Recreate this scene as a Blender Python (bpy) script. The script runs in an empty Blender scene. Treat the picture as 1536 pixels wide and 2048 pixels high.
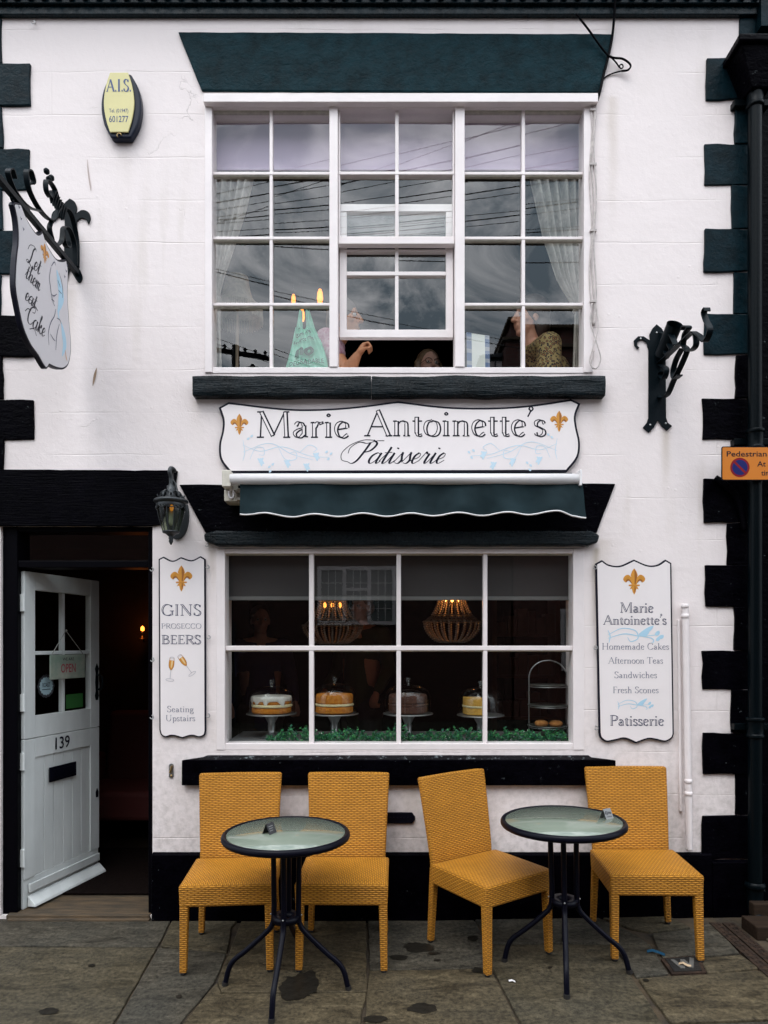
import bpy, bmesh, math, random
from mathutils import Vector, Matrix, noise
R = math.radians
rnd = random.Random(7)

# ------------------------------------------------------------------ camera, sky, sun, exposure
F = 1350.0          # focal length in pixels of the 1536 px wide photograph
H = 1.574           # eye height
CD = 3.857          # metres from lens to the wall face (y = 0)
scene = bpy.context.scene
COL = scene.collection
cam_d = bpy.data.cameras.new("camera")
cam = bpy.data.objects.new("camera", cam_d)
COL.objects.link(cam)
cam.location = (0, -CD, H)
cam.rotation_euler = (R(90), 0, 0)
cam_d.sensor_fit = 'HORIZONTAL'
cam_d.sensor_width = 36
cam_d.lens = 36 * F / 1536
cam_d.shift_y = 263 / 1536
cam_d.clip_start = 0.05
cam_d.clip_end = 500
scene.camera = cam

world = bpy.data.worlds.new("World")
scene.world = world
world.use_nodes = True
wt = world.node_tree
wt.nodes.clear()
SUN_EL, SUN_AZ = R(58), R(205)
wo = wt.nodes.new('ShaderNodeOutputWorld')
bg = wt.nodes.new('ShaderNodeBackground')
bg.inputs['Strength'].default_value = 0.10
sky = wt.nodes.new('ShaderNodeTexSky')
sky.sky_type = 'NISHITA'
sky.sun_disc = False
sky.sun_elevation = SUN_EL
sky.sun_rotation = SUN_AZ
sky.dust_density = 3
tc = wt.nodes.new('ShaderNodeTexCoord')
mp = wt.nodes.new('ShaderNodeMapping')
mp.inputs['Scale'].default_value = (1, 1, 1.7)
mp.inputs['Location'].default_value = (0.35, 0.1, 0.2)
nz = wt.nodes.new('ShaderNodeTexNoise')
nz.inputs['Scale'].default_value = 5.0
nz.inputs['Lacunarity'].default_value = 2.2
nz.inputs['Detail'].default_value = 9
nz.inputs['Roughness'].default_value = 0.58
nz.inputs['Distortion'].default_value = 1.1
rp = wt.nodes.new('ShaderNodeValToRGB')
rp.color_ramp.elements[0].position = 0.40
rp.color_ramp.elements[0].color = (4.6, 6.0, 7.2, 1)
rp.color_ramp.elements[1].position = 0.62
rp.color_ramp.elements[1].color = (21.5, 22, 23, 1)
mx = wt.nodes.new('ShaderNodeMix')
mx.data_type = 'RGBA'
mx.inputs['Factor'].default_value = 0.93
wt.links.new(tc.outputs['Generated'], mp.inputs['Vector'])
wt.links.new(mp.outputs['Vector'], nz.inputs['Vector'])
wt.links.new(nz.outputs['Fac'], rp.inputs['Fac'])
wt.links.new(sky.outputs['Color'], mx.inputs[6])
wt.links.new(rp.outputs['Color'], mx.inputs[7])
# an overcast sky is brightest overhead
sep = wt.nodes.new('ShaderNodeSeparateXYZ'); wt.links.new(tc.outputs['Generated'], sep.inputs[0])
grd = wt.nodes.new('ShaderNodeMapRange'); grd.inputs['From Min'].default_value = 0.0; grd.inputs['From Max'].default_value = 1.0
grd.inputs['To Min'].default_value = 0.50; grd.inputs['To Max'].default_value = 1.75
wt.links.new(sep.outputs['Z'], grd.inputs['Value'])
gm = wt.nodes.new('ShaderNodeMix'); gm.data_type = 'RGBA'; gm.blend_type = 'MULTIPLY'; gm.inputs['Factor'].default_value = 1.0
wt.links.new(mx.outputs[2], gm.inputs[6]); wt.links.new(grd.outputs['Result'], gm.inputs[7])
wt.links.new(gm.outputs[2], bg.inputs['Color'])
wt.links.new(bg.outputs['Background'], wo.inputs['Surface'])

sun_d = bpy.data.lights.new("sun", 'SUN')
sun_d.energy = 0.7
sun_d.angle = R(28)
sun_d.color = (1.0, 0.97, 0.93)
sun = bpy.data.objects.new("sun", sun_d)
COL.objects.link(sun)
sdir = Vector((math.sin(SUN_AZ) * math.cos(SUN_EL), math.cos(SUN_AZ) * math.cos(SUN_EL), math.sin(SUN_EL)))
sun.rotation_euler = sdir.to_track_quat('Z', 'Y').to_euler()
sun.location = (-3, -12, 20)

scene.view_settings.view_transform = 'Standard'
scene.view_settings.look = 'None'
scene.view_settings.exposure = 0.66
scene.view_settings.gamma = 1.0
cy = scene.cycles
cy.use_denoising = True
cy.max_bounces = 8
cy.diffuse_bounces = 3
cy.glossy_bounces = 4
cy.transmission_bounces = 6
cy.transparent_max_bounces = 16
cy.caustics_reflective = False
cy.caustics_refractive = False
cy.sample_clamp_indirect = 6.0

# ------------------------------------------------------------------ pixels to places
def at(px, py, Y=0.0):
    d = CD + Y
    return Vector(((px - 768) * d / F, Y, H + (1287 - py) * d / F))
def wx(px, Y=0.0): return (px - 768) * (CD + Y) / F
def wz(py, Y=0.0): return H + (1287 - py) * (CD + Y) / F
def gz(x): return 0.018 * max(0.0, x - 0.2)      # the pavement climbs a little to the right
def gd(px, py):                       # a point of the pavement
    d = F * H / (py - 1287)
    for _ in range(4): d = F * (H - gz((px - 768) * d / F)) / (py - 1287)
    x = (px - 768) * d / F
    return Vector((x, d - CD, gz(x)))

# ------------------------------------------------------------------ objects
def tag(o, label=None, cat=None, group=None, kind=None):
    if label: o['label'] = label
    if cat: o['category'] = cat
    if group: o['group'] = group
    if kind: o['kind'] = kind
    return o
def thing(name, label, cat, loc=(0, 0, 0), rz=0.0, group=None):
    o = bpy.data.objects.new(name, None)
    o.empty_display_size = 0.1
    COL.objects.link(o)
    o.location = loc
    o.rotation_euler = (0, 0, rz)
    return tag(o, label, cat, group)
def wloc(o):
    v = Vector((0, 0, 0))
    while o is not None:
        v += o.location
        o = o.parent
    return v
def copy_tree(o, parent=None):
    c = o.copy()
    COL.objects.link(c)
    if parent: c.parent = parent
    for ch in list(o.children): copy_tree(ch, c)
    return c

def crs(pts, n=8):
    """Catmull-Rom through the points (any dimension)."""
    P = [Vector(p) for p in pts]
    if len(P) < 3:
        return [P[0].lerp(P[1], i / n) for i in range(n + 1)]
    P = [P[0] * 2 - P[1]] + P + [P[-1] * 2 - P[-2]]
    out = []
    for i in range(1, len(P) - 2):
        a, b, c, d = P[i - 1], P[i], P[i + 1], P[i + 2]
        for k in range(n):
            t = k / n
            out.append(0.5 * ((2 * b) + (c - a) * t + (2 * a - 5 * b + 4 * c - d) * t * t + (3 * b - a - 3 * c + d) * t ** 3))
    out.append(P[-2])
    return out

class Frame:
    """A plane with its own axes: r to the reader's right, u up, n towards the reader."""
    def __init__(s, o, r=(1, 0, 0), u=(0, 0, 1), n=(0, -1, 0)):
        s.o, s.r, s.u, s.n = Vector(o), Vector(r), Vector(u), Vector(n)
    def p(s, x, y, off=0.0):
        return s.o + s.r * x + s.u * y + s.n * off

class MB:
    def __init__(s):
        s.v, s.f, s.m, s.s = [], [], [], []
    def add(s, vs, fs, mat=0, smooth=False):
        b = len(s.v)
        s.v += [Vector(v) for v in vs]
        for f in fs:
            s.f.append([b + i for i in f]); s.m.append(mat); s.s.append(smooth)
    def box(s, x0, x1, y0, y1, z0, z1, mat=0):
        s.add([(x0, y0, z0), (x1, y0, z0), (x1, y1, z0), (x0, y1, z0), (x0, y0, z1), (x1, y0, z1), (x1, y1, z1), (x0, y1, z1)],
              [(0, 3, 2, 1), (4, 5, 6, 7), (0, 1, 5, 4), (1, 2, 6, 5), (2, 3, 7, 6), (3, 0, 4, 7)], mat)
    def hexa(s, p, mat=0):
        s.add(p, [(0, 3, 2, 1), (4, 5, 6, 7), (0, 1, 5, 4), (1, 2, 6, 5), (2, 3, 7, 6), (3, 0, 4, 7)], mat)
    def prism(s, loop, vec, mat=0, side=None, smooth=False):
        n = len(loop); vec = Vector(vec)
        L = [Vector(p) for p in loop]
        s.add(L + [p + vec for p in L], [list(range(n)), list(range(2 * n - 1, n - 1, -1))], mat)
        b = len(s.v) - 2 * n
        for i in range(n):
            j = (i + 1) % n
            s.f.append([b + i, b + n + i, b + n + j, b + j]); s.m.append(mat if side is None else side); s.s.append(smooth)
    def tube(s, pts, r, n=8, mat=0, closed=False, caps=True):
        P = [Vector(p) for p in pts]
        if caps and not closed and len(P) < 5 and not isinstance(r, (list, tuple)):
            P = [P[0], P[0].lerp(P[1], .01)] + P[1:-1] + [P[-1].lerp(P[-2], .01), P[-1]]
        N = len(P)
        rr = r if isinstance(r, (list, tuple)) else [r] * N
        b0 = len(s.v); ref = None
        for i in range(N):
            if closed: t = P[(i + 1) % N] - P[i - 1]
            else: t = P[min(i + 1, N - 1)] - P[max(i - 1, 0)]
            if t.length < 1e-9: t = Vector((0, 0, 1))
            t.normalize()
            if ref is None:
                ref = Vector((0, 0, 1)) if abs(t.z) < 0.9 else Vector((1, 0, 0))
            a = (ref - t * ref.dot(t))
            if a.length < 1e-6: a = t.orthogonal()
            a.normalize(); ref = a; c = t.cross(a)
            for k in range(n):
                w = 2 * math.pi * k / n
                s.v.append(P[i] + (a * math.cos(w) + c * math.sin(w)) * rr[i])
        for i in range(N if closed else N - 1):
            j = (i + 1) % N
            for k in range(n):
                q = (k + 1) % n
                s.f.append([b0 + i * n + k, b0 + i * n + q, b0 + j * n + q, b0 + j * n + k]); s.m.append(mat); s.s.append(n > 5)
        if caps and not closed:
            s.f.append([b0 + k for k in range(n)][::-1]); s.m.append(mat); s.s.append(False)
            s.f.append([b0 + (N - 1) * n + k for k in range(n)]); s.m.append(mat); s.s.append(False)
    def lathe(s, c, prof, n=28, mat=0, smooth=True, caps=True, a0=0.0):
        c = Vector(c); b0 = len(s.v); N = len(prof)
        for (r, z) in prof:
            for k in range(n):
                w = 2 * math.pi * k / n + a0
                s.v.append(c + Vector((r * math.cos(w), r * math.sin(w), z)))
        for i in range(N - 1):
            for k in range(n):
                q = (k + 1) % n
                s.f.append([b0 + i * n + k, b0 + i * n + q, b0 + (i + 1) * n + q, b0 + (i + 1) * n + k]); s.m.append(mat); s.s.append(smooth)
        if caps:
            if prof[0][0] > 1e-5: s.f.append([b0 + k for k in range(n)][::-1]); s.m.append(mat); s.s.append(False)
            if prof[-1][0] > 1e-5: s.f.append([b0 + (N - 1) * n + k for k in range(n)]); s.m.append(mat); s.s.append(False)
    def ell(s, c, r, nu=12, nv=8, mat=0, rot=None):
        if not isinstance(r, (list, tuple)): r = (r, r, r)
        c = Vector(c); vs = []
        for i in range(nv + 1):
            t = math.pi * i / nv
            for k in range(nu):
                w = 2 * math.pi * k / nu
                q = Vector((r[0] * math.sin(t) * math.cos(w), r[1] * math.sin(t) * math.sin(w), r[2] * math.cos(t)))
                vs.append(c + (rot @ q if rot else q))
        fs = []
        for i in range(nv):
            for k in range(nu):
                q = (k + 1) % nu
                fs.append((i * nu + k, (i + 1) * nu + k, (i + 1) * nu + q, i * nu + q))
        s.add(vs, fs, mat, True)
    def caps(s, p0, r0, p1, r1, n=12, mat=0):
        """A tapered limb with round ends."""
        p0, p1 = Vector(p0), Vector(p1); ax = (p1 - p0)
        L = ax.length; ax = ax / L if L > 1e-6 else Vector((0, 0, 1))
        pts, rs = [], []
        for k in range(5):
            a = math.pi / 2 * k / 4
            pts.append(p0 - ax * r0 * math.cos(a)); rs.append(max(r0 * math.sin(a), 0.0008))
        for k in range(5):
            a = math.pi / 2 * k / 4
            pts.append(p1 + ax * r1 * math.sin(a)); rs.append(max(r1 * math.cos(a), 0.0008))
        s.tube(pts, rs, n, mat)
    def strip(s, pts, wd, w, t, mat=0):
        """A flat bar: w wide along wd, t thick in the plane of the curve."""
        P = [Vector(p) for p in pts]; wd = Vector(wd).normalized(); N = len(P); b0 = len(s.v)
        for i in range(N):
            tg = P[min(i + 1, N - 1)] - P[max(i - 1, 0)]
            nn = tg.cross(wd)
            nn = nn.normalized() if nn.length > 1e-9 else wd.orthogonal()
            for (a, b) in ((-1, -1), (1, -1), (1, 1), (-1, 1)):
                s.v.append(P[i] + wd * (a * w / 2) + nn * (b * t / 2))
        for i in range(N - 1):
            for k in range(4):
                q = (k + 1) % 4
                s.f.append([b0 + i * 4 + k, b0 + i * 4 + q, b0 + i * 4 + 4 + q, b0 + i * 4 + 4 + k]); s.m.append(mat); s.s.append(False)
        s.f.append([b0, b0 + 3, b0 + 2, b0 + 1]); s.m.append(mat); s.s.append(False)
        e = b0 + 4 * (N - 1)
        s.f.append([e, e + 1, e + 2, e + 3]); s.m.append(mat); s.s.append(False)
    def rib(s, fr, pts, ws, off=0.0, mat=0):
        """A painted stroke lying on a plane."""
        P = [Vector((p[0], p[1])) for p in pts]; N = len(P)
        if not isinstance(ws, (list, tuple)): ws = [ws] * N
        vs = []
        for i in range(N):
            tg = P[min(i + 1, N - 1)] - P[max(i - 1, 0)]
            if tg.length < 1e-9: tg = Vector((1, 0))
            tg.normalize(); nn = Vector((-tg.y, tg.x))
            a = P[i] + nn * ws[i] / 2; b = P[i] - nn * ws[i] / 2
            vs += [fr.p(a.x, a.y, off), fr.p(b.x, b.y, off)]
        s.add(vs, [(2 * i, 2 * i + 1, 2 * i + 3, 2 * i + 2) for i in range(N - 1)], mat)
    def poly(s, fr, pts, off=0.0, mat=0):
        s.add([fr.p(p[0], p[1], off) for p in pts], [list(range(len(pts)))], mat)
    def slab(s, fr, pts, o0, o1, mat=0, side=None):
        s.prism([fr.p(p[0], p[1], o1) for p in pts], fr.n * (o0 - o1), mat, side)
    def grid(s, fn, nu, nv, mat=0, smooth=True):
        vs = [fn(i / nu, j / nv) for j in range(nv + 1) for i in range(nu + 1)]
        w = nu + 1
        s.add(vs, [(j * w + i, j * w + i + 1, (j + 1) * w + i + 1, (j + 1) * w + i) for j in range(nv) for i in range(nu)], mat, smooth)
    def build(s, name, mats, parent=None, bevel=0.0, uv=False, seg=2, fix=True, local=False):
        me = bpy.data.meshes.new(name)
        o0 = wloc(parent) if (parent is not None and not local) else Vector((0, 0, 0))
        me.from_pydata([v - o0 for v in s.v], [], s.f)
        if not isinstance(mats, (list, tuple)): mats = [mats]
        for m in mats: me.materials.append(m)
        me.polygons.foreach_set('material_index', s.m)
        me.polygons.foreach_set('use_smooth', s.s)
        if fix:
            bm = bmesh.new(); bm.from_mesh(me)
            bmesh.ops.recalc_face_normals(bm, faces=bm.faces)
            bm.to_mesh(me); bm.free()
        if uv:
            ul = me.uv_layers.new(name='uv')
            for p in me.polygons:
                n = p.normal; a = max(range(3), key=lambda k: abs(n[k]))
                for li in p.loop_indices:
                    c = me.vertices[me.loops[li].vertex_index].co
                    ul.data[li].uv = (c.y, c.z) if a == 0 else ((c.x, c.z) if a == 1 else (c.y, c.x))
        me.update()
        o = bpy.data.objects.new(name, me)
        COL.objects.link(o)
        if parent is not None: o.parent = parent
        if bevel:
            b = o.modifiers.new('bevel', 'BEVEL'); b.width = bevel; b.segments = seg; b.limit_method = 'ANGLE'; b.angle_limit = R(40)
            b.harden_normals = False
        return o

# ------------------------------------------------------------------ materials
def mk(name, col, rough=0.6, metal=0.0, spec=0.5, var=0.0, vscale=6.0, bump=0.0, bscale=60.0, bdist=0.01, col2=None, coat=0.0, emit=None, es=0.0, stretch=(1, 1, 1), rvar=0.0):
    m = bpy.data.materials.new(name); m.use_nodes = True
    nt = m.node_tree; b = nt.nodes['Principled BSDF']
    b.inputs['Base Color'].default_value = (*col, 1)
    b.inputs['Roughness'].default_value = rough
    b.inputs['Metallic'].default_value = metal
    b.inputs['Specular IOR Level'].default_value = spec
    b.inputs['Coat Weight'].default_value = coat
    if emit:
        b.inputs['Emission Color'].default_value = (*emit, 1); b.inputs['Emission Strength'].default_value = es
    if var or bump or col2 or rvar:
        t = nt.nodes.new('ShaderNodeTexCoord'); mpn = nt.nodes.new('ShaderNodeMapping')
        mpn.inputs['Scale'].default_value = stretch
        nt.links.new(t.outputs['Object'], mpn.inputs['Vector'])
    if var or col2 or rvar:
        n = nt.nodes.new('ShaderNodeTexNoise'); n.inputs['Scale'].default_value = vscale; n.inputs['Detail'].default_value = 6; n.inputs['Roughness'].default_value = 0.6
        nt.links.new(mpn.outputs['Vector'], n.inputs['Vector'])
        r = nt.nodes.new('ShaderNodeValToRGB')
        c2 = col2 if col2 else tuple(min(1, c * (1 + var)) for c in col)
        c1 = col if col2 else tuple(c * (1 - var) for c in col)
        r.color_ramp.elements[0].position = 0.35; r.color_ramp.elements[0].color = (*c1, 1)
        r.color_ramp.elements[1].position = 0.68; r.color_ramp.elements[1].color = (*c2, 1)
        nt.links.new(n.outputs['Fac'], r.inputs['Fac'])
        if var or col2: nt.links.new(r.outputs['Color'], b.inputs['Base Color'])
        if rvar:
            mr = nt.nodes.new('ShaderNodeMapRange'); mr.inputs['From Min'].default_value = 0.3; mr.inputs['From Max'].default_value = 0.7
            mr.inputs['To Min'].default_value = max(0.03, rough - rvar); mr.inputs['To Max'].default_value = min(1, rough + rvar)
            nt.links.new(n.outputs['Fac'], mr.inputs['Value']); nt.links.new(mr.outputs['Result'], b.inputs['Roughness'])
    if bump:
        n2 = nt.nodes.new('ShaderNodeTexNoise'); n2.inputs['Scale'].default_value = bscale; n2.inputs['Detail'].default_value = 5
        bp = nt.nodes.new('ShaderNodeBump'); bp.inputs['Strength'].default_value = bump; bp.inputs['Distance'].default_value = bdist
        nt.links.new(mpn.outputs['Vector'], n2.inputs['Vector']); nt.links.new(n2.outputs['Fac'], bp.inputs['Height'])
        nt.links.new(bp.outputs['Normal'], b.inputs['Normal'])
    return m

def N(nt, typ, **kw):
    n = nt.nodes.new(typ)
    for k, v in kw.items():
        if k in n.inputs.keys(): n.inputs[k].default_value = v
        else: setattr(n, k, v)
    return n
def math_(nt, op, a, b=None, c=None):
    n = nt.nodes.new('ShaderNodeMath'); n.operation = op
    for i, x in enumerate((a, b, c)):
        if x is None: continue
        if isinstance(x, (int, float)): n.inputs[i].default_value = x
        else: nt.links.new(x, n.inputs[i])
    return n.outputs[0]

def mat_wall():
    m = bpy.data.materials.new('white_masonry_paint'); m.use_nodes = True
    nt = m.node_tree; b = nt.nodes['Principled BSDF']; L = nt.links.new
    b.inputs['Roughness'].default_value = 0.62
    b.inputs['Specular IOR Level'].default_value = 0.35
    t = N(nt, 'ShaderNodeTexCoord'); sp = N(nt, 'ShaderNodeSeparateXYZ'); cb = N(nt, 'ShaderNodeCombineXYZ')
    L(t.outputs['Object'], sp.inputs[0])
    wob = N(nt, 'ShaderNodeTexNoise', Scale=1.6, Detail=3.0)
    L(t.outputs['Object'], wob.inputs['Vector'])
    wz_ = math_(nt, 'MULTIPLY_ADD', wob.outputs['Fac'], 0.045, sp.outputs['Z'])
    L(sp.outputs['X'], cb.inputs[0]); L(wz_, cb.inputs[1])
    br = N(nt, 'ShaderNodeTexBrick', **{'Scale': 1.0, 'Mortar Size': 0.0045, 'Mortar Smooth': 0.9, 'Brick Width': 1.9, 'Row Height': 0.243, 'Bias': 0.0})
    br.offset = 0.43
    L(cb.outputs[0], br.inputs['Vector'])
    # broken joints: visible only in places
    jn = N(nt, 'ShaderNodeTexNoise', Scale=2.2, Detail=4.0); L(t.outputs['Object'], jn.inputs['Vector'])
    jr = N(nt, 'ShaderNodeMapRange', **{'From Min': 0.42, 'From Max': 0.6}); L(jn.outputs['Fac'], jr.inputs['Value'])
    joint = math_(nt, 'MULTIPLY', br.outputs['Fac'], jr.outputs['Result'])
    n1 = N(nt, 'ShaderNodeTexNoise', Scale=26.0, Detail=7.0, Roughness=0.62); L(t.outputs['Object'], n1.inputs['Vector'])
    n2 = N(nt, 'ShaderNodeTexNoise', Scale=5.0, Detail=4.0); L(t.outputs['Object'], n2.inputs['Vector'])
    n3 = N(nt, 'ShaderNodeTexNoise', Scale=120.0, Detail=3.0); L(t.outputs['Object'], n3.inputs['Vector'])
    # blisters and pits in the old paint
    vo = N(nt, 'ShaderNodeTexVoronoi', Scale=17.0); L(t.outputs['Object'], vo.inputs['Vector'])
    pit = N(nt, 'ShaderNodeMapRange', **{'From Min': 0.05, 'From Max': 0.16, 'To Min': 1.0, 'To Max': 0.0}); L(vo.outputs['Distance'], pit.inputs['Value'])
    pm = N(nt, 'ShaderNodeMapRange', **{'From Min': 0.52, 'From Max': 0.64}); L(n2.outputs['Fac'], pm.inputs['Value'])
    pits = math_(nt, 'MULTIPLY', pit.outputs['Result'], pm.outputs['Result'])
    # hairline cracks
    vd = N(nt, 'ShaderNodeTexVoronoi', feature='DISTANCE_TO_EDGE', Scale=2.3)
    wv = N(nt, 'ShaderNodeVectorMath', operation='ADD'); nc = N(nt, 'ShaderNodeTexNoise', Scale=7.0, Detail=6.0)
    L(t.outputs['Object'], nc.inputs['Vector']); L(t.outputs['Object'], wv.inputs[0])
    ws = N(nt, 'ShaderNodeVectorMath', operation='SCALE'); ws.inputs['Scale'].default_value = 0.22; L(nc.outputs['Color'], ws.inputs[0]); L(ws.outputs[0], wv.inputs[1]); L(wv.outputs[0], vd.inputs['Vector'])
    cr = N(nt, 'ShaderNodeMapRange', **{'From Min': 0.0, 'From Max': 0.006, 'To Min': 1.0, 'To Max': 0.0}); L(vd.outputs['Distance'], cr.inputs['Value'])
    cm = N(nt, 'ShaderNodeMapRange', **{'From Min': 0.60, 'From Max': 0.66}); L(jn.outputs['Fac'], cm.inputs['Value'])
    crack = math_(nt, 'MULTIPLY', cr.outputs['Result'], cm.outputs['Result'])
    h = math_(nt, 'MULTIPLY', n1.outputs['Fac'], 0.55)
    h = math_(nt, 'MULTIPLY_ADD', n2.outputs['Fac'], 1.3, h)
    h = math_(nt, 'MULTIPLY_ADD', n3.outputs['Fac'], 0.12, h)
    h = math_(nt, 'MULTIPLY_ADD', joint, -0.38, h)
    h = math_(nt, 'MULTIPLY_ADD', pits, 0.28, h)
    h = math_(nt, 'MULTIPLY_ADD', crack, -0.5, h)
    bp = N(nt, 'ShaderNodeBump', Strength=0.62, Distance=0.006); L(h, bp.inputs['Height']); L(bp.outputs['Normal'], b.inputs['Normal'])
    # colour: pinkish white, faint weather streaks and rusty runs
    st = N(nt, 'ShaderNodeMapping'); st.inputs['Scale'].default_value = (9, 9, 0.8); L(t.outputs['Object'], st.inputs['Vector'])
    sn = N(nt, 'ShaderNodeTexNoise', Scale=1.0, Detail=6.0); L(st.outputs[0], sn.inputs['Vector'])
    sr = N(nt, 'ShaderNodeMapRange', **{'From Min': 0.52, 'From Max': 0.78}); L(sn.outputs['Fac'], sr.inputs['Value'])
    big = N(nt, 'ShaderNodeTexNoise', Scale=1.1, Detail=4.0); L(t.outputs['Object'], big.inputs['Vector'])
    bgm = N(nt, 'ShaderNodeMapRange', **{'From Min': 0.5, 'From Max': 0.72}); L(big.outputs['Fac'], bgm.inputs['Value'])
    dirt = math_(nt, 'MULTIPLY', sr.outputs['Result'], bgm.outputs['Result'])
    mix1 = N(nt, 'ShaderNodeMix', data_type='RGBA'); mix1.inputs[6].default_value = (0.82, 0.742, 0.728, 1); mix1.inputs[7].default_value = (0.60, 0.53, 0.46, 1)
    L(math_(nt, 'MULTIPLY', dirt, 0.85), mix1.inputs['Factor'])
    # splash grime near the ground
    low = N(nt, 'ShaderNodeMapRange', **{'From Min': 0.35, 'From Max': 1.5, 'To Min': 1.0, 'To Max': 0.0}); L(sp.outputs['Z'], low.inputs['Value'])
    gn = N(nt, 'ShaderNodeMapRange', **{'From Min': 0.42, 'From Max': 0.7}); L(n1.outputs['Fac'], gn.inputs['Value'])
    mix2 = N(nt, 'ShaderNodeMix', data_type='RGBA'); L(mix1.outputs[2], mix2.inputs[6]); mix2.inputs[7].default_value = (0.48, 0.43, 0.40, 1)
    L(math_(nt, 'MULTIPLY', math_(nt, 'MULTIPLY', low.outputs['Result'], gn.outputs['Result']), 0.75), mix2.inputs['Factor'])
    mix3 = N(nt, 'ShaderNodeMix', data_type='RGBA'); L(mix2.outputs[2], mix3.inputs[6]); mix3.inputs[7].default_value = (0.33, 0.29, 0.28, 1)
    L(math_(nt, 'MULTIPLY', math_(nt, 'MAXIMUM', crack, math_(nt, 'MULTIPLY', joint, 0.12)), 0.5), mix3.inputs['Factor'])
    # old rusty and sooty runs below sills, lintel ends and ironwork: x, top, length, half width, strength
    tot = None
    for (x0, z0, ln_, hw, am) in ((wx(1192), wz(1092), .75, .030, .75), (wx(1212), wz(1075), .45, .05, .35), (wx(424), wz(1094), .35, .022, .45), (wx(395), wz(792), .30, .03, .35), (wx(1196), wz(792), .35, .03, .4), (wx(1332), wz(858), .40, .03, .5), (wx(1180), wz(1572), .35, .04, .6), (wx(820), wz(1572), .3, .05, .45), (wx(470), wz(1572), .3, .05, .4), (wx(250), wz(295), .5, .035, .25), (wx(1363), wz(1240), 1.0, .018, .25), (wx(140), wz(575), .5, .04, .3), (wx(1225), wz(190), .9, .03, .35)):
        dx = math_(nt, 'DIVIDE', math_(nt, 'SUBTRACT', math_(nt, 'MULTIPLY_ADD', n2.outputs['Fac'], .05, sp.outputs['X']), x0 + .025), hw)
        gx_ = math_(nt, 'POWER', 2.718, math_(nt, 'MULTIPLY', math_(nt, 'MULTIPLY', dx, dx), -1.0))
        up_ = N(nt, 'ShaderNodeMapRange', **{'From Min': z0 - .02, 'From Max': z0, 'To Min': 1.0, 'To Max': 0.0}); L(sp.outputs['Z'], up_.inputs['Value'])
        dn_ = N(nt, 'ShaderNodeMapRange', **{'From Min': z0 - ln_, 'From Max': z0 - .02}); L(sp.outputs['Z'], dn_.inputs['Value'])
        v = math_(nt, 'MULTIPLY', math_(nt, 'MULTIPLY', gx_, math_(nt, 'MULTIPLY', up_.outputs['Result'], dn_.outputs['Result'])), am)
        tot = v if tot is None else math_(nt, 'MAXIMUM', tot, v)
    sm = N(nt, 'ShaderNodeMapRange', **{'From Min': 0.35, 'From Max': 0.62, 'To Min': .25}); L(sn.outputs['Fac'], sm.inputs['Value'])
    mix4 = N(nt, 'ShaderNodeMix', data_type='RGBA'); L(mix3.outputs[2], mix4.inputs[6]); mix4.inputs[7].default_value = (0.42, 0.34, 0.24, 1)
    L(math_(nt, 'MULTIPLY', tot, sm.outputs['Result']), mix4.inputs['Factor'])
    L(mix4.outputs[2], b.inputs['Base Color'])
    return m

def mat_black(name, scale=(3, 3, 26), strength=0.5, base=(0.0006, 0.0004, 0.0015), chips=0.0, rough=0.30, spec=0.022):
    """Thick black gloss paint over rough stone or timber, chipped here and there."""
    m = bpy.data.materials.new(name); m.use_nodes = True
    nt = m.node_tree; b = nt.nodes['Principled BSDF']; L = nt.links.new
    b.inputs['Specular IOR Level'].default_value = spec
    t = N(nt, 'ShaderNodeTexCoord'); mpn = N(nt, 'ShaderNodeMapping'); mpn.inputs['Scale'].default_value = scale
    L(t.outputs['Object'], mpn.inputs['Vector'])
    n1 = N(nt, 'ShaderNodeTexNoise', Scale=3.0, Detail=8.0, Roughness=0.65, Distortion=0.4); L(mpn.outputs[0], n1.inputs['Vector'])
    n2 = N(nt, 'ShaderNodeTexNoise', Scale=70.0, Detail=4.0); L(t.outputs['Object'], n2.inputs['Vector'])
    h = math_(nt, 'MULTIPLY_ADD', n2.outputs['Fac'], 0.35, n1.outputs['Fac'])
    bp = N(nt, 'ShaderNodeBump', Strength=strength, Distance=0.008); L(h, bp.inputs['Height']); L(bp.outputs['Normal'], b.inputs['Normal'])
    rr = N(nt, 'ShaderNodeMapRange', **{'From Min': 0.3, 'From Max': 0.7, 'To Min': rough - 0.08, 'To Max': rough + 0.16}); L(n2.outputs['Fac'], rr.inputs['Value']); L(rr.outputs['Result'], b.inputs['Roughness'])
    if chips:
        n3 = N(nt, 'ShaderNodeTexNoise', Scale=34.0, Detail=7.0, Roughness=0.7); L(t.outputs['Object'], n3.inputs['Vector'])
        cr = N(nt, 'ShaderNodeMapRange', **{'From Min': 0.66 - chips, 'From Max': 0.72 - chips}); L(n3.outputs['Fac'], cr.inputs['Value'])
        mi = N(nt, 'ShaderNodeMix', data_type='RGBA'); mi.inputs[6].default_value = (*base, 1); mi.inputs[7].default_value = (0.10, 0.115, 0.12, 1)
        L(cr.outputs['Result'], mi.inputs['Factor']); L(mi.outputs[2], b.inputs['Base Color'])
    # the paint is brushed on unevenly
    n4 = N(nt, 'ShaderNodeTexNoise', Scale=9.0, Detail=8.0, Roughness=0.7); L(t.outputs['Object'], n4.inputs['Vector'])
    cv = N(nt, 'ShaderNodeValToRGB'); e = cv.color_ramp.elements
    e[0].position = 0.36; e[0].color = (*[c * .62 for c in base], 1); e[1].position = 0.66; e[1].color = (*[c * 1.45 + .0008 for c in base], 1)
    L(n4.outputs['Fac'], cv.inputs['Fac'])
    if chips: L(cv.outputs['Color'], mi.inputs[6])
    else: L(cv.outputs['Color'], b.inputs['Base Color'])
    return m

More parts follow.
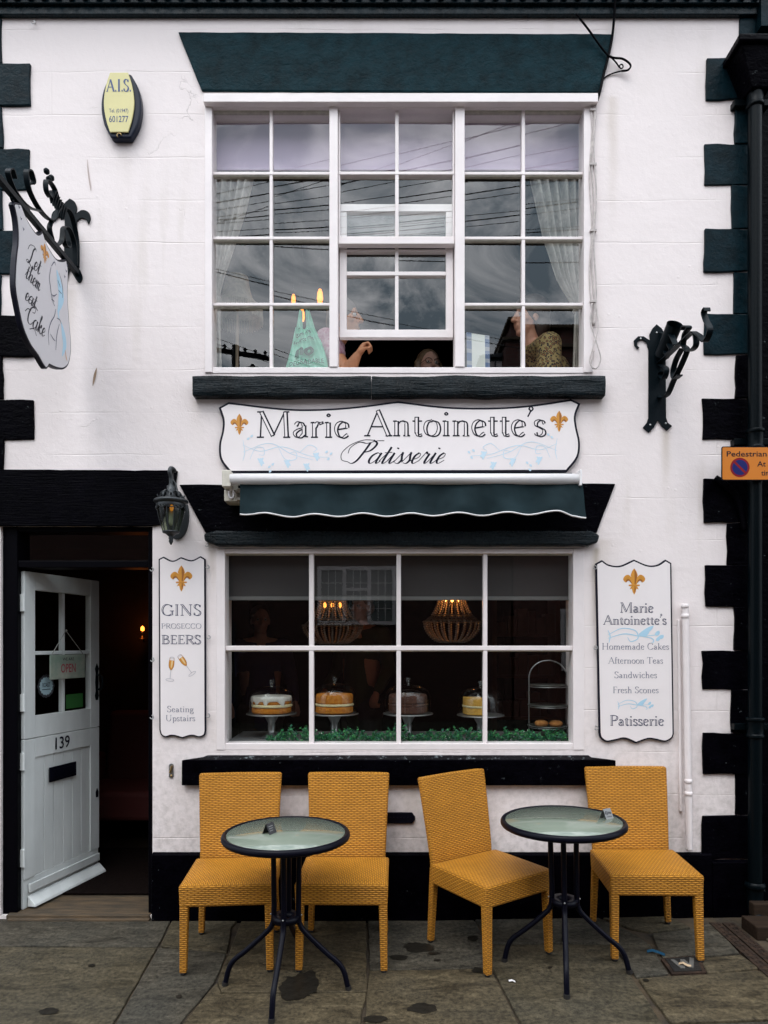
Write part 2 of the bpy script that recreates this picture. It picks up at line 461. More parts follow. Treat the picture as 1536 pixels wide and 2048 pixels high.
def mat_glass(name, ior=1.75, rough=0.0, wav=0.0, tint=(0.96, 0.98, 0.97), wscale=3.0):
    """Thin pane: lets light through and mirrors by angle."""
    m = bpy.data.materials.new(name); m.use_nodes = True
    nt = m.node_tree; nt.nodes.clear(); L = nt.links.new
    o = N(nt, 'ShaderNodeOutputMaterial'); mi = N(nt, 'ShaderNodeMixShader'); tr = N(nt, 'ShaderNodeBsdfTransparent'); gl = N(nt, 'ShaderNodeBsdfGlossy')
    tr.inputs['Color'].default_value = (*tint, 1); gl.inputs['Roughness'].default_value = rough
    fr = N(nt, 'ShaderNodeFresnel', IOR=ior)
    g = N(nt, 'ShaderNodeNewGeometry')
    # same reflectance from both sides
    nf = N(nt, 'ShaderNodeVectorMath', operation='SCALE')
    if wav:
        t = N(nt, 'ShaderNodeTexCoord'); n = N(nt, 'ShaderNodeTexNoise', Scale=wscale, Detail=2.0); L(t.outputs['Object'], n.inputs['Vector'])
        bp = N(nt, 'ShaderNodeBump', Strength=wav, Distance=0.01); L(n.outputs['Fac'], bp.inputs['Height']); L(bp.outputs['Normal'], gl.inputs['Normal'])
    dt = N(nt, 'ShaderNodeVectorMath', operation='DOT_PRODUCT'); L(g.outputs['Incoming'], dt.inputs[0]); L(g.outputs['Normal'], dt.inputs[1])
    c = math_(nt, 'ABSOLUTE', dt.outputs['Value'])
    f0 = ((ior - 1) / (ior + 1)) ** 2
    s1 = math_(nt, 'SUBTRACT', 1.0, c); s5 = math_(nt, 'POWER', s1, 5.0)
    fac = math_(nt, 'MULTIPLY_ADD', s5, 1 - f0, f0)
    nt.nodes.remove(fr); nt.nodes.remove(nf)
    L(fac, mi.inputs[0]); L(tr.outputs[0], mi.inputs[1]); L(gl.outputs[0], mi.inputs[2]); L(mi.outputs[0], o.inputs['Surface'])
    return m

def mat_wicker():
    m = bpy.data.materials.new('amber_woven_wicker'); m.use_nodes = True
    nt = m.node_tree; b = nt.nodes['Principled BSDF']; L = nt.links.new
    u = N(nt, 'ShaderNodeUVMap'); sp = N(nt, 'ShaderNodeSeparateXYZ'); L(u.outputs[0], sp.inputs[0])
    row = math_(nt, 'DIVIDE', sp.outputs['Y'], 0.0092)
    fl = math_(nt, 'FLOOR', row)
    odd = math_(nt, 'MULTIPLY', math_(nt, 'MODULO', fl, 2.0), 0.5)
    uu = math_(nt, 'ADD', math_(nt, 'DIVIDE', sp.outputs['X'], 0.033), odd)
    fu = math_(nt, 'FRACT', uu); fv = math_(nt, 'FRACT', row)
    su = math_(nt, 'MULTIPLY_ADD', math_(nt, 'POWER', math_(nt, 'ABSOLUTE', math_(nt, 'SINE', math_(nt, 'MULTIPLY', fu, math.pi))), 0.9), 0.62, 0.38)
    sv = math_(nt, 'POWER', math_(nt, 'ABSOLUTE', math_(nt, 'SINE', math_(nt, 'MULTIPLY', fv, math.pi))), 0.55)
    hh = math_(nt, 'MULTIPLY', su, sv)
    bp = N(nt, 'ShaderNodeBump', Strength=1.0, Distance=0.004); L(hh, bp.inputs['Height']); L(bp.outputs['Normal'], b.inputs['Normal'])
    r = N(nt, 'ShaderNodeValToRGB'); e = r.color_ramp.elements
    e[0].position = 0.22; e[0].color = (0.21, 0.080, 0.009, 1)
    e[1].position = 0.85; e[1].color = (0.60, 0.262, 0.030, 1)
    L(hh, r.inputs['Fac'])
    n = N(nt, 'ShaderNodeTexNoise', Scale=9.0, Detail=4.0); t = N(nt, 'ShaderNodeTexCoord'); L(t.outputs['Object'], n.inputs['Vector'])
    # each strand a slightly different tone
    wn = N(nt, 'ShaderNodeTexWhiteNoise', noise_dimensions='2D'); cb = N(nt, 'ShaderNodeCombineXYZ'); L(math_(nt, 'FLOOR', uu), cb.inputs[0]); L(fl, cb.inputs[1]); L(cb.outputs[0], wn.inputs['Vector'])
    k = math_(nt, 'MULTIPLY_ADD', wn.outputs['Value'], 0.10, 0.90)
    k = math_(nt, 'MULTIPLY', k, math_(nt, 'MULTIPLY_ADD', n.outputs['Fac'], 0.5, 0.75))
    hs = N(nt, 'ShaderNodeMix', data_type='RGBA', blend_type='MULTIPLY'); hs.inputs['Factor'].default_value = 1.0
    cc = N(nt, 'ShaderNodeCombineXYZ'); L(k, cc.inputs[0]); L(k, cc.inputs[1]); L(k, cc.inputs[2])
    L(r.outputs['Color'], hs.inputs[6]); L(cc.outputs[0], hs.inputs[7]); L(hs.outputs[2], b.inputs['Base Color'])
    b.inputs['Roughness'].default_value = 0.5; b.inputs['Specular IOR Level'].default_value = 0.2
    return m

def mat_stone(name, c1, c2, c3):
    """Riven sandstone flag: layered, mottled, damp."""
    m = bpy.data.materials.new(name); m.use_nodes = True
    nt = m.node_tree; b = nt.nodes['Principled BSDF']; L = nt.links.new
    t = N(nt, 'ShaderNodeTexCoord'); mpn = N(nt, 'ShaderNodeMapping'); mpn.inputs['Scale'].default_value = (2.2, 6.0, 3.0); mpn.inputs['Rotation'].default_value = (0, 0, rnd.uniform(-0.6, 0.6))
    L(t.outputs['Object'], mpn.inputs['Vector'])
    n1 = N(nt, 'ShaderNodeTexNoise', Scale=2.2, Detail=9.0, Roughness=0.68, Distortion=0.9); L(mpn.outputs[0], n1.inputs['Vector'])
    n2 = N(nt, 'ShaderNodeTexNoise', Scale=48.0, Detail=8.0, Roughness=0.78); L(t.outputs['Object'], n2.inputs['Vector'])
    n3 = N(nt, 'ShaderNodeTexNoise', Scale=2.6, Detail=5.0); L(t.outputs['Object'], n3.inputs['Vector'])
    r = N(nt, 'ShaderNodeValToRGB'); e = r.color_ramp.elements
    e[0].position = 0.34; e[0].color = (*c1, 1); e[1].position = 0.68; e[1].color = (*c2, 1)
    L(n1.outputs['Fac'], r.inputs['Fac'])
    mi = N(nt, 'ShaderNodeMix', data_type='RGBA'); L(r.outputs['Color'], mi.inputs[6]); mi.inputs[7].default_value = (*c3, 1)
    fr = N(nt, 'ShaderNodeMapRange', **{'From Min': 0.45, 'From Max': 0.75, 'To Max': 0.8}); L(n3.outputs['Fac'], fr.inputs['Value']); L(fr.outputs['Result'], mi.inputs['Factor'])
    sp = N(nt, 'ShaderNodeMix', data_type='RGBA', blend_type='MULTIPLY'); sp.inputs['Factor'].default_value = 1.0
    g = N(nt, 'ShaderNodeMapRange', **{'From Min': 0.3, 'From Max': 0.7, 'To Min': 0.12, 'To Max': 2.15}); L(n2.outputs['Fac'], g.inputs['Value'])
    cc = N(nt, 'ShaderNodeCombineXYZ'); [L(g.outputs['Result'], cc.inputs[i]) for i in range(3)]
    L(mi.outputs[2], sp.inputs[6]); L(cc.outputs[0], sp.inputs[7]); L(sp.outputs[2], b.inputs['Base Color'])
    h = math_(nt, 'MULTIPLY_ADD', n2.outputs['Fac'], 0.5, n1.outputs['Fac'])
    bp = N(nt, 'ShaderNodeBump', Strength=0.9, Distance=0.014); L(h, bp.inputs['Height']); L(bp.outputs['Normal'], b.inputs['Normal'])
    rr = N(nt, 'ShaderNodeMapRange', **{'From Min': 0.3, 'From Max': 0.7, 'To Min': 0.5, 'To Max': 0.85}); L(n3.outputs['Fac'], rr.inputs['Value']); L(rr.outputs['Result'], b.inputs['Roughness'])
    b.inputs['Specular IOR Level'].default_value = 0.2
    return m

def mat_leopard():
    m = bpy.data.materials.new('leopard_print_cloth'); m.use_nodes = True
    nt = m.node_tree; b = nt.nodes['Principled BSDF']; L = nt.links.new
    t = N(nt, 'ShaderNodeTexCoord'); v = N(nt, 'ShaderNodeTexVoronoi', Scale=58.0, Randomness=0.85); L(t.outputs['Object'], v.inputs['Vector'])
    r = N(nt, 'ShaderNodeValToRGB'); e = r.color_ramp.elements; r.color_ramp.interpolation = 'CONSTANT'
    e[0].position = 0.0; e[0].color = (0.30, 0.13, 0.03, 1)
    e[1].position = 0.26; e[1].color = (0.012, 0.009, 0.008, 1)
    x = e.new(0.50); x.color = (0.27, 0.20, 0.075, 1)
    L(v.outputs['Distance'], r.inputs['Fac']); L(r.outputs['Color'], b.inputs['Base Color']); b.inputs['Roughness'].default_value = 0.8
    return m

def mat_brick(name, c1, c2, mortar):
    m = bpy.data.materials.new(name); m.use_nodes = True
    nt = m.node_tree; b = nt.nodes['Principled BSDF']; L = nt.links.new
    t = N(nt, 'ShaderNodeTexCoord'); sp = N(nt, 'ShaderNodeSeparateXYZ'); cb = N(nt, 'ShaderNodeCombineXYZ'); L(t.outputs['Object'], sp.inputs[0])
    L(math_(nt, 'ADD', sp.outputs['X'], sp.outputs['Y']), cb.inputs[0]); L(sp.outputs['Z'], cb.inputs[1])
    br = N(nt, 'ShaderNodeTexBrick', **{'Scale': 1.0, 'Mortar Size': 0.006, 'Brick Width': 0.225, 'Row Height': 0.075})
    br.inputs['Color1'].default_value = (*c1, 1); br.inputs['Color2'].default_value = (*c2, 1); br.inputs['Mortar'].default_value = (*mortar, 1)
    L(cb.outputs[0], br.inputs['Vector']); L(br.outputs['Color'], b.inputs['Base Color']); b.inputs['Roughness'].default_value = 0.85
    bp = N(nt, 'ShaderNodeBump', Strength=0.5, Distance=0.01, invert=True); L(br.outputs['Fac'], bp.inputs['Height']); L(bp.outputs['Normal'], b.inputs['Normal'])
    return m

def mat_cloth(name, col, trans=0.35, bscale=300):
    m = bpy.data.materials.new(name); m.use_nodes = True
    nt = m.node_tree; nt.nodes.clear(); L = nt.links.new
    o = N(nt, 'ShaderNodeOutputMaterial'); mi = N(nt, 'ShaderNodeMixShader'); d = N(nt, 'ShaderNodeBsdfDiffuse'); tl = N(nt, 'ShaderNodeBsdfTranslucent')
    t = N(nt, 'ShaderNodeTexCoord'); n = N(nt, 'ShaderNodeTexNoise', Scale=14.0, Detail=5.0, Distortion=2.0); L(t.outputs['Object'], n.inputs['Vector'])
    r = N(nt, 'ShaderNodeValToRGB'); e = r.color_ramp.elements; e[0].position = 0.42; e[0].color = (*[c * 0.82 for c in col], 1); e[1].position = 0.55; e[1].color = (*col, 1)
    L(n.outputs['Fac'], r.inputs['Fac']); L(r.outputs['Color'], d.inputs['Color']); L(r.outputs['Color'], tl.inputs['Color'])
    mi.inputs[0].default_value = trans; L(d.outputs[0], mi.inputs[1]); L(tl.outputs[0], mi.inputs[2]); L(mi.outputs[0], o.inputs['Surface'])
    return m

M = {}
M['wall'] = mat_wall()
M['black_stone'] = mat_black('black_painted_stone', (5, 5, 14), 0.7, chips=0.004)
M['quoin'] = mat_black('black_quoin_paint_sky_sheen', (7, 7, 9), 0.5, base=(0.0022, 0.0115, 0.0165), rough=0.32, spec=0.07)  # sky reflected by the upper blocks is put into the base colour as teal
M['sky_sheen_stone'] = mat_black('black_stone_paint_sky_sheen', (6, 6, 9), 0.95, base=(0.0035, 0.0195, 0.026), rough=0.42, spec=0.05)  # black paint, its mirrored sky tinted into the base colour
M['black_wood'] = mat_black('black_gloss_timber', (2.5, 2.5, 40), 0.6, rough=0.3)
M['sill_wood'] = mat_black('rippled_dark_sill_paint', (2.5, 2.5, 34), 0.9, base=(0.002, 0.006, 0.0085), rough=0.26, spec=0.16)
M['pipe'] = mk('black_pipe_paint', (0.0012, 0.003, 0.0042), 0.3, spec=.09, bump=.3, bscale=60, bdist=.003)
M['sill_top'] = mat_black('worn_black_sill', (4, 4, 12), 0.6, chips=0.09, rough=0.35, spec=0.12)
M['white_paint'] = mk('white_gloss_woodwork', (0.82, 0.75, 0.742), 0.35, var=0.05, vscale=4, bump=0.25, bscale=30, bdist=0.004, rvar=0.08)
M['putty'] = mk('yellowed_putty', (0.50, 0.47, 0.40), 0.6, var=0.15, vscale=30)
M['door_paint'] = mk('grey_white_door_paint', (0.68, 0.71, 0.70), 0.42, var=0.10, vscale=5, bump=0.3, bscale=40, bdist=0.003, stretch=(1, 1, 0.3))
M['glass_up'] = mat_glass('old_window_glass', 1.88, 0.0, 0.010, wscale=2.5)
M['glass_low'] = mat_glass('shop_window_glass', 1.62, 0.0, 0.008, wscale=2.0)
M['glass_thin'] = mat_glass('clear_glassware', 1.6, 0.02)
M['iron'] = mk('black_wrought_iron', (0.0018, 0.005, 0.0075), 0.42, spec=.10, bump=0.3, bscale=80, bdist=0.002)
M['black_metal'] = mk('black_coated_steel', (0.0025, 0.0027, 0.007), 0.36, spec=0.11)
M['black_satin'] = mk('black_satin_paint', (0.0015, 0.0013, 0.0025), 0.45, spec=.04)
M['steel'] = mk('dull_steel', (0.42, 0.42, 0.42), 0.35, metal=1.0)
M['brass'] = mk('tarnished_brass', (0.35, 0.25, 0.12), 0.4, metal=1.0)
M['board'] = mk('white_sign_board', (0.82, 0.76, 0.755), 0.4, var=0.03, vscale=3)
M['ink'] = mk('black_sign_paint', (0.005, 0.005, 0.014), 0.45, spec=.2)
M['navy'] = mk('navy_sign_paint', (0.035, 0.04, 0.09), 0.5)
M['gold'] = mk('ochre_gold_paint', (0.62, 0.27, 0.035), 0.45)
M['gold_dark'] = mk('dark_ochre_paint', (0.32, 0.11, 0.015), 0.45)
M['sky_blue'] = mk('pale_blue_sign_paint', (0.40, 0.62, 0.76), 0.5)
M['fabric'] = mk('dark_green_awning_cloth', (0.0105, 0.0225, 0.027), 0.85, spec=.15, var=0.28, vscale=4, bump=0.25, bscale=500, bdist=0.001)
M['plastic_white'] = mk('white_plastic', (0.80, 0.77, 0.77), 0.35)
M['cream_metal'] = mk('cream_awning_metal', (0.62, 0.58, 0.50), 0.45, var=0.1, vscale=20)
M['wicker'] = mat_wicker()
M['rubber'] = mk('dark_rubber_foot', (0.01, 0.008, 0.007), 0.7)
M['flag_a'] = mat_stone('olive_flagstone', (0.022, 0.018, 0.010), (0.094, 0.076, 0.047), (0.048, 0.042, 0.030))
M['flag_b'] = mat_stone('grey_green_flagstone', (0.020, 0.017, 0.012), (0.084, 0.073, 0.054), (0.040, 0.038, 0.031))
M['flag_c'] = mat_stone('brown_flagstone', (0.024, 0.018, 0.010), (0.104, 0.081, 0.047), (0.050, 0.042, 0.028))
M['mortar'] = mk('dark_earthy_joint', (0.018, 0.014, 0.010), 0.95, col2=(0.075, 0.05, 0.025), vscale=5, bump=0.6, bscale=60)
M['wet'] = mk('damp_spill_on_stone', (0.015, 0.013, 0.010), 0.4, spec=.1, var=0.3, vscale=30, bump=0.3, bscale=60, bdist=0.004)
M['road'] = mk('road_tarmac', (0.05, 0.05, 0.052), 0.85, var=0.25, vscale=20, bump=0.4, bscale=120)
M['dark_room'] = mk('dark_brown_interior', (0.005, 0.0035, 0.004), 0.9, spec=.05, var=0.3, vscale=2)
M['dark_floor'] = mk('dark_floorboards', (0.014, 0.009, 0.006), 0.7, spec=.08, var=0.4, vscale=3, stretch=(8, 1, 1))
M['brick'] = mat_brick('red_brown_brickwork', (0.055, 0.020, 0.016), (0.08, 0.03, 0.022), (0.07, 0.06, 0.05))
M['slate'] = mk('grey_slate', (0.07, 0.075, 0.085), 0.6, var=0.2, vscale=10)
M['stone_pale'] = mk('worn_threshold_stone', (0.035, 0.026, 0.016), 0.8, col2=(0.11, 0.07, 0.035), vscale=6, bump=0.5, bscale=50, stretch=(1, 8, 8))
M['cornice'] = mat_black('cornice_gloss_paint', (6, 6, 12), 0.4, base=(0.002, 0.009, 0.013), rough=0.22, spec=0.16)
# ------------------------------------------------------------------ hand-painted lettering
# p = broad-nib stroke (curved), l = broad-nib stroke (straight), T = thick straight, t = hairline
def _se(x, y=0.0, w=0.11): return ('t', [(x - w, y + (0.015 if y < 0.5 else -0.015)), (x + w, y + (0.015 if y < 0.5 else -0.015))])
_bowlP = ('p', [(.18, .98), (.42, .985), (.60, .90), (.64, .73), (.56, .56), (.40, .49), (.18, .48)])
SER = {
 'M': (1.16, [('t', [(.17, 0), (.21, 1)]), ('T', [(.20, 1), (.57, .06)]), ('t', [(.57, .06), (.93, 1)]), ('T', [(.95, 1), (.99, 0)]), _se(.17), _se(.99), _se(.15, 1, .08), _se(.99, 1, .08)]),
 'A': (.88, [('t', [(.09, 0), (.44, 1)]), ('T', [(.43, 1), (.79, 0)]), ('t', [(.22, .36), (.64, .36)]), _se(.09, 0, .10), _se(.79)]),
 'P': (.72, [('T', [(.18, 0), (.18, 1)]), _bowlP, _se(.18), _se(.14, 1, .09)]),
 'R': (.80, [('T', [(.18, 0), (.18, 1)]), _bowlP, ('T', [(.40, .48), (.74, 0)]), _se(.18), _se(.14, 1, .09), _se(.78, 0, .07)]),
 'B': (.74, [('T', [(.18, 0), (.18, 1)]), ('p', [(.18, .98), (.40, .98), (.55, .88), (.54, .68), (.40, .55), (.18, .53)]), ('p', [(.38, .54), (.60, .44), (.64, .24), (.50, .04), (.18, .02)]), _se(.12, 0, .08), _se(.12, 1, .08)]),
 'G': (.94, [('p', [(.78, .80), (.66, .94), (.46, 1.0), (.22, .88), (.10, .5), (.22, .12), (.48, 0), (.68, .05), (.80, .14)]), ('T', [(.80, .04), (.80, .42)]), ('t', [(.64, .42), (.94, .42)]), ('t', [(.79, .76), (.79, .98)])]),
 'C': (.84, [('p', [(.74, .78), (.62, .95), (.44, 1.0), (.21, .88), (.10, .5), (.21, .12), (.45, 0), (.64, .05), (.77, .20)]), ('t', [(.75, .74), (.75, .98)])]),
 'O': (.94, [('p', [(.47, 1), (.2, .88), (.09, .5), (.2, .12), (.47, 0), (.74, .12), (.85, .5), (.74, .88), (.47, 1)])]),
 'I': (.42, [('T', [(.21, 0), (.21, 1)]), _se(.21), _se(.21, 1)]),
 'N': (.98, [('t', [(.18, 0), (.18, 1)]), ('T', [(.17, 1), (.80, 0)]), ('t', [(.80, 0), (.80, 1)]), _se(.18), _se(.12, 1, .08), _se(.80, 1)]),
 'S': (.62, [('p', [(.51, .80), (.43, .95), (.29, 1.0), (.14, .91), (.12, .73), (.25, .57), (.45, .42), (.53, .25), (.44, .06), (.27, 0), (.13, .07), (.08, .22)]), ('t', [(.52, .76), (.52, .98)]), ('t', [(.07, .03), (.07, .26)])]),
 'E': (.66, [('T', [(.18, 0), (.18, 1)]), ('t', [(.08, .98), (.56, .98)]), ('t', [(.18, .52), (.46, .52)]), ('t', [(.08, .02), (.60, .02)]), ('t', [(.56, .99), (.56, .80)]), ('t', [(.60, .01), (.60, .24)]), ('t', [(.46, .43), (.46, .61)])]),
 'F': (.62, [('T', [(.18, 0), (.18, 1)]), ('t', [(.08, .98), (.56, .98)]), ('t', [(.18, .52), (.46, .52)]), _se(.18), ('t', [(.56, .99), (.56, .80)]), ('t', [(.46, .43), (.46, .61)])]),
 'H': (.96, [('T', [(.19, 0), (.19, 1)]), ('T', [(.77, 0), (.77, 1)]), ('t', [(.19, .52), (.77, .52)]), _se(.19), _se(.77), _se(.19, 1), _se(.77, 1)]),
 'T': (.78, [('T', [(.39, 0), (.39, 1)]), ('t', [(.05, .98), (.73, .98)]), _se(.39), ('t', [(.05, .99), (.03, .78)]), ('t', [(.73, .99), (.75, .78)])]),
 'U': (.92, [('p', [(.20, 1), (.19, .34), (.28, .06), (.46, 0), (.64, .06), (.73, .34)]), ('t', [(.73, .3), (.73, 1)]), _se(.20, 1), _se(.73, 1)]),
 'a': (.53, [('p', [(.11, .46), (.19, .57), (.30, .56), (.36, .44)]), ('T', [(.37, .47), (.37, .07)]), ('t', [(.37, .05), (.49, .03)]), ('p', [(.37, .36), (.20, .29), (.09, .17), (.14, .03), (.26, .02), (.37, .14)])]),
 'r': (.44, [('T', [(.16, 0), (.16, .58)]), _se(.16), ('t', [(.04, .57), (.16, .58)]), ('p', [(.18, .40), (.26, .56), (.37, .56)]), ('T', [(.36, .60), (.39, .50)])]),
 'i': (.32, [('T', [(.16, 0), (.16, .58)]), _se(.16), ('t', [(.04, .57), (.16, .58)]), ('t', [(.16, .80), (.11, .85), (.16, .90), (.21, .85), (.16, .80)])]),
 'e': (.52, [('t', [(.10, .30), (.43, .37)]), ('p', [(.43, .37), (.40, .53), (.27, .6), (.13, .50), (.08, .29), (.15, .07), (.29, 0), (.44, .11)])]),
 'n': (.64, [('T', [(.16, 0), (.16, .58)]), ('t', [(.04, .57), (.16, .58)]), ('t', [(.18, .42), (.28, .56), (.38, .585)]), ('p', [(.36, .585), (.46, .52), (.48, .36), (.48, 0)]), _se(.16), _se(.48)]),
 'm': (.96, [('T', [(.16, 0), (.16, .58)]), ('t', [(.04, .57), (.16, .58)]), ('p', [(.18, .42), (.30, .575), (.42, .55), (.47, .36), (.47, 0)]), ('p', [(.49, .42), (.61, .575), (.73, .55), (.79, .36), (.79, 0)]), _se(.16), _se(.47), _se(.79)]),
 'h': (.64, [('T', [(.16, 0), (.16, 1)]), ('t', [(.04, .98), (.16, .99)]), ('p', [(.18, .42), (.30, .575), (.42, .55), (.48, .36), (.48, 0)]), _se(.16), _se(.48)]),
 't': (.38, [('T', [(.17, .74), (.17, .10)]), ('p', [(.17, .14), (.22, .01), (.34, .05)]), ('t', [(.03, .575), (.34, .575)])]),
 'f': (.36, [('T', [(.17, 0), (.17, .80)]), ('p', [(.17, .78), (.22, .98), (.36, .96)]), ('t', [(.03, .575), (.33, .575)]), _se(.17)]),
 'o': (.58, [('p', [(.29, .6), (.13, .52), (.07, .3), (.13, .08), (.29, 0), (.45, .08), (.51, .3), (.45, .52), (.29, .6)])]),
 'c': (.48, [('p', [(.42, .47), (.35, .58), (.26, .6), (.12, .5), (.07, .29), (.14, .07), (.28, 0), (.42, .11)])]),
 's': (.42, [('p', [(.35, .47), (.29, .58), (.19, .6), (.09, .53), (.10, .40), (.22, .32), (.33, .22), (.33, .08), (.21, 0), (.11, .04), (.07, .13)])]),
 'd': (.60, [('T', [(.44, 0), (.44, 1)]), ('t', [(.32, .98), (.44, .99)]), ('p', [(.44, .48), (.32, .59), (.16, .52), (.08, .28), (.16, .05), (.30, .01), (.44, .13)]), ('t', [(.44, .02), (.54, .02)])]),
 'k': (.60, [('T', [(.16, 0), (.16, 1)]), ('t', [(.04, .98), (.16, .99)]), ('t', [(.17, .26), (.46, .57)]), ('T', [(.24, .33), (.52, 0)]), _se(.16), _se(.48, .6, .08), _se(.53, 0, .07)]),
 'p': (.60, [('T', [(.16, -.32), (.16, .58)]), ('t', [(.04, .57), (.16, .58)]), ('p', [(.17, .45), (.30, .59), (.45, .52), (.53, .30), (.45, .06), (.30, 0), (.17, .11)]), ('t', [(.06, -.31), (.27, -.31)])]),
 'u': (.62, [('T', [(.16, .58), (.16, .14)]), ('p', [(.16, .18), (.22, .02), (.34, .02), (.46, .16)]), ('T', [(.47, .58), (.47, .02)]), ('t', [(.05, .57), (.16, .57)]), ('t', [(.36, .57), (.47, .57)]), ('t', [(.47, .02), (.58, .02)])]),
 'g': (.54, [('p', [(.25, .59), (.12, .52), (.10, .38), (.24, .24), (.38, .32), (.39, .48), (.25, .59)]), ('t', [(.36, .53), (.50, .58)]), ('p', [(.17, .25), (.10, .14), (.26, .06), (.44, .0), (.46, -.18), (.28, -.30), (.10, -.24), (.08, -.10), (.18, .04)])]),
 'w': (.84, [('T', [(.10, .58), (.26, 0)]), ('t', [(.26, 0), (.42, .58)]), ('T', [(.40, .58), (.56, 0)]), ('t', [(.56, 0), (.74, .58)]), _se(.10, .6, .08), _se(.40, .6, .08), _se(.74, .6, .08)]),
 "'": (.22, [('t', [(.03, .74), (.12, .96), (.07, 1.04), (.13, 1.14), (.20, 1.04), (.12, .94)])]),
 '.': (.24, [('T', [(.06, .06), (.18, .06)])]),
 ' ': (.34, []),
}
NIB = R(18)
def serif(mb, fr, text, x, y, cap, width=None, T=.135, t=.034, ink=0, face=1, align='c', off=0.0006, line=.03, inline=True, track=0.0):
    adv = sum(SER[c][0] + track for c in text)
    sx = (width / adv) if width else cap
    x0 = x - (adv * sx / 2 if align == 'c' else 0)
    k = 0
    for c in text:
        a, strokes = SER[c]
        for kind, pts in strokes:
            k = (k + 1) % 14
            P = crs(pts, 6) if (kind == 'p' or (kind == 't' and len(pts) > 4)) else ([Vector(p) for p in pts] if len(pts) > 2 else crs(pts, 2))
            ws = []
            for i in range(len(P)):
                d = P[min(i + 1, len(P) - 1)] - P[max(i - 1, 0)]
                if kind == 'T': w = T
                elif kind == 't': w = t
                else:
                    th = math.atan2(d.y, d.x)
                    w = t + (T - t) * abs(math.sin(th + NIB)) ** 1.7
                ws.append(w)
            Q = [(x0 + p.x * sx, y + p.y * cap) for p in P]
            m = (sx + cap) / 2
            mb.rib(fr, Q, [w * m for w in ws], off + k * 4e-5, ink)
            if inline and kind != 't':
                iw = [max(0.0, w - 2.1 * line) * m for w in ws]
                if max(iw) > 0.25 * T * m * 0.3:
                    sh = .012 * m
                    # the white heart of the stroke stops short of its ends
                    Qi = [(q[0] - sh, q[1]) for q in Q]
                    if kind == 'T':
                        a0, a1 = Vector(Qi[0]), Vector(Qi[-1]); dd = (a1 - a0).normalized() * (.035 * m)
                        Qi = [tuple(a0 + dd), tuple(a1 - dd)]; iw = [iw[0], iw[0]]
                    mb.rib(fr, Qi, iw, off + 0.0009 + k * 4e-5, face)
        x0 += (a + track) * sx

_asc = [[(0, .2), (.30, 1.4), (.38, 1.85), (.28, 2.0)], [(.28, 2.0), (.2, 1.4), (.18, 0)]]
SCR = {
 'a': (.86, [[(.62, .85), (.42, 1.0), (.14, .72), (.10, .25), (.28, 0), (.52, .25), (.68, .95)], [(.68, 1.0), (.64, .2), (.74, 0), (.92, .25)]]),
 't': (.52, [[(-.05, .2), (.2, .9), (.3, 1.55)], [(.3, 1.55), (.24, .2), (.36, 0), (.58, .3)], [(.05, 1.0), (.55, 1.05)]]),
 'i': (.50, [[(0, .2), (.22, 1.0)], [(.22, 1.0), (.2, .2), (.32, 0), (.55, .3)], [(.28, 1.48), (.30, 1.36)]]),
 's': (.58, [[(0, .1), (.3, 1.08)], [(.3, 1.05), (.36, .7), (.48, .3), (.35, 0), (.1, .06)], [(.35, 0), (.62, .3)]]),
 'e': (.56, [[(0, .3), (.4, .55), (.45, .85), (.3, 1.0)], [(.3, 1.0), (.12, .7), (.12, .2), (.3, 0), (.6, .3)]]),
 'r': (.68, [[(0, .2), (.22, 1.12)], [(.22, 1.1), (.35, .92), (.5, .92)], [(.5, .92), (.45, .2), (.55, 0), (.72, .3)]]),
 'h': (.80, _asc + [[(.18, .3), (.35, .85), (.55, 1.0)], [(.55, 1.0), (.6, .7), (.55, .2), (.65, 0), (.85, .3)]]),
 'm': (.98, [[(0, .7), (.12, 1.0)], [(.12, 1.0), (.1, 0)], [(.1, .3), (.32, .97)], [(.32, .97), (.40, .88), (.38, 0)], [(.38, .3), (.60, .97)], [(.60, .97), (.70, .85), (.66, .2), (.76, 0), (.98, .3)]]),
 'k': (.76, _asc + [[(.2, .5), (.5, 1.0), (.52, .72), (.25, .52)], [(.25, .5), (.5, .1), (.62, 0), (.8, .25)]]),
 'P': (1.12, [[(.62, 1.95), (.52, 1.1), (.36, .3), (.10, 0), (-.25, .15)], [(-.25, .15), (-.75, .35), (-1.0, 1.0), (-.7, 1.75), (.0, 2.2), (.75, 2.2)], [(.75, 2.2), (1.12, 1.85), (.95, 1.25), (.48, 1.02)], [(-.55, .95), (-.60, 1.5), (-.2, 2.0), (.4, 1.9), (.95, 2.12), (1.5, 2.15)]]),
 'L': (1.05, [[(-.35, 1.3), (-.2, 1.9), (.35, 2.2), (.85, 2.1)], [(.90, 1.95), (.66, 2.1), (.46, 1.7), (.42, 1.0), (.32, .35), (.05, .02)], [(.05, .02), (-.2, .12), (.0, .32), (.45, .08), (.9, -.12), (1.2, .1)]]),
 'C': (1.02, [[(.6, 1.45), (.95, 1.6), (.9, 2.1), (.55, 2.1)], [(.55, 2.1), (.22, 1.6), (.12, .8), (.25, .2), (.5, 0)], [(.5, 0), (.8, .15), (1.0, .5)], [(-.5, 2.3), (-.1, 2.5), (.6, 2.35), (1.3, 2.1)]]),
 ' ': (.5, []),
}
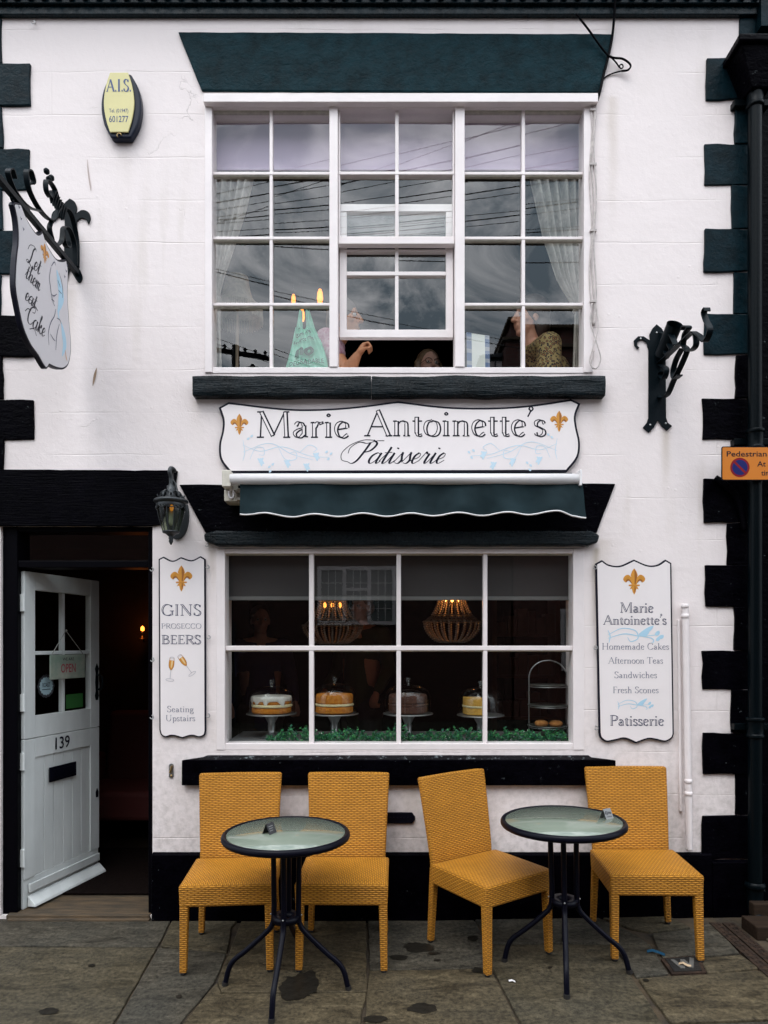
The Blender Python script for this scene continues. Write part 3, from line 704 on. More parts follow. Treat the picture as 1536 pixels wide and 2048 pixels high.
def script(mb, fr, text, x, y, xh, T=.24, t=.055, slant=.42, ink=0, off=0.0006, width=None, align='c', drop=0.0):
    adv = sum(SCR[c][0] for c in text); sx = (width / adv) if width else xh
    x0 = x - (adv * sx / 2 if align == 'c' else 0); k = 0
    for c in text:
        a, strokes = SCR[c]
        for pts in strokes:
            k = (k + 1) % 14
            P = crs(pts, 7)
            Q = [Vector((p.x + slant * p.y, p.y)) for p in P]; ws = []
            for i in range(len(Q)):
                d = Q[min(i + 1, len(Q) - 1)] - Q[max(i - 1, 0)]
                dn = max(0.0, -d.y / max(d.length, 1e-6))
                ws.append((t + (T - t) * dn ** 1.3) * (sx + xh) / 2)
            mb.rib(fr, [(x0 + q.x * sx, y + q.y * xh + drop * (x0 + q.x * sx - x)) for q in Q], ws, off + k * 4e-5, ink)
        x0 += a * sx

def plain(mb, fr, text, x, y, size, ink=0, off=0.0006, align='c', width=None, bold=0.0, depth=0.0):
    """Sans lettering from the built-in typeface, as flat faces on the plane."""
    cu = bpy.data.curves.new('lettering', 'FONT'); cu.body = text; cu.size = 1.0; cu.offset = bold; cu.resolution_u = 3
    o = bpy.data.objects.new('lettering', cu); COL.objects.link(o)
    dg = bpy.context.evaluated_depsgraph_get()
    me = bpy.data.meshes.new_from_object(o.evaluated_get(dg))
    bpy.data.objects.remove(o); bpy.data.curves.remove(cu)
    xs = [v.co.x for v in me.vertices]; ys = [v.co.y for v in me.vertices]
    x0, x1 = min(xs), max(xs); s = size / 0.72; sx = (width / (x1 - x0)) if width else s
    ax = x - ((x1 + x0) / 2 * sx if align == 'c' else x0 * sx)
    mb.add([fr.p(ax + v.co.x * sx, y + v.co.y * s, off) for v in me.vertices], [list(p.vertices) for p in me.polygons], ink)
    bpy.data.meshes.remove(me)

def fleur(mb, fr, cx, cz, h, off=0.0006, gold=0, dark=1):
    """Fleur-de-lis, h tall, centred on (cx, cz)."""
    s = h
    def X(p): return (cx + p[0] * s, cz + p[1] * s)
    def petal(pts, ws, o, m): mb.rib(fr, [X(p) for p in crs(pts, 6)], wsamp(ws, 6, s), o, m)
    def wsamp(ws, n, s):
        out = []
        for i in range(len(ws) - 1):
            out += [(ws[i] + (ws[i + 1] - ws[i]) * k / n) * s for k in range(n)]
        return out + [ws[-1] * s]
    petal([(0, -.12), (0, .08), (0, .24), (0, .38), (0, .50)], [.10, .19, .27, .17, .0], off, gold)
    petal([(.035, -.12), (.05, .08), (.06, .22), (.04, .36), (0, .49)], [.04, .07, .10, .06, .0], off + .00012, dark)
    for sg in (-1, 1):
        petal([(sg * .05, -.12), (sg * .12, .04), (sg * .24, .16), (sg * .34, .08), (sg * .30, -.03)], [.05, .13, .19, .16, .05], off + .00005, gold)
        petal([(sg * .09, -.08), (sg * .19, .05), (sg * .28, .03), (sg * .29, -.03)], [.02, .06, .07, .02], off + .00016, dark)
        petal([(sg * .04, -.17), (sg * .10, -.24), (sg * .17, -.30)], [.07, .08, .0], off + .00005, gold)
    petal([(0, -.16), (0, -.28), (0, -.40), (0, -.50)], [.08, .16, .11, .0], off + .00008, gold)
    petal([(.03, -.18), (.035, -.30), (0, -.48)], [.03, .06, .0], off + .0002, dark)
    petal([(-.21, -.145), (0, -.135), (.21, -.145)], [.05, .055, .05], off + .00024, gold)
    petal([(-.20, -.172), (0, -.165), (.20, -.172)], [.014, .014, .014], off + .00028, dark)

def vine(mb, fr, x, z, w, flip=1, off=0.0006, mat=0, lw=.0035):
    """Trailing flourish with leaves and buds, w long."""
    def X(p): return (x + flip * p[0] * w, z + p[1] * w)
    k = 0
    for pts in ([(-.5, .10), (-.3, .03), (-.05, .08), (.25, -.02), (.48, -.04)], [(-.5, .02), (-.2, .12), (.05, .00), (.30, -.07)],
                [(-.42, -.06), (-.36, .06), (-.27, .07), (-.26, -.01), (-.32, -.01)], [(-.1, .08), (-.02, -.06), (.1, -.06), (.1, .02), (.03, .01)], [(.15, .02), (.25, .10), (.34, .06), (.30, .02)], [(-.5, .16), (-.48, .02), (-.5, -.08)]):
        k += 1
        P = crs(pts, 7); mb.rib(fr, [X(p) for p in P], [lw * w / .45 * (.5 + .5 * math.sin(math.pi * i / (len(P) - 1))) for i in range(len(P))], off + k * 3e-5, mat)
    def leaf(a, b, wd):
        nonlocal k
        k += 1
        P = crs([a, ((a[0] + b[0]) / 2, (a[1] + b[1]) / 2), b], 5); n = len(P)
        mb.rib(fr, [X(p) for p in P], [wd * w * math.sin(math.pi * i / (n - 1)) ** .8 for i in range(n)], off + k * 3e-5, mat)
    for (cx, cz) in ((-.30, -.08), (.0, -.10), (.22, -.14), (.33, -.02)):
        leaf((cx - .035, cz + .03), (cx + .045, cz - .035), .036); leaf((cx, cz + .035), (cx + .015, cz - .065), .034); leaf((cx + .035, cz + .035), (cx - .02, cz - .02), .028)
    for (cx, cz) in ((-.20, -.15), (-.16, -.12), (-.19, -.20), (.45, .02), (.50, .0), (.47, -.06), (-.44, .17), (-.40, .20)):
        leaf((cx - .015, cz - .012), (cx + .015, cz + .015), .024)
# ------------------------------------------------------------------ ground
g = MB(); g.box(-60, 60, -60, 60, -0.30, -0.06)
tag(g.build('ground', M['road']), kind='structure')
rb = MB(); rb.box(-14, 14, -7.2, -3.3, -0.056, -0.035)
tag(rb.build('road', M['road']), kind='structure')
fp = MB(); fp.box(-14, 14, -9.3, -7.2, -0.056, 0.04)
tag(fp.build('far_pavement', M['flag_b']), kind='structure')

pv = MB(); pv.box(-14, .2, -3.3, 0.30, -0.10, -0.012, 3); pv.hexa([(.2, -3.3, -.1), (14, -3.3, -.1), (14, .3, -.1), (.2, .3, -.1), (.2, -3.3, -.012), (14, -3.3, gz(14) - .012), (14, .3, gz(14) - .012), (.2, .3, -.012)], 3)
def flag(poly, m, gap=0.006, h=0.0):
    """One riven slab with slightly wavering edges."""
    c = sum((Vector((p[0], p[1], 0)) for p in poly), Vector()) / len(poly)
    out = []
    n = len(poly)
    for i in range(n):
        a, b = Vector((*poly[i], 0)), Vector((*poly[(i + 1) % n], 0))
        k = max(2, int((b - a).length / 0.09))
        for j in range(k):
            p = a.lerp(b, j / k)
            q = (c - p); q.normalize()
            w = gap + 0.006 * (noise.noise(p * 9.0 + Vector((3.1, 0, 0))) + 0.6 * noise.noise(p * 31.0)) if j else gap + .004
            p = p + q * max(0.001, w); out.append((p.x, p.y, h))
    tilt = (rnd.uniform(-.004, .004), rnd.uniform(-.004, .004))
    out = [(p[0], p[1], gz(p[0]) + h + (p[0] - c.x) * tilt[0] + (p[1] - c.y) * tilt[1]) for p in out]
    pv.prism(out, (0, 0, -0.05), m)
def G(px, py):
    v = gd(px, py); return (v.x, v.y)
Y1, Y2, Y3 = G(0, 1892)[1], G(0, 1935)[1], G(0, 2012)[1]
wl = 0.06
flag([(-2.9, wl), (-2.22, wl), (-2.42, Y1), (-2.9, Y1)], 1)
flag([(-2.22, wl), G(322, 1862), (G(322, 1862)[0], wl), ] and [(-2.22, wl + .02), (-1.22, wl + .02), G(318, 1893), (-2.42, Y1)], 1)
flag([(-1.22, wl), (-.82, wl), (-.84, -.10), G(455, 1905), G(318, 1893)], 0)
flag([(-2.9, Y1), (-2.42, Y1), G(318, 1893), G(226, 2052), (-1.62, -1.45), (-2.9, -1.45)], 0)
flag([G(318, 1893), G(455, 1905), G(432, 1962), (-.86, -1.18), (-.95, -1.45), (-1.62, -1.45), G(226, 2052)], 1)
flag([(-.82, wl), (-.10, wl), G(735, 1872), G(737, 1985), G(440, 1985), G(432, 1962), G(455, 1905)], 2)
flag([(-.10, wl), (.50, wl), G(962, 1858), G(982, 1935), G(737, 1940), G(735, 1872)], 1)
flag([G(440, 1985), G(737, 1985), G(728, 2020), (-.09, -1.18), (-.86, -1.18), G(432, 1962)], 2)
flag([G(737, 1940), G(982, 1935), G(1042, 2050), (.54, -1.3), (-.09, -1.3), G(728, 2020)], 2)
flag([(.50, wl), (1.18, wl), G(1262, 1862), G(1300, 1886), G(985, 1887), G(962, 1858)], 1)
flag([G(985, 1887), G(1225, 1887), G(1270, 1958), G(1330, 2050), (1.0, -1.3), (.54, -1.3), G(1042, 2050), G(982, 1935)], 0)
flag([G(1225, 1887), G(1300, 1886), G(1340, 1948), G(1272, 1955)], 1)
flag([(1.18, wl), (1.60, wl), G(1385, 1855), G(1300, 1865), G(1262, 1858)], 0)
flag([G(1300, 1866), G(1385, 1856), G(1425, 1844), G(1483, 1906), G(1325, 1918)], 1)
flag([G(1325, 1920), G(1400, 1912), G(1412, 1948), G(1340, 1948)], 0) if False else None
flag([G(1396, 1914), G(1484, 1908), G(1522, 1936), G(1412, 1946)], 2)
flag([G(1272, 1956), G(1340, 1950), G(1524, 1939), G(1570, 1975), G(1640, 2036), G(1338, 2046)], 2)
flag([G(1338, 2048), G(1640, 2038), (1.7, -1.6), (1.0, -1.6), (1.02, -1.32)], 1)
flag([G(1492, 1846), (2.6, -.02), (2.6, -.9), G(1660, 1990), G(1548, 1892)], 0)
# beyond the photograph's lower edge: regular courses out to the kerb
rows = [(-1.46, -2.05), (-2.05, -2.65), (-2.65, -3.12)]
for (ya, yb) in rows:
    x = -6.0 + rnd.uniform(0, .5)
    while x < 6:
        w = rnd.uniform(.6, 1.05)
        flag([(x, ya), (x + w, ya), (x + w, yb), (x, yb)], rnd.choice((0, 1, 2))); x += w
for (ya, yb) in ((wl, -.55), (-.55, -1.45)):
    for x in (-6.0, -5.2, -4.4, -3.65):
        flag([(x, ya), (x + .76, ya), (x + .76, yb), (x, yb)], rnd.choice((0, 1, 2)))
    for x in (2.62, 3.4, 4.2, 5.0):
        flag([(x, ya), (x + .76, ya), (x + .76, yb), (x, yb)], rnd.choice((0, 1, 2)))
for x in (-.84, .1):
    flag([(x, -1.2), (x + .9, -1.31), (x + .9, -1.46), (x, -1.46)], 0)
flag([(1.7, -1.0), (2.6, -.9), (2.6, -1.46), (1.7, -1.46)], 0)
x = -8.0
while x < 8:
    pv.box(x, x + .89, -3.28, -3.13, -0.05, gz(x + .45) + 0.006, 1); x += .9
pave = tag(pv.build('pavement', [M['flag_a'], M['flag_b'], M['flag_c'], M['mortar']], bevel=0.005), kind='structure')
# damp spills on the flags
st = MB()
for (px, py, a, b_, sd) in ((598, 1973, .085, .105, 1), (838, 1896, .075, .05, 2), (797, 1916, .045, .022, 3), (845, 2018, .06, .03, 4), (955, 1942, .03, .022, 5), (945, 1878, .032, .025, 6), (98, 2024, .04, .022, 7), (183, 1932, .016, .012, 8), (875, 1922, .018, .01, 9), (868, 1908, .03, .012, 10), (750, 2040, .05, .02, 11), (358, 1994, .014, .012, 12), (1292, 1962, .014, .009, 14), (1100, 1936, .012, .008, 15)):
    c = gd(px, py); n = 64; vs = []
    for i in range(n):
        w = 2 * math.pi * i / n
        k = 1 + .28 * noise.noise(Vector((math.cos(w) * 1.3, math.sin(w) * 1.3, sd * 3.7))) + .17 * noise.noise(Vector((math.cos(w) * 4, math.sin(w) * 4, sd))) + .10 * noise.noise(Vector((math.cos(w) * 11, math.sin(w) * 11, sd)))
        vs.append((c.x + a * k * math.cos(w), c.y + b_ * 1.25 * k * math.sin(w), gz(c.x + a * k * math.cos(w)) + 0.0042))
    st.add(vs, [list(range(n))], 0)
st.build('damp_stain', M['wet'], pave)

# ------------------------------------------------------------------ the shop building
shop = thing('patisserie_building', 'white painted patisserie with black quoins, two shop windows and an open door', 'building', (0, 0, 0))
UW = (wx(414), wx(1182), wz(742), wz(206))     # upper window opening  x0 x1 z0 z1
LW = (wx(438), wx(1162), wz(1500), wz(1096))   # lower window opening
DO = (wx(1), wx(305), 0.02, wz(1052))          # door opening
TH = 0.32
XL, XR, ZT = -5.2, 2.12, 5.42
w = MB()
xs = sorted({XL, XR, *UW[:2], *LW[:2], *DO[:2]}); zs = sorted({-0.05, ZT, *UW[2:], *LW[2:], *DO[2:]})
def hole(xc, zc): return any(o[0] < xc < o[1] and o[2] < zc < o[3] for o in (UW, LW, DO))
for Y, fl in ((0.0, False), (TH, True)):
    vs = [(x, Y, z) for z in zs for x in xs]; fs = []
    for j in range(len(zs) - 1):
        for i in range(len(xs) - 1):
            if not hole((xs[i] + xs[i + 1]) / 2, (zs[j] + zs[j + 1]) / 2):
                k = len(xs); q = (j * k + i, j * k + i + 1, (j + 1) * k + i + 1, (j + 1) * k + i)
                fs.append(q[::-1] if fl else q)
    w.add(vs, fs, 1 if fl else 0)
for o in (UW, LW, DO):
    x0, x1, z0, z1 = o
    w.add([(x0, 0, z0), (x0, 0, z1), (x0, TH, z1), (x0, TH, z0)], [(0, 1, 2, 3)]); w.add([(x1, 0, z0), (x1, TH, z0), (x1, TH, z1), (x1, 0, z1)], [(0, 1, 2, 3)])
    w.add([(x0, 0, z1), (x1, 0, z1), (x1, TH, z1), (x0, TH, z1)], [(0, 1, 2, 3)]); w.add([(x0, 0, z0), (x0, TH, z0), (x1, TH, z0), (x1, 0, z0)], [(0, 1, 2, 3)])
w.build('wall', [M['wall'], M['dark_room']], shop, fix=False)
# shell: side walls, back wall, floors, partition
def part(name, mat, x0, x1, y0, y1, z0, z1, parent=shop, bevel=0.0):
    m = MB(); m.box(x0, x1, y0, y1, z0, z1); return m.build(name, mat, parent, bevel)
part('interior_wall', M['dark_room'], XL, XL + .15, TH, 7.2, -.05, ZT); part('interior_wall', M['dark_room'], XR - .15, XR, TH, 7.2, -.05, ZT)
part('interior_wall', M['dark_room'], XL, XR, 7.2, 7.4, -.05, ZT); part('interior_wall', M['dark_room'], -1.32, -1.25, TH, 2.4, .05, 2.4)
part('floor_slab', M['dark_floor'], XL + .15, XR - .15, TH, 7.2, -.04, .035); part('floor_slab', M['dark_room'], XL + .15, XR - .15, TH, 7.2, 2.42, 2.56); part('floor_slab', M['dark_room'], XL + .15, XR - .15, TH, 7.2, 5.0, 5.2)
rf = MB(); rf.hexa([(XL, -.25, ZT + .02), (XR, -.25, ZT + .02), (XR, 7.6, ZT + 3.4), (XL, 7.6, ZT + 3.4), (XL, -.25, ZT + .14), (XR, -.25, ZT + .14), (XR, 7.6, ZT + 3.5), (XL, 7.6, ZT + 3.5)])
rf.build('roof', M['slate'], shop)
# cornice with its row of bosses
cn = MB()
zc = wz(38)
cn.box(XL, XR, -.030, -.001, zc, zc + .045, 0)
cn.box(XL, XR, -.050, -.001, zc + .0455, zc + .125, 0)
cn.box(XL, XR, -.085, -.001, zc + .1255, zc + .20, 0)
x = XL + .04
while x < XR - .02:
    cn.ell((x, -.058, zc + .078), (.022, .026, .022), 10, 8, 0); x += .0772
cn.build('cornice', M['cornice'], shop, bevel=.004)
# flat lintels
def wpoly(px): return [(wx(a), wz(b)) for a, b in px]
FR0 = Frame((0, 0, 0))
def rough_poly(px, amp=.004, seed=0.0):
    P = wpoly(px); out = []
    for i in range(len(P)):
        a, b = Vector(P[i]), Vector(P[(i + 1) % len(P)]); k = max(1, int((b - a).length / .06))
        for j in range(k):
            p = a.lerp(b, j / k)
            out.append((p.x + amp * noise.noise(Vector((p.x * 11, p.y * 11, seed))), p.y + amp * noise.noise(Vector((p.x * 11, p.y * 11, seed + 5)))))
    return out
l = MB(); l.slab(FR0, rough_poly([(358, 68), (1226, 72), (1196, 188), (404, 184)], .003, 1), -.01, .014); l.build('lintel', M['sky_sheen_stone'], shop, bevel=.004)
l = MB(); l.slab(FR0, rough_poly([(360, 970), (1230, 968), (1192, 1066), (412, 1066)], .003, 2), -.01, .012)
l.build('lintel', M['black_stone'], shop, bevel=.004)
l = MB(); z0 = wz(1092); l.slab(FR0, rough_poly([(412, 1070), (436, 1064), (760, 1066), (1178, 1064), (1194, 1074), (1190, 1088), (1170, 1094), (438, 1094), (414, 1084)], .006, 3), -.01, .055)
l.build('lintel_moulding', M['sill_wood'], shop, bevel=.012, seg=3)
# window sills
def lathe_sill(name, x0, x1, z0, z1, proj, mat, sd):
    def fn(u, v):
        x = x0 + (x1 - x0) * u
        prof = [(0.02, z1), (-proj * .55, z1 - .004), (-proj * .93, z1 - .008), (-proj, z1 - .022), (-proj * 1.02, (z0 + z1) / 2), (-proj, z0 + .02), (-proj * .93, z0 + .003), (.02, z0)]
        t = v * (len(prof) - 1); i = min(int(t), len(prof) - 2); f = t - i
        y = prof[i][0] * (1 - f) + prof[i + 1][0] * f; z = prof[i][1] * (1 - f) + prof[i + 1][1] * f
        return Vector((x, y + .005 * noise.noise(Vector((x * 7, z * 20, sd))), z + .006 * noise.noise(Vector((x * 6, v * 2, sd + 4)))))
    m = MB(); m.grid(fn, 90, 21, 0)
    for xx in (x0, x1):
        m.add([fn(0 if xx == x0 else 1, k / 21) for k in range(22)], [list(range(22))], 0)
    return m.build(name, mat, shop)
lathe_sill('window_sill', wx(385, -.06), wx(742, -.06), wz(791, -.06), wz(749, -.06), .062, M['sill_wood'], 1.0)
lathe_sill('window_sill', wx(743.5, -.06), wx(1211, -.06), wz(791, -.06), wz(749, -.06), .062, M['sill_wood'], 2.0)
ls = MB(); P = -.036
zt, zm, zb = wz(1504), wz(1520, P), wz(1571, P)
ls.hexa([(wx(363, P), P, zb), (wx(1232, P), P, zb), (wx(1232, P), 0.0, zb), (wx(363, P), 0.0, zb), (wx(363, P), P, zm), (wx(1232, P), P, zm), (wx(1180), 0.0, zm + .012), (wx(405), 0.0, zm + .012)], 0)
ls.hexa([(wx(392, P), P + .004, zm + .001), (wx(1190, P), P + .004, zm + .001), (wx(1176), .03, zm + .001), (wx(424), .03, zm + .001), (wx(398, P), P + .010, zm + .006), (wx(1186, P), P + .010, zm + .006), (wx(1170), .03, zt), (wx(430), .03, zt)], 1)
ls.build('window_sill', [M['black_stone'], M['sill_top']], shop, bevel=.007)
# plinth
pl = MB(); zp = wz(1706, -.025)
pl.hexa([(DO[1] + .003, -.028, -.05), (wx(1420), -.028, -.05), (wx(1420), .0, -.05), (DO[1] + .003, .0, -.05), (DO[1] + .003, -.025, zp - .012), (wx(1420), -.025, zp - .012), (wx(1420), -.001, zp), (DO[1] + .003, -.001, zp)])
pl.build('plinth', M['black_stone'], shop, bevel=.004)
pl = MB(); pl.hexa([(wx(1420) + .001, -.030, -.05), (XR, -.030, -.05), (XR, .0, -.05), (wx(1420) + .001, .0, -.05), (wx(1420) + .001, -.030, wz(1722)), (XR, -.030, wz(1722)), (XR, -.001, wz(1718)), (wx(1420) + .001, -.001, wz(1718))])
pl.build('plinth', M['black_stone'], shop, bevel=.004)
# quoins, long and short
rq = [(1478, 38, 118), (1411, 118, 202), (1468, 202, 290), (1408, 290, 372), (1461, 372, 460), (1408, 460, 545), (1466, 545, 629), (1408, 629, 711), (1470, 711, 798), (1404, 798, 880), (1467, 880, 958), (1406, 958, 1046), (1452, 1046, 1130), (1409, 1130, 1214), (1467, 1214, 1301), (1404, 1301, 1379), (1461, 1379, 1465), (1404, 1465, 1548), (1470, 1548, 1630), (1402, 1630, 1717)]
for i, (xl, ya, yb) in enumerate(rq):
    m = MB(); xr = XR
    pr = .010 + .003 * ((i * 7) % 3)
    m.slab(FR0, rough_poly([(xl, ya + .5), (768 + xr * 350, ya + .5), (768 + xr * 350, yb - .5), (xl + rnd.uniform(-2, 2), yb - .5)], .008, i * 2.3), -.004, pr)
    m.build('quoin', M['quoin'] if ya < 640 else M['black_stone'], shop, bevel=.004)  # upper blocks: same black paint with the sky sheen coloured in
lq = [(4, 38, 130), (62, 130, 215), (6, 215, 299), (60, 299, 382), (5, 382, 464), (60, 464, 549), (4, 549, 632), (70, 632, 715), (7, 715, 800), (68, 800, 880), (10, 880, 938)]
for i, (xr, ya, yb) in enumerate(lq):
    m = MB()
    m.slab(FR0, rough_poly([(-260 - 30 * (i % 2), ya + .5), (xr, ya + .5), (xr + rnd.uniform(-2, 2), yb - .5), (-260 - 30 * (i % 2), yb - .5)], .008, 40 + i * 1.7), -.004, .010 + .003 * ((i * 5) % 3))
    m.build('quoin', M['quoin'] if ya < 560 else M['black_stone'], shop, bevel=.004)
# black band over the door, cut by the slanting end of the neighbouring lintel
m = MB(); m.slab(FR0, rough_poly([(-240, 938), (356, 942), (352, 975), (338, 1010), (322, 1050), (306, 1053), (-240, 1053)], .004, 9), -.004, .016); m.build('door_lintel', M['black_wood'], shop, bevel=.004)

# ---- upper window
def bars(m, Y0, Y1, vs=(), hs=(), mat=0):
    for (a, b, c, d) in vs: m.box(wx(a), wx(b), Y0, Y1, wz(d), wz(c), mat)
    for (a, b, c, d) in hs: m.box(wx(a), wx(b), Y0 + .0015, Y1 - .0015, wz(d), wz(c), mat)
f = MB()
yf = -.010
f.box(wx(406, -.05), wx(1197, -.05), -.045, .02, wz(208, -.03), wz(190, -.03))            # head board
bars(f, yf, .10, vs=[(410, 425, 207, 746), (659, 676, 207.5, 735), (910, 929, 207.5, 735), (1167, 1185, 207, 746)])
bars(f, yf + .004, .095, hs=[(425, 1167, 735, 747), (425, 1167, 206, 217)])
# thin glazing bars of the side lights and the fixed upper sash
G1 = [(425, 659), (929, 1167)]
bars(f, .016, .052, vs=[(538, 544.5, 217, 735), (1044.5, 1051.5, 217, 735)])
bars(f, .012, .050, hs=[(425, 659, 340, 346), (425, 659, 470, 476), (425, 659, 603, 609), (929, 1167, 340, 346), (929, 1167, 470, 476), (929, 1167, 603, 609)])
uw = f.build('window', M['white_paint'], shop, bevel=.003)
# putty fillets, seen as yellowish lines under the bars
for (a, b) in ((425, 538), (544.5, 659), (929, 1044.5), (1051.5, 1167)):
    for yb in (217, 346, 476, 609):
        pt = MB(); pt.hexa([(wx(a), .020, wz(yb + 2.6)), (wx(b), .020, wz(yb + 2.6)), (wx(b), .040, wz(yb + 2.6)), (wx(a), .040, wz(yb + 2.6)), (wx(a), .014, wz(yb) - .0005), (wx(b), .014, wz(yb) - .0005), (wx(b), .040, wz(yb) - .0005), (wx(a), .040, wz(yb) - .0005)]); pt.build('putty', M['putty'], uw)
us = MB()          # fixed upper sash
bars(us, .014, .056, vs=[(676.5, 680, 217.5, 470), (906, 909.5, 217.5, 470), (790.5, 797.5, 217.5, 470)])
bars(us, .010, .058, hs=[(676.5, 909.5, 340, 346), (676.5, 909.5, 470, 485)])
us.build('upper_sash', M['white_paint'], uw, bevel=.002)
lo = MB()          # lower sash, pushed up behind it
bars(lo, .064, .098, vs=[(677.5, 692, 396, 664), (894, 908.5, 396, 664), (790.5, 797.5, 409, 650)])
bars(lo, .060, .100, hs=[(677.5, 908.5, 394, 409), (677.5, 908.5, 649, 665), (692, 894, 531, 539), (692, 894, 486, 490)])
lo.build('lower_sash', M['white_paint'], uw, bevel=.002)
# panes: every pane of old glass sits at a slightly different angle
def pane_set(cells, Y, mats, parent, jig, seed):
    rr = random.Random(seed)
    for (a, b, c, d) in cells:
        m = MB()
        x0, x1, z0, z1 = wx(a) - .002, wx(b) + .002, wz(d) - .002, wz(c) + .002
        sx, sz = rr.uniform(-jig, jig), rr.uniform(-jig, jig); cx, cz = (x0 + x1) / 2, (z0 + z1) / 2
        def fn(u, v, x0=x0, x1=x1, z0=z0, z1=z1, sx=sx, sz=sz, cx=cx, cz=cz):
            x = x0 + (x1 - x0) * u; z = z0 + (z1 - z0) * v
            return Vector((x, Y + (x - cx) * sx + (z - cz) * sz, z))
        m.grid(fn, 1, 1, 0, False)
        m.build('pane', mats, parent, fix=False)
cells = []
for (a, b) in ((425, 538), (544.5, 659), (929, 1044.5), (1051.5, 1167)):
    for (c, d) in ((217, 340), (346, 470), (476, 603), (609, 735)): cells.append((a, b, c, d))
pane_set(cells, .040, M['glass_up'], uw, .010, 3)
pane_set([(a, b, c, d) for (a, b) in ((680, 790.5), (797.5, 906)) for (c, d) in ((217, 340), (346, 470))], .036, M['glass_up'], uw, .008, 5)
pane_set([(a, b, c, d) for (a, b) in ((692, 790.5), (797.5, 894)) for (c, d) in ((409, 486), (490, 531), (539, 649))], .080, M['glass_up'], uw, .008, 6)

# ---- lower window
f = MB()
bars(f, -.004, .10, vs=[(433, 450, 1097, 1500), (1146, 1168, 1097, 1500)])
bars(f, -.002, .098, hs=[(450, 1146, 1097, 1107), (450, 1146, 1487, 1500)])
bars(f, .012, .055, vs=[(617.5, 627, 1107, 1487), (793, 802, 1107, 1487), (967, 975.5, 1107, 1487)])
bars(f, .008, .053, hs=[(450, 1146, 1291.5, 1301)])
lw_ = f.build('window', M['white_paint'], shop, bevel=.003)
for (a, b) in ((450, 617.5), (627, 793), (802, 967), (975.5, 1146)):
    for yb in (1107, 1301):
        pt = MB(); pt.hexa([(wx(a), .020, wz(yb + 2.4)), (wx(b), .020, wz(yb + 2.4)), (wx(b), .042, wz(yb + 2.4)), (wx(a), .042, wz(yb + 2.4)), (wx(a), .012, wz(yb) - .0005), (wx(b), .012, wz(yb) - .0005), (wx(b), .042, wz(yb) - .0005), (wx(a), .042, wz(yb) - .0005)]); pt.build('putty', M['putty'], lw_)
pane_set([(a, b, c, d) for (a, b) in ((450, 617.5), (627, 793), (802, 967), (975.5, 1146)) for (c, d) in ((1107, 1291.5), (1301, 1487))], .042, M['glass_low'], lw_, .004, 8)
part('window_board', mk('grey_display_board', (0.20, 0.20, 0.20), 0.6), LW[0] + .01, LW[1] - .01, .11, .62, .96, .992)

# ---- door case and open door
dc = MB()
bars(dc, .02, .16, vs=[(1.5, 31, 1052, 1840), (294, 305, 1052, 1842)])
bars(dc, .024, .155, hs=[(31, 294, 1052, 1062), (31, 294, 1120, 1134)])
dcase = dc.build('door_frame', M['black_satin'], shop, bevel=.004)
pane_set([(31, 294, 1062, 1120)], .09, M['glass_low'], dcase, .002, 9)
th = MB(); th.box(wx(26, .06), wx(300, .0), -.015, .335, .0, .028); th.box(wx(20), wx(302), -.035, .02, -.02, .012)
th.build('threshold', M['stone_pale'], shop, bevel=.006)
# leaf: hinge line at (hx, hy), swung inwards
hx, hy = -2.085, .055
far = Vector((-1.918, .690))
du = (far - Vector((hx, hy))); LWD = du.length; du.normalize()
door = thing('door', None, None); del_ = door
door.parent = shop; door.location = (hx, hy, .03); door.rotation_euler = (0, 0, math.atan2(du.y, du.x))
# door space: x along the leaf from hinge to latch, y = 0 outer face (towards the street side), +y behind
D_T, DH, SPL = .042, 1.965, .985
d = MB()
d.box(0, LWD, 0.008, D_T, 0, .17); d.box(0, .085, 0.0005, D_T - .0005, .1705, SPL - .002); d.box(LWD - .085, LWD, 0.0005, D_T - .0005, .1705, SPL - .002); d.box(.0855, LWD - .0855, 0, D_T, SPL - .115, SPL - .002)
nb = 6; bw = (LWD - .171) / nb
for i in range(nb):
    d.box(.0855 + i * bw + .0022, .0855 + (i + 1) * bw - .0022, .009, D_T - .004, .1705, SPL - .1155)
d.box(.0855, LWD - .0855, .016, D_T - .006, .1706, SPL - .1156)
door_lower = d.build('lower_leaf', M['door_paint'], door, bevel=.0025, local=True)
d = MB()
d.box(0, .085, 0, D_T, SPL + .002, DH); d.box(LWD - .085, LWD, 0, D_T, SPL + .002, DH)
d.box(.0852, LWD - .0852, .001, D_T - .001, SPL + .002, SPL + .13); d.box(.0852, LWD - .0852, .001, D_T - .001, DH - .105, DH)
mid = LWD / 2; zmid = SPL + .13 + (DH - .105 - SPL - .13) * .50
d.box(mid - .011, mid + .011, .006, D_T - .006, SPL + .1302, DH - .1052); d.box(.0854, mid - .0112, .007, D_T - .007, zmid - .011, zmid + .011); d.box(mid + .0112, LWD - .0854, .007, D_T - .007, zmid - .011, zmid + .011)
door_upper = d.build('upper_leaf', M['door_paint'], door, bevel=.0025, local=True)
d = MB()
for (a, b) in ((.0854, mid - .011), (mid + .011, LWD - .0854)):
    for (c, e) in ((SPL + .13, zmid - .011), (zmid + .011, DH - .105)):
        d.add([(a, .020, c), (b, .020, c), (b, .020, e), (a, .020, e)], [(0, 1, 2, 3)])
d.build('pane', M['glass_low'], door, fix=False, local=True)
d = MB(); d.hexa([(-.005 + .03, -.055, .012), (LWD, -.055, .012), (LWD, .0005, .008), (.025, .0005, .008), (.025, -.050, .026), (LWD, -.050, .026), (LWD, -.0005, .072), (.025, -.0005, .072)])
d.box(.03, LWD - .012, -.014, -.0006, .0905, .14)
d.build('weatherboard', M['door_paint'], door, bevel=.003, local=True)
DF = Frame((0, 0, 0))
d = MB()
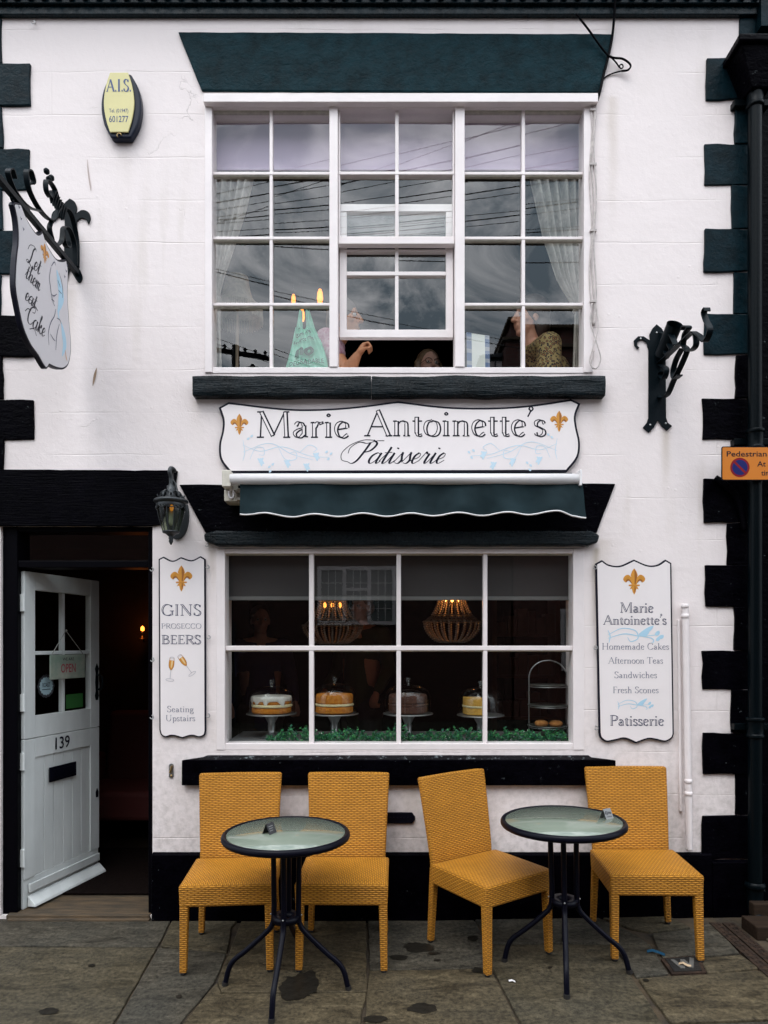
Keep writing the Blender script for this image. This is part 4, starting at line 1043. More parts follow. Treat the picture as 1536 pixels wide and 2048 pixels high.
nf = Frame((0, 0, 0), (1, 0, 0), (0, 0, 1), (0, -1, 0))
plain(d, nf, '139', mid - .02, SPL - .092, .075, 0, .0035, width=.125, bold=.012)
d.build('house_number', M['ink'], door, local=True, fix=False)
d = MB(); d.box(mid - .135, mid + .095, -.010, -.0003, SPL - .285, SPL - .195); d.box(mid - .115, mid + .075, -.016, -.0102, SPL - .268, SPL - .212)
d.build('letter_box', M['black_metal'], door, bevel=.003, local=True)
d = MB()
zz = SPL + .30
d.slab(nf, [(LWD - .035, zz - .12), (LWD - .018, zz - .12), (LWD - .008, zz - .09), (LWD - .018, zz - .06), (LWD - .012, zz), (LWD - .018, zz + .06), (LWD - .008, zz + .09), (LWD - .027, zz + .125), (LWD - .045, zz + .09), (LWD - .036, zz + .06), (LWD - .042, zz), (LWD - .036, zz - .06), (LWD - .045, zz - .09)], 0.0003, .004)
d.tube(crs([(LWD - .027, -.004, zz + .05), (LWD - .027, -.04, zz + .04), (LWD - .027, -.045, zz), (LWD - .027, -.04, zz - .04), (LWD - .027, -.004, zz - .05)], 4), .007, 8)
d.build('handle', M['iron'], door, local=True)
d = MB(); d.slab(nf, [(LWD - .035, .515), (LWD - .015, .515), (LWD - .012, .55), (LWD - .025, .575), (LWD - .038, .55)], .0003, .004); d.build('keyhole_cover', M['black_metal'], door, local=True)
for zz in (.30, .86, 1.20, 1.78):
    d = MB(); d.box(-.012, -.0005, -.002, .03, zz - .05, zz + .05); d.tube([(-.008, -.006, zz - .05), (-.008, -.006, zz + .05)], .006, 8)
    d.build('hinge', M['door_paint'], door, local=True)
# stickers on the lower panes
d = MB(); cxs, czs = mid - .135, SPL + .30
for i, (r, mt) in enumerate(((.070, 1), (.054, 0))):
    n = 40
    d.poly(nf, [(cxs + (r + (.004 * math.cos(16 * w) if i else .004 * math.cos(10 * w))) * math.cos(w), czs + (r + .004 * math.cos(16 * w)) * math.sin(w)) for w in [2 * math.pi * k / n for k in range(n)]], -.0185 + i * .0006, mt)
plain(d, nf, 'ROAST', cxs, czs - .006, .028, 2, -.0172, width=.062, bold=.01)
d.box(cxs - .035, cxs + .035, .0172, .0174, czs - .022, czs - .018, 2)
d.build('round_sticker', [mk('pale_blue_sticker', (.30, .42, .46), .5), mk('dark_sticker_rim', (.03, .03, .035), .5), M['ink']], door, fix=False, local=True)
d = MB(); d.box(mid + .035, mid + .19, .0182, .0188, SPL + .145, SPL + .235); d.build('green_sticker', mk('green_notice', (.03, .14, .03), .6), door, local=True)

# ------------------------------------------------------------------ houses across the street, wires, sky furniture
YO = -9.3
op = thing('brick_house', 'red-brown brick house across the street, mirrored in the shop window', 'building', (0, YO, 0))
m = MB(); m.box(-9, 2.45, YO - 5, YO, -.05, 6.35); m.build('wall', M['brick'], op)
m = MB(); m.hexa([(-9.2, YO - 5, 6.351), (2.5, YO - 5, 6.351), (2.5, YO + .2, 6.351), (-9.2, YO + .2, 6.351), (-9.2, YO - 4, 6.65), (2.5, YO - 4, 6.65), (2.5, YO - 1.2, 6.65), (-9.2, YO - 1.2, 6.65)]); m.build('roof', M['slate'], op)
def ref_window(parent, x0, x1, z0, z1, Yf, nx=3):
    f = MB(); b = .075
    f.box(x0, x1, Yf + .003, Yf + .055, z0, z0 + b); f.box(x0, x1, Yf + .003, Yf + .055, z1 - b, z1)
    wd = (x1 - x0 - b) / nx
    for i in range(nx + 1): f.box(x0 + i * wd, x0 + i * wd + b, Yf + .004, Yf + .06, z0 + b, z1 - b)
    for i in range(nx):
        a, c = x0 + i * wd + b, x0 + (i + 1) * wd
        if i == 1: f.box(a, c, Yf + .004, Yf + .058, z1 - .48, z1 - .42)
        for k in (1, 2): f.box(a + (c - a) * k / 3 - .008, a + (c - a) * k / 3 + .008, Yf + .006, Yf + .04, z0 + b, z1 - b)
        for k in (1, 2, 3): f.box(a, c, Yf + .007, Yf + .041, z0 + b + (z1 - z0 - 2 * b) * k / 4 - .008, z0 + b + (z1 - z0 - 2 * b) * k / 4 + .008)
    o = f.build('window', M['white_paint'], parent, bevel=.004)
    p = MB(); p.add([(x0, Yf + .02, z0), (x1, Yf + .02, z0), (x1, Yf + .02, z1), (x0, Yf + .02, z1)], [(0, 1, 2, 3)]); p.build('pane', mk('far_window_glass', (.16, .18, .17), .15), o, fix=False)
k_ = (CD + CD + abs(YO) - CD) / F
def mir(px, py, D): return ((px - 768) * (CD + D) / F, H + (1287 - py) * (CD + D) / F)
D_ = abs(YO)
(a, zt_), (b, zb_) = mir(628, 1136, D_), mir(786, 1218, D_)
ref_window(op, a, b, zb_ - .35, zt_, YO)
ref_window(op, a - .1, b + .1, 4.3, 5.6, YO); ref_window(op, -4.6, -3.1, 4.3, 5.6, YO)
m = MB(); m.box(-3.9, -2.95, YO + .003, YO + .06, -.02, 2.05); m.build('door', mk('dark_far_door', (.03, .035, .05), .4), op, bevel=.01)
op2 = thing('tall_brick_house', 'taller dark brick house with stepped parapet across the street', 'building', (4, YO, 0))
m = MB(); zr = mir(1100, 630, D_)[1]; xl_ = mir(1036, 0, D_)[0]
m.box(xl_ - .12, 9.2, YO - 5, YO + .02, -.05, zr - .38); m.box(xl_ - .02, 4.6, YO - 4.6, YO + .01, zr - .379, zr - .06); m.build('wall', mat_brick('dark_red_brickwork', (.10, .035, .028), (.14, .05, .04), (.10, .09, .08)), op2)
m = MB(); m.box(xl_ - .1, 4.7, YO - 4.7, YO + .12, zr - .059, zr); m.box(xl_ - .2, 9.3, YO - 5.1, YO + .1, zr - .43, zr - .3795); m.build('parapet_coping', M['stone_pale'], op2)
ref_window(op2, 3.4, 4.6, 1.0, 2.3, YO + .02, 2); ref_window(op2, 3.4, 4.6, 4.4, 5.6, YO + .02, 2)
dm = thing('roof_dormer', 'small green boarded dormer on the roof across the street', 'dormer', (2.2, YO - .5, 6.4))
m = MB(); xa, za = mir(978, 700, D_ + .4); xb = mir(1032, 0, D_ + .4)[0]
m.box(xa, xb, YO - 1.6, YO - .4, 6.3, za - .09); m.build('cheek', mk('green_boarding', (.05, .08, .075), .6), dm)
m = MB(); m.hexa([(xa - .08, YO - 1.7, za - .0895), (xb + .08, YO - 1.7, za - .0895), (xb + .08, YO - .3, za - .0895), (xa - .08, YO - .3, za - .0895), (xa - .08, YO - 1.7, za - .03), (xb + .08, YO - 1.7, za - .02), (xb + .08, YO - .3, za + .02), (xa - .08, YO - .3, za - .06)]); m.build('roof', M['slate'], dm)
m = MB()
for i in range(3): m.box(xa + .1 + i * .16, xa + .22 + i * .16, YO - .398, YO - .37, 6.55, za - .16)
m.build('window', M['white_paint'], dm)

wire_m = mk('black_overhead_wire', (.006, .006, .008), .6)
# overhead wires: heights where they are mirrored at the left and right edge of the upper window
wires = [(430, 372, 1170, 190, 5.0), (430, 389, 1170, 236, 5.2), (430, 405, 1170, 256, 5.4), (430, 420, 1170, 305, 5.2), (430, 426, 1170, 335, 5.6), (430, 432, 1170, 350, 5.3), (430, 450, 1170, 392, 5.5), (430, 460, 1170, 399, 5.2), (430, 465, 1170, 414, 5.7), (430, 478, 1170, 447, 5.3), (430, 470, 1170, 456, 5.8), (430, 432, 1170, 165, 5.9),
         (430, 550, 1170, 700, 6.0), (430, 555, 1170, 712, 6.1), (430, 662, 1170, 905, 6.4), (430, 674, 1170, 925, 6.5), (430, 478, 1170, 505, 5.9)]
for i, (pa, ya, pb, yb, D) in enumerate(wires):
    A, B = mir(pa, ya, D), mir(pb, yb, D); m = MB(); sl = (B[1] - A[1]) / (B[0] - A[0]); pts = []
    for t in range(-10, 21):
        x = A[0] + (B[0] - A[0]) * t / 10
        z = A[1] + sl * (x - A[0]) + .010 * ((x + .2) ** 2 - 6.0) * (1 if i % 3 else .5)
        pts.append((x, -D, z))
    m.tube(pts, .0045 + .003 * (i % 3 == 1), 6)
    o = m.build('overhead_wire', wire_m)
    tag(o, 'thin black overhead wire over the street, mirrored in the upper panes', 'wire', 'overhead wires above the street')
xp, zp_ = mir(449, 676, 8.6)
po = thing('telegraph_pole', 'dark telegraph pole with crossarm, mirrored in the lower left pane upstairs', 'pole', (xp, -8.6, 0))
m = MB(); m.tube([(xp, -8.6, -.05), (xp, -8.6, zp_ + .04)], [.11, .07], 10); m.build('post', M['black_satin'], po)
m = MB(); m.hexa([(xp - .55, -8.66, zp_ - .02), (xp + .62, -8.66, zp_ - .22), (xp + .62, -8.58, zp_ - .22), (xp - .55, -8.58, zp_ - .02), (xp - .55, -8.66, zp_ + .05), (xp + .62, -8.66, zp_ - .15), (xp + .62, -8.58, zp_ - .15), (xp - .55, -8.58, zp_ + .05)]); 
for k in range(6): m.lathe((xp - .4 + k * .19, -8.62, zp_ - .05 - .033 * k + .03), [(.02, 0), (.035, .05), (.02, .08), (.04, .11), (.0, .15)], 8)
m.build('crossarm', M['black_satin'], po)
xb_, zb2 = mir(500, 726, 9.0)
m = MB(); m.ell((xb_, -9.0, zb2), (.20, .06, .075), 12, 8, 0, Matrix.Rotation(R(32), 3, 'Y')); m.ell((xb_ - .16, -9.0, zb2 + .12), .05, 8, 6); m.hexa([(xb_ + .1, -9.03, zb2 - .10), (xb_ + .32, -9.03, zb2 - .2), (xb_ + .32, -8.97, zb2 - .2), (xb_ + .1, -8.97, zb2 - .10), (xb_ + .1, -9.03, zb2 - .04), (xb_ + .32, -9.03, zb2 - .17), (xb_ + .32, -8.97, zb2 - .17), (xb_ + .1, -8.97, zb2 - .04)])
m.tube([(xb_ - .2, -9.0, zb2 + .12), (xb_ - .27, -9.0, zb2 + .11)], [.018, .003], 6); m.tube([(xb_ + .02, -9.0, zb2), (xb_ + .02, -9.0, zb2 - .2)], .012, 6)
tag(m.build('bird', M['black_satin']), 'dark bird perched on the roof ridge, mirrored at the lower left pane', 'bird')
# neighbour on the right
nb_ = thing('neighbour_building', 'black painted neighbouring house front at the right edge', 'building', (2.6, 0, 0))
m = MB(); m.box(XR + .002, 6.0, .02, 6.0, -.05, 5.6); m.build('wall', M['black_stone'], nb_)
m = MB(); m.box(XR + .002, 6.0, -.06, .0195, 5.05, 5.4); m.build('cornice', M['quoin'], nb_)
# ------------------------------------------------------------------ signs on the wall
def PX(pts, Y=0.0): return [(wx(a, Y), wz(b, Y)) for a, b in pts]
def centre_line(pts, n=6): return [(p.x, p.y) for p in crs(pts, n)]
def inset(poly, d):
    """Shrink a closed outline evenly."""
    P = [Vector(p) for p in poly]; n = len(P); out = []
    ar = sum(P[i].x * P[(i + 1) % n].y - P[(i + 1) % n].x * P[i].y for i in range(n)); sg = 1 if ar > 0 else -1
    for i in range(n):
        a, b, c = P[i - 1], P[i], P[(i + 1) % n]
        e1, e2 = (b - a).normalized(), (c - b).normalized()
        n1, n2 = Vector((-e1.y, e1.x)) * sg, Vector((-e2.y, e2.x)) * sg
        m = n1 + n2
        m = m.normalized() if m.length > 1e-6 else n1
        k = max(.5, m.dot(n1)); out.append(tuple(b + m * (d / k)))
    return out
def bordered(root, poly, frm, thick, bw, rim=M['ink']):
    b = MB(); b.slab(frm, poly, -thick, 0.0, 0); b.build('backing', rim, root, bevel=.002)
    b = MB(); b.slab(frm, inset(poly, bw), .0002, .0022, 0); b.build('face', M['board'], root)

YS = -.022
def ol(*segs):
    """Outline from pixel segments: each list is smoothed on its own, corners stay sharp."""
    out = []
    for sgm in segs:
        c = crs(sgm, 7) if len(sgm) > 2 else [Vector(sgm[0]), Vector(sgm[1])]
        out += [(p.x, p.y) for p in c[:-1]]
    return out
sign = thing('shop_sign', 'long white shaped fascia sign with black border lettered Marie Antoinette’s Patisserie', 'sign', (wx(798), YS, wz(875)))
pol = PX(ol([(457, 804), (560, 816), (630, 818), (710, 813), (796, 802)], [(796, 802), (890, 813), (980, 815), (1060, 810), (1142, 798)], [(1142, 798), (1161, 807)], [(1161, 807), (1152, 832), (1154, 855), (1160, 885), (1156, 915), (1134, 944)],
           [(1134, 944), (460, 946)], [(460, 946), (441, 920), (438, 890), (444, 862), (445, 840), (437, 815)], [(437, 815), (457, 804)]), YS)
FS = Frame((0, YS, 0))
bordered(sign, pol, FS, .020, .0125)
le = MB()
FL = Frame((0, YS - .0022, 0))
xM, xE = wx(511, YS), wx(1091, YS)
serif(le, FL, "Marie", (wx(511, YS) + wx(700, YS)) / 2, wz(875.5, YS), .148, width=wx(702, YS) - wx(511, YS), T=.165, t=.050, line=.042)
serif(le, FL, "Antoinette's", (wx(729, YS) + wx(1093, YS)) / 2, wz(872.5, YS), .148, width=wx(1093, YS) - wx(729, YS), T=.165, t=.050, line=.042)
script(le, FL, "Patisserie", wx(792, YS), wz(927, YS), .060, width=.52, T=.175, t=.055)
le.build('lettering', [M['ink'], M['board']], sign, fix=False)
e = MB(); fleur(e, FL, wx(479, YS), wz(849, YS), .122); e.build('emblem', [M['gold'], M['gold_dark']], sign, fix=False)
e = MB(); fleur(e, FL, wx(1118, YS), wz(843, YS), .122); e.build('emblem', [M['gold'], M['gold_dark']], sign, fix=False)
pb_ = mk('washed_out_blue_paint', (.55, .70, .80), .5)
e = MB(); vine(e, FL, wx(574, YS), wz(908, YS), .50, 1); e.build('vine_ornament', pb_, sign, fix=False)
e = MB(); vine(e, FL, wx(1026, YS), wz(905, YS), .50, -1); e.build('vine_ornament', pb_, sign, fix=False)

def hookset(pxs, label, group):
    for (px, py) in pxs:
        c = at(px, py, 0); m = MB()
        m.tube([(c.x, .004, c.z), (c.x, -.018, c.z)], .0028, 6)
        m.tube([(c.x + .010 * math.sin(a), -.020, c.z - .010 + .010 * math.cos(a)) for a in [k * .5 for k in range(10)]], .0026, 6)
        tag(m.build('screw_hook', M['steel']), label, 'hook', group)

# drinks board
YB = -.014
drinks = thing('drinks_board', 'tall narrow white board beside the door lettered gins, prosecco, beers', 'sign', (wx(364), YB, wz(1296)))
pol = PX(ol([(317, 1118), (327, 1113)], [(327, 1113), (345, 1121), (362, 1114)], [(362, 1114), (383, 1120), (401, 1112)], [(401, 1112), (411, 1118)], [(411, 1118), (412, 1462)], [(412, 1462), (409, 1471), (398, 1475), (383, 1472), (365, 1477)], [(365, 1477), (345, 1472), (331, 1475), (322, 1470), (318.5, 1460)], [(318.5, 1460), (317, 1118)]), YB)
bordered(drinks, pol, Frame((0, YB, 0)), .013, .0085)
FB = Frame((0, YB - .0022, 0)); le = MB()
cx = wx(363, YB)
dm_ = [M['navy'], M['board'], mk('faded_grey_lettering', (.20, .20, .26), .5)]
le = MB(); serif(le, FB, 'GINS', cx, wz(1231, YB), .062, width=wx(404, YB) - wx(323, YB), T=.16, t=.055, line=.052); le.build('lettering', dm_, drinks, fix=False)
le = MB(); serif(le, FB, 'PROSECCO', cx, wz(1257, YB), .028, width=wx(404, YB) - wx(323, YB), T=.11, t=.045, inline=False, ink=2); le.build('lettering', dm_, drinks, fix=False)
le = MB(); serif(le, FB, 'BEERS', cx, wz(1288, YB), .050, width=wx(404, YB) - wx(324, YB), T=.18, t=.06, line=.056); le.build('lettering', dm_, drinks, fix=False)
le = MB(); serif(le, FB, 'Seating', wx(361, YB), wz(1424, YB), .034, width=wx(388, YB) - wx(334, YB), T=.11, t=.045, inline=False, ink=2); le.build('lettering', dm_, drinks, fix=False)
le = MB(); serif(le, FB, 'Upstairs', wx(361, YB), wz(1442, YB), .034, width=wx(391, YB) - wx(331, YB), T=.11, t=.045, inline=False, ink=2); le.build('lettering', dm_, drinks, fix=False)
e = MB(); fleur(e, FB, wx(363, YB), wz(1157, YB), .150); e.build('emblem', [M['gold'], M['gold_dark']], drinks, fix=False)
e = MB()
def flute(px, py, ang, s):
    ca, sa = math.cos(ang), math.sin(ang); ox, oz = wx(px, YB), wz(py, YB)
    X = lambda p: (ox + (p[0] * ca - p[1] * sa) * s, oz + (p[0] * sa + p[1] * ca) * s)
    bowl = crs([(-.11, .46), (-.145, .22), (-.13, -.05), (-.05, -.22), (0, -.26), (.05, -.22), (.13, -.05), (.145, .22), (.11, .46)], 5)
    e.poly(FB, [X(p) for p in crs([(-.125, .30), (-.145, .15), (-.12, -.05), (-.04, -.22), (.04, -.22), (.12, -.05), (.145, .15), (.125, .30)], 4)], .0006, 0)
    e.poly(FB, [X(p) for p in crs([(-.02, .28), (-.03, .05), (-.01, -.14), (.05, -.05), (.07, .28)], 4)], .0008, 3)
    e.rib(FB, [X(p) for p in bowl], .024 * s, .0010, 1)
    e.rib(FB, [X(p) for p in ((0, -.25), (0, -.78))], .028 * s, .0010, 2)
    e.rib(FB, [X((.24 * math.cos(a), -.84 + .07 * math.sin(a))) for a in [k * math.pi / 10 for k in range(21)]], .022 * s, .0011, 2)
    e.rib(FB, [X((.12 * math.cos(a), .46 + .03 * math.sin(a))) for a in [k * math.pi / 8 for k in range(17)]], .016 * s, .0011, 2)
flute(343, 1331, -.10, .098); flute(368, 1324, .62, .098)
e.build('glasses_drawing', [M['gold'], M['gold_dark'], mk('thin_grey_paint', (.42, .40, .44), .5), mk('pale_gold_paint', (.75, .55, .28), .5)], drinks, fix=False)
# menu board
YB = -.016
menu = thing('menu_board', 'white patisserie board near the drainpipe listing homemade cakes and afternoon teas', 'sign', (wx(1270), YB, wz(1304)))
pol = PX(ol([(1191, 1127), (1204, 1120)], [(1204, 1120), (1218, 1129), (1240, 1131), (1268, 1119)], [(1268, 1119), (1295, 1130), (1315, 1129), (1331, 1119)], [(1331, 1119), (1343, 1126)], [(1343, 1126), (1348, 1468)], [(1348, 1468), (1344, 1477), (1330, 1484), (1310, 1480), (1295, 1479), (1272, 1487)], [(1272, 1487), (1250, 1478), (1232, 1481), (1213, 1484), (1201, 1476), (1198, 1466)], [(1198, 1466), (1191, 1127)]), YB)
bordered(menu, pol, Frame((0, YB, 0)), .015, .0095)
FB2 = Frame((0, YB - .0022, 0)); le = MB()
def ln(tx, xa, xb, yb, cap, **kw):
    le = MB(); serif(le, FB2, tx, (wx(xa, YB) + wx(xb, YB)) / 2, wz(yb, YB), cap, width=wx(xb, YB) - wx(xa, YB), **kw); le.build('lettering', [M['navy'], M['board'], bpy.data.materials['faded_grey_lettering']], menu, fix=False)
ln('Marie', 1239, 1307, 1225, .056, T=.17, t=.06, line=.056)
ln("Antoinette's", 1206, 1333, 1249, .052, T=.17, t=.06, line=.056)
gk = dict(T=.11, t=.045, inline=False, ink=2)
ln('Homemade Cakes', 1203, 1338, 1299, .036, **gk); ln('Afternoon Teas', 1216, 1326, 1327, .036, **gk); ln('Sandwiches', 1228, 1314, 1356, .036, **gk); ln('Fresh Scones', 1225, 1317, 1386, .036, **gk)
ln('Patisserie', 1219, 1328, 1451, .058, T=.17, t=.06, line=.056)
e = MB(); fleur(e, FB2, wx(1268, YB), wz(1163, YB), .150); e.build('emblem', [M['gold'], M['gold_dark']], menu, fix=False)
e = MB()
def vine_small(x, z, s, up):
    X = lambda p: (x + p[0] * s, z + p[1] * s)
    for k, pts in enumerate(([(-.5, -.06), (-.2, .02), (.1, -.02), (.4, .0)], [(-.5, .0), (-.25, .12), (.0, .08), (.05, -.06), (-.08, -.12), (-.14, -.04)], [(-.5, .09), (-.46, -.02), (-.48, -.14)], [(.1, -.02), (.3, -.06), (.34, -.12), (.3, -.14)])):
        P = crs(pts, 7); e.rib(FB2, [X(p) for p in P], [.008 * s + .012 * s * math.sin(math.pi * i / (len(P) - 1)) for i in range(len(P))], .0006 + k * 3e-5, 0)
    for k, (a, b, wd) in enumerate((((.06, .0), (.34, .17), .085), ((.08, -.01), (.26, .06), .07), ((.36, .0), (.44, .08), .07), ((.42, -.05), (.52, .0), .07), ((.38, -.10), (.44, -.03), .06))):
        P = crs([a, ((a[0] + b[0]) / 2 + .01, (a[1] + b[1]) / 2 - .01), b], 5); n = len(P)
        e.rib(FB2, [X(p) for p in P], [wd * s * math.sin(math.pi * i / (n - 1)) ** .7 for i in range(n)], .0008 + k * 3e-5, 0)
vine_small(wx(1270, YB), wz(1270, YB), .31, 0); e.build('vine_ornament', M['sky_blue'], menu, fix=False); e = MB(); vine_small(wx(1270, YB), wz(1409, YB), .20, 0)
e.build('vine_ornament', M['sky_blue'], menu, fix=False)
hookset([(306, 1136), (417, 1131), (419, 1271), (307, 1316), (306, 1430), (418, 1427)], 'small steel screw hook in the wall at the edge of the drinks board', 'hooks round the drinks board')
hookset([(1188, 1132), (1189, 1292), (1191, 1452)], 'small steel screw hook in the wall at the left edge of the menu board', 'hooks beside the menu board')
hookset([(416, 1087), (623, 1086), (800, 1086), (975, 1086), (1172, 1088)], 'small pale hook under the black moulding over the shop window', 'hooks under the window moulding')
hookset([(70, 47)], 'rusty black hook high in the white wall under the cornice', None)

# ------------------------------------------------------------------ alarm box
c = at(248, 224, 0)
al = thing('alarm_box', 'blue and pale yellow burglar alarm box lettered A.I.S. high on the wall', 'alarm', (c.x, 0, c.z))
def barrel(wd, h, tw, n=9):
    L = [(-tw, h)] + [(p.x, p.y) for p in crs([(-tw, h), (-wd * .86, h * .55), (-wd, 0), (-wd * .86, -h * .55), (-tw, -h)], n)][1:]
    Rr = [(-x, z) for x, z in L]
    return L + Rr[::-1]
b = MB(); FA = Frame((c.x, 0, c.z)); b.slab(FA, barrel(.113, .182, .055), .0, .045); b.build('case', mk('navy_plastic', (.004, .008, .022), .35, spec=.2), al, bevel=.010, seg=3)
ox = -.0075
b = MB(); FA2 = Frame((c.x + ox, -.046, c.z + .012)); b.slab(FA2, barrel(.086, .168, .051), .0, .009); b.build('cover', mk('pale_yellow_plastic', (.62, .56, .25), .4, var=.05), al, bevel=.003)
b = MB(); FA3 = Frame((c.x + ox, -.055, c.z + .012)); bl = mk('blue_print', (.03, .06, .16), .5)
serif(b, FA3, 'A.I.S.', 0.0, .060, .068, width=.142, T=.17, t=.07, inline=False)
plain(b, FA3, 'Tel. (01947)', -.001, -.058, .022, 0, width=.108, bold=.004); plain(b, FA3, '601277', -.001, -.112, .036, 0, width=.108, bold=.008)
b.build('lettering', bl, al, fix=False)
b = MB(); b.tube([(c.x + ox + .012 * math.cos(a), -.052, c.z - .172 + .012 * math.sin(a)) for a in [k * .5 for k in range(9)]], .003, 6); b.build('screw', M['brass'], al)

# ------------------------------------------------------------------ hanging sign and its wrought iron bracket
XS = -1.748
def sd(px, py, X=XS):
    d = F * X / (px - 768); return (d - CD, H + (1287 - py) * d / F)
def pt3(px, py, X=XS): y, z = sd(px, py, X); return (X, y, z)
br = thing('sign_bracket', 'black wrought iron scroll bracket with fleur-de-lis wall plate holding the hanging sign', 'bracket', (XS, 0, wz(500)))
xb0 = wx(150)
b = MB()
PLT = ol([(126, 562), (129, 530)], [(129, 530), (131, 440)], [(131, 440), (118, 436), (110, 444), (104, 438), (108, 425), (120, 421), (131, 430)], [(131, 430), (127, 418), (131, 408), (141, 399)], [(141, 399), (151, 406), (155, 418), (152, 430)], [(152, 430), (165, 422), (178, 426), (182, 438), (178, 450)], [(178, 450), (172, 440), (163, 438), (155, 444)], [(155, 444), (155, 530)], [(155, 530), (166, 555), (158, 566), (141, 540)], [(141, 540), (134, 560), (126, 562)])
b.slab(FR0, PX(PLT), .001, .010); b.build('wall_plate', M['iron'], br, bevel=.001)
xa = XS
za = wz(548)
yo, zo = sd(-14, 322)
b = MB(); b.box(xa - .014, xa + .014, yo, -.010, za - .014, za + .014)
b.build('arm', M['iron'], br, bevel=.002)
def spiral(cy, cz, r0, r1, a0, a1, n=26):
    return [(XS, cy + (r0 + (r1 - r0) * i / n) * math.cos(a0 + (a1 - a0) * i / n), cz + (r0 + (r1 - r0) * i / n) * math.sin(a0 + (a1 - a0) * i / n)) for i in range(n + 1)]
def scroll(*yz): return [tuple(p) for p in crs([(XS, y, z) for (y, z) in yz], 8)]
sc = [scroll((-.012, za + .03), (-.02, za + .20), (-.10, za + .29), (-.22, za + .235), (-.30, za + .12), (-.42, za + .09), (-.53, za + .12), (-.56, za + .19), (-.52, za + .225), (-.49, za + .195), (-.505, za + .17)),
      scroll((-.22, za + .235), (-.28, za + .30), (-.36, za + .29), (-.365, za + .235), (-.325, za + .225), (-.31, za + .25)),
      scroll((-.03, za + .03), (-.05, za + .15), (-.12, za + .19), (-.185, za + .14), (-.16, za + .075), (-.115, za + .085), (-.115, za + .12)),
      scroll((-.42, za + .09), (-.55, za + .03), (-.66, za + .03), (-.72, za + .075), (-.69, za + .115), (-.66, za + .09)),
      scroll((-.185, za + .14), (-.20, za + .07), (-.25, za + .015)), scroll((-.30, za + .12), (-.33, za + .06), (-.30, za + .015))]
for s_ in sc:
    b = MB(); b.strip(s_, (1, 0, 0), .026, .006); b.build('scroll', M['iron'], br)
b = MB()
for k in range(7):   # a beaten leaf on the scroll
    a = -.5 + k * .22
    b.hexa([(XS - .02, -.17 - .02 * k, za + .26 + .004 * k), (XS + .02, -.17 - .02 * k, za + .26 + .004 * k), (XS + .02, -.185 - .02 * k, za + .265), (XS - .02, -.185 - .02 * k, za + .265), (XS - .004, -.175 - .022 * k, za + .20 - .02 * math.sin(k)), (XS + .004, -.175 - .022 * k, za + .20 - .02 * math.sin(k)), (XS + .004, -.18 - .022 * k, za + .20), (XS - .004, -.18 - .022 * k, za + .20)])
for (y, z) in ((-.335, .31), (-.36, .335), (-.31, .335)): b.ell((XS, y, za + z), .016, 8, 6)
b.build('leaf_ornament', M['iron'], br)
# the board, hung edge-on to the wall
yi, zi = sd(133, 520); yO, zO = sd(25, 405)
hs = thing('hanging_sign', 'shield shaped white hanging sign lettered Let them eat Cake with a lady drawing', 'sign', (XS, (yi + yO) / 2, 3.35))
FH = Frame((XS + .012, 0, 0), (0, 1, 0), (0, 0, 1), (1, 0, 0))
hp = ol([(24, 404), (36, 406)], [(36, 406), (50, 440), (68, 466), (80, 462)], [(80, 462), (90, 490), (106, 515), (118, 520), (128, 518)], [(128, 518), (132, 545), (131, 590), (134, 640), (138, 690), (134, 725), (124, 738), (110, 738), (94, 731)], [(94, 731), (88, 738), (81, 730), (70, 711), (55, 690), (40, 655), (30, 610), (24, 570), (26, 520), (30, 480), (28, 440), (20, 404)])
# the outline, read in the board's own plane
hpl = [sd(a, b_) for a, b_ in hp]
b = MB(); b.slab(FH, hpl, -.024, .0, 0); b.build('backing', M['ink'], hs, bevel=.002)
b = MB(); b.slab(FH, inset(hpl, .010), .0002, .0022); b.build('face', mk('greyed_sign_board', (.62, .60, .62), .4), hs)
FH2 = Frame((XS + .0142, 0, 0), (0, 1, 0), (0, 0, 1), (1, 0, 0)); le = MB()
def hp2(px, py): return sd(px, py)
for (t, pa, pb, xh) in (('Let', (50, 528), (76, 548), .052), ('them', (45, 556), (77, 582), .046), ('eat', (45, 602), (68, 615), .046), ('Cake', (47, 650), (86, 668), .050)):
    A, B = hp2(*pa), hp2(*pb); wdt = B[0] - A[0]
    script(le, FH2, t, (A[0] + B[0]) / 2 - .012, (A[1] + B[1]) / 2 - .005, xh, width=wdt * .92, T=.19, t=.065, slant=.36)
for pts in ([(44, 622), (50, 617), (56, 622)], [(53, 658), (62, 658), (67, 672)]):
    P = crs([hp2(*p) for p in pts], 6); le.rib(FH2, P, .004, .0009, 0)
le.build('lettering', M['ink'], hs, fix=False)
e = MB(); A = hp2(84, 507); fleur(e, FH2, A[0], A[1], .105); e.build('emblem', [M['gold'], M['gold_dark']], hs, fix=False)
e = MB()
def lr(pts, wd, mat, off=.0006):
    P = crs([hp2(*p) for p in pts], 6); n = len(P)
    if isinstance(wd, tuple): ws = [wd[0] + (wd[1] - wd[0]) * math.sin(math.pi * i / (n - 1)) for i in range(n)]
    else: ws = wd
    e.rib(FH2, P, ws, off, mat)
lr([(108, 540), (113, 565), (117, 590), (115, 606), (111, 622)], (.012, .058), 0)          # piled-up hair
lr([(112, 612), (111, 625), (113, 640)], (.004, .016), 0, .0007)
lr([(117, 645), (121, 665), (124, 690), (119, 712)], (.006, .042), 0)                     # gown
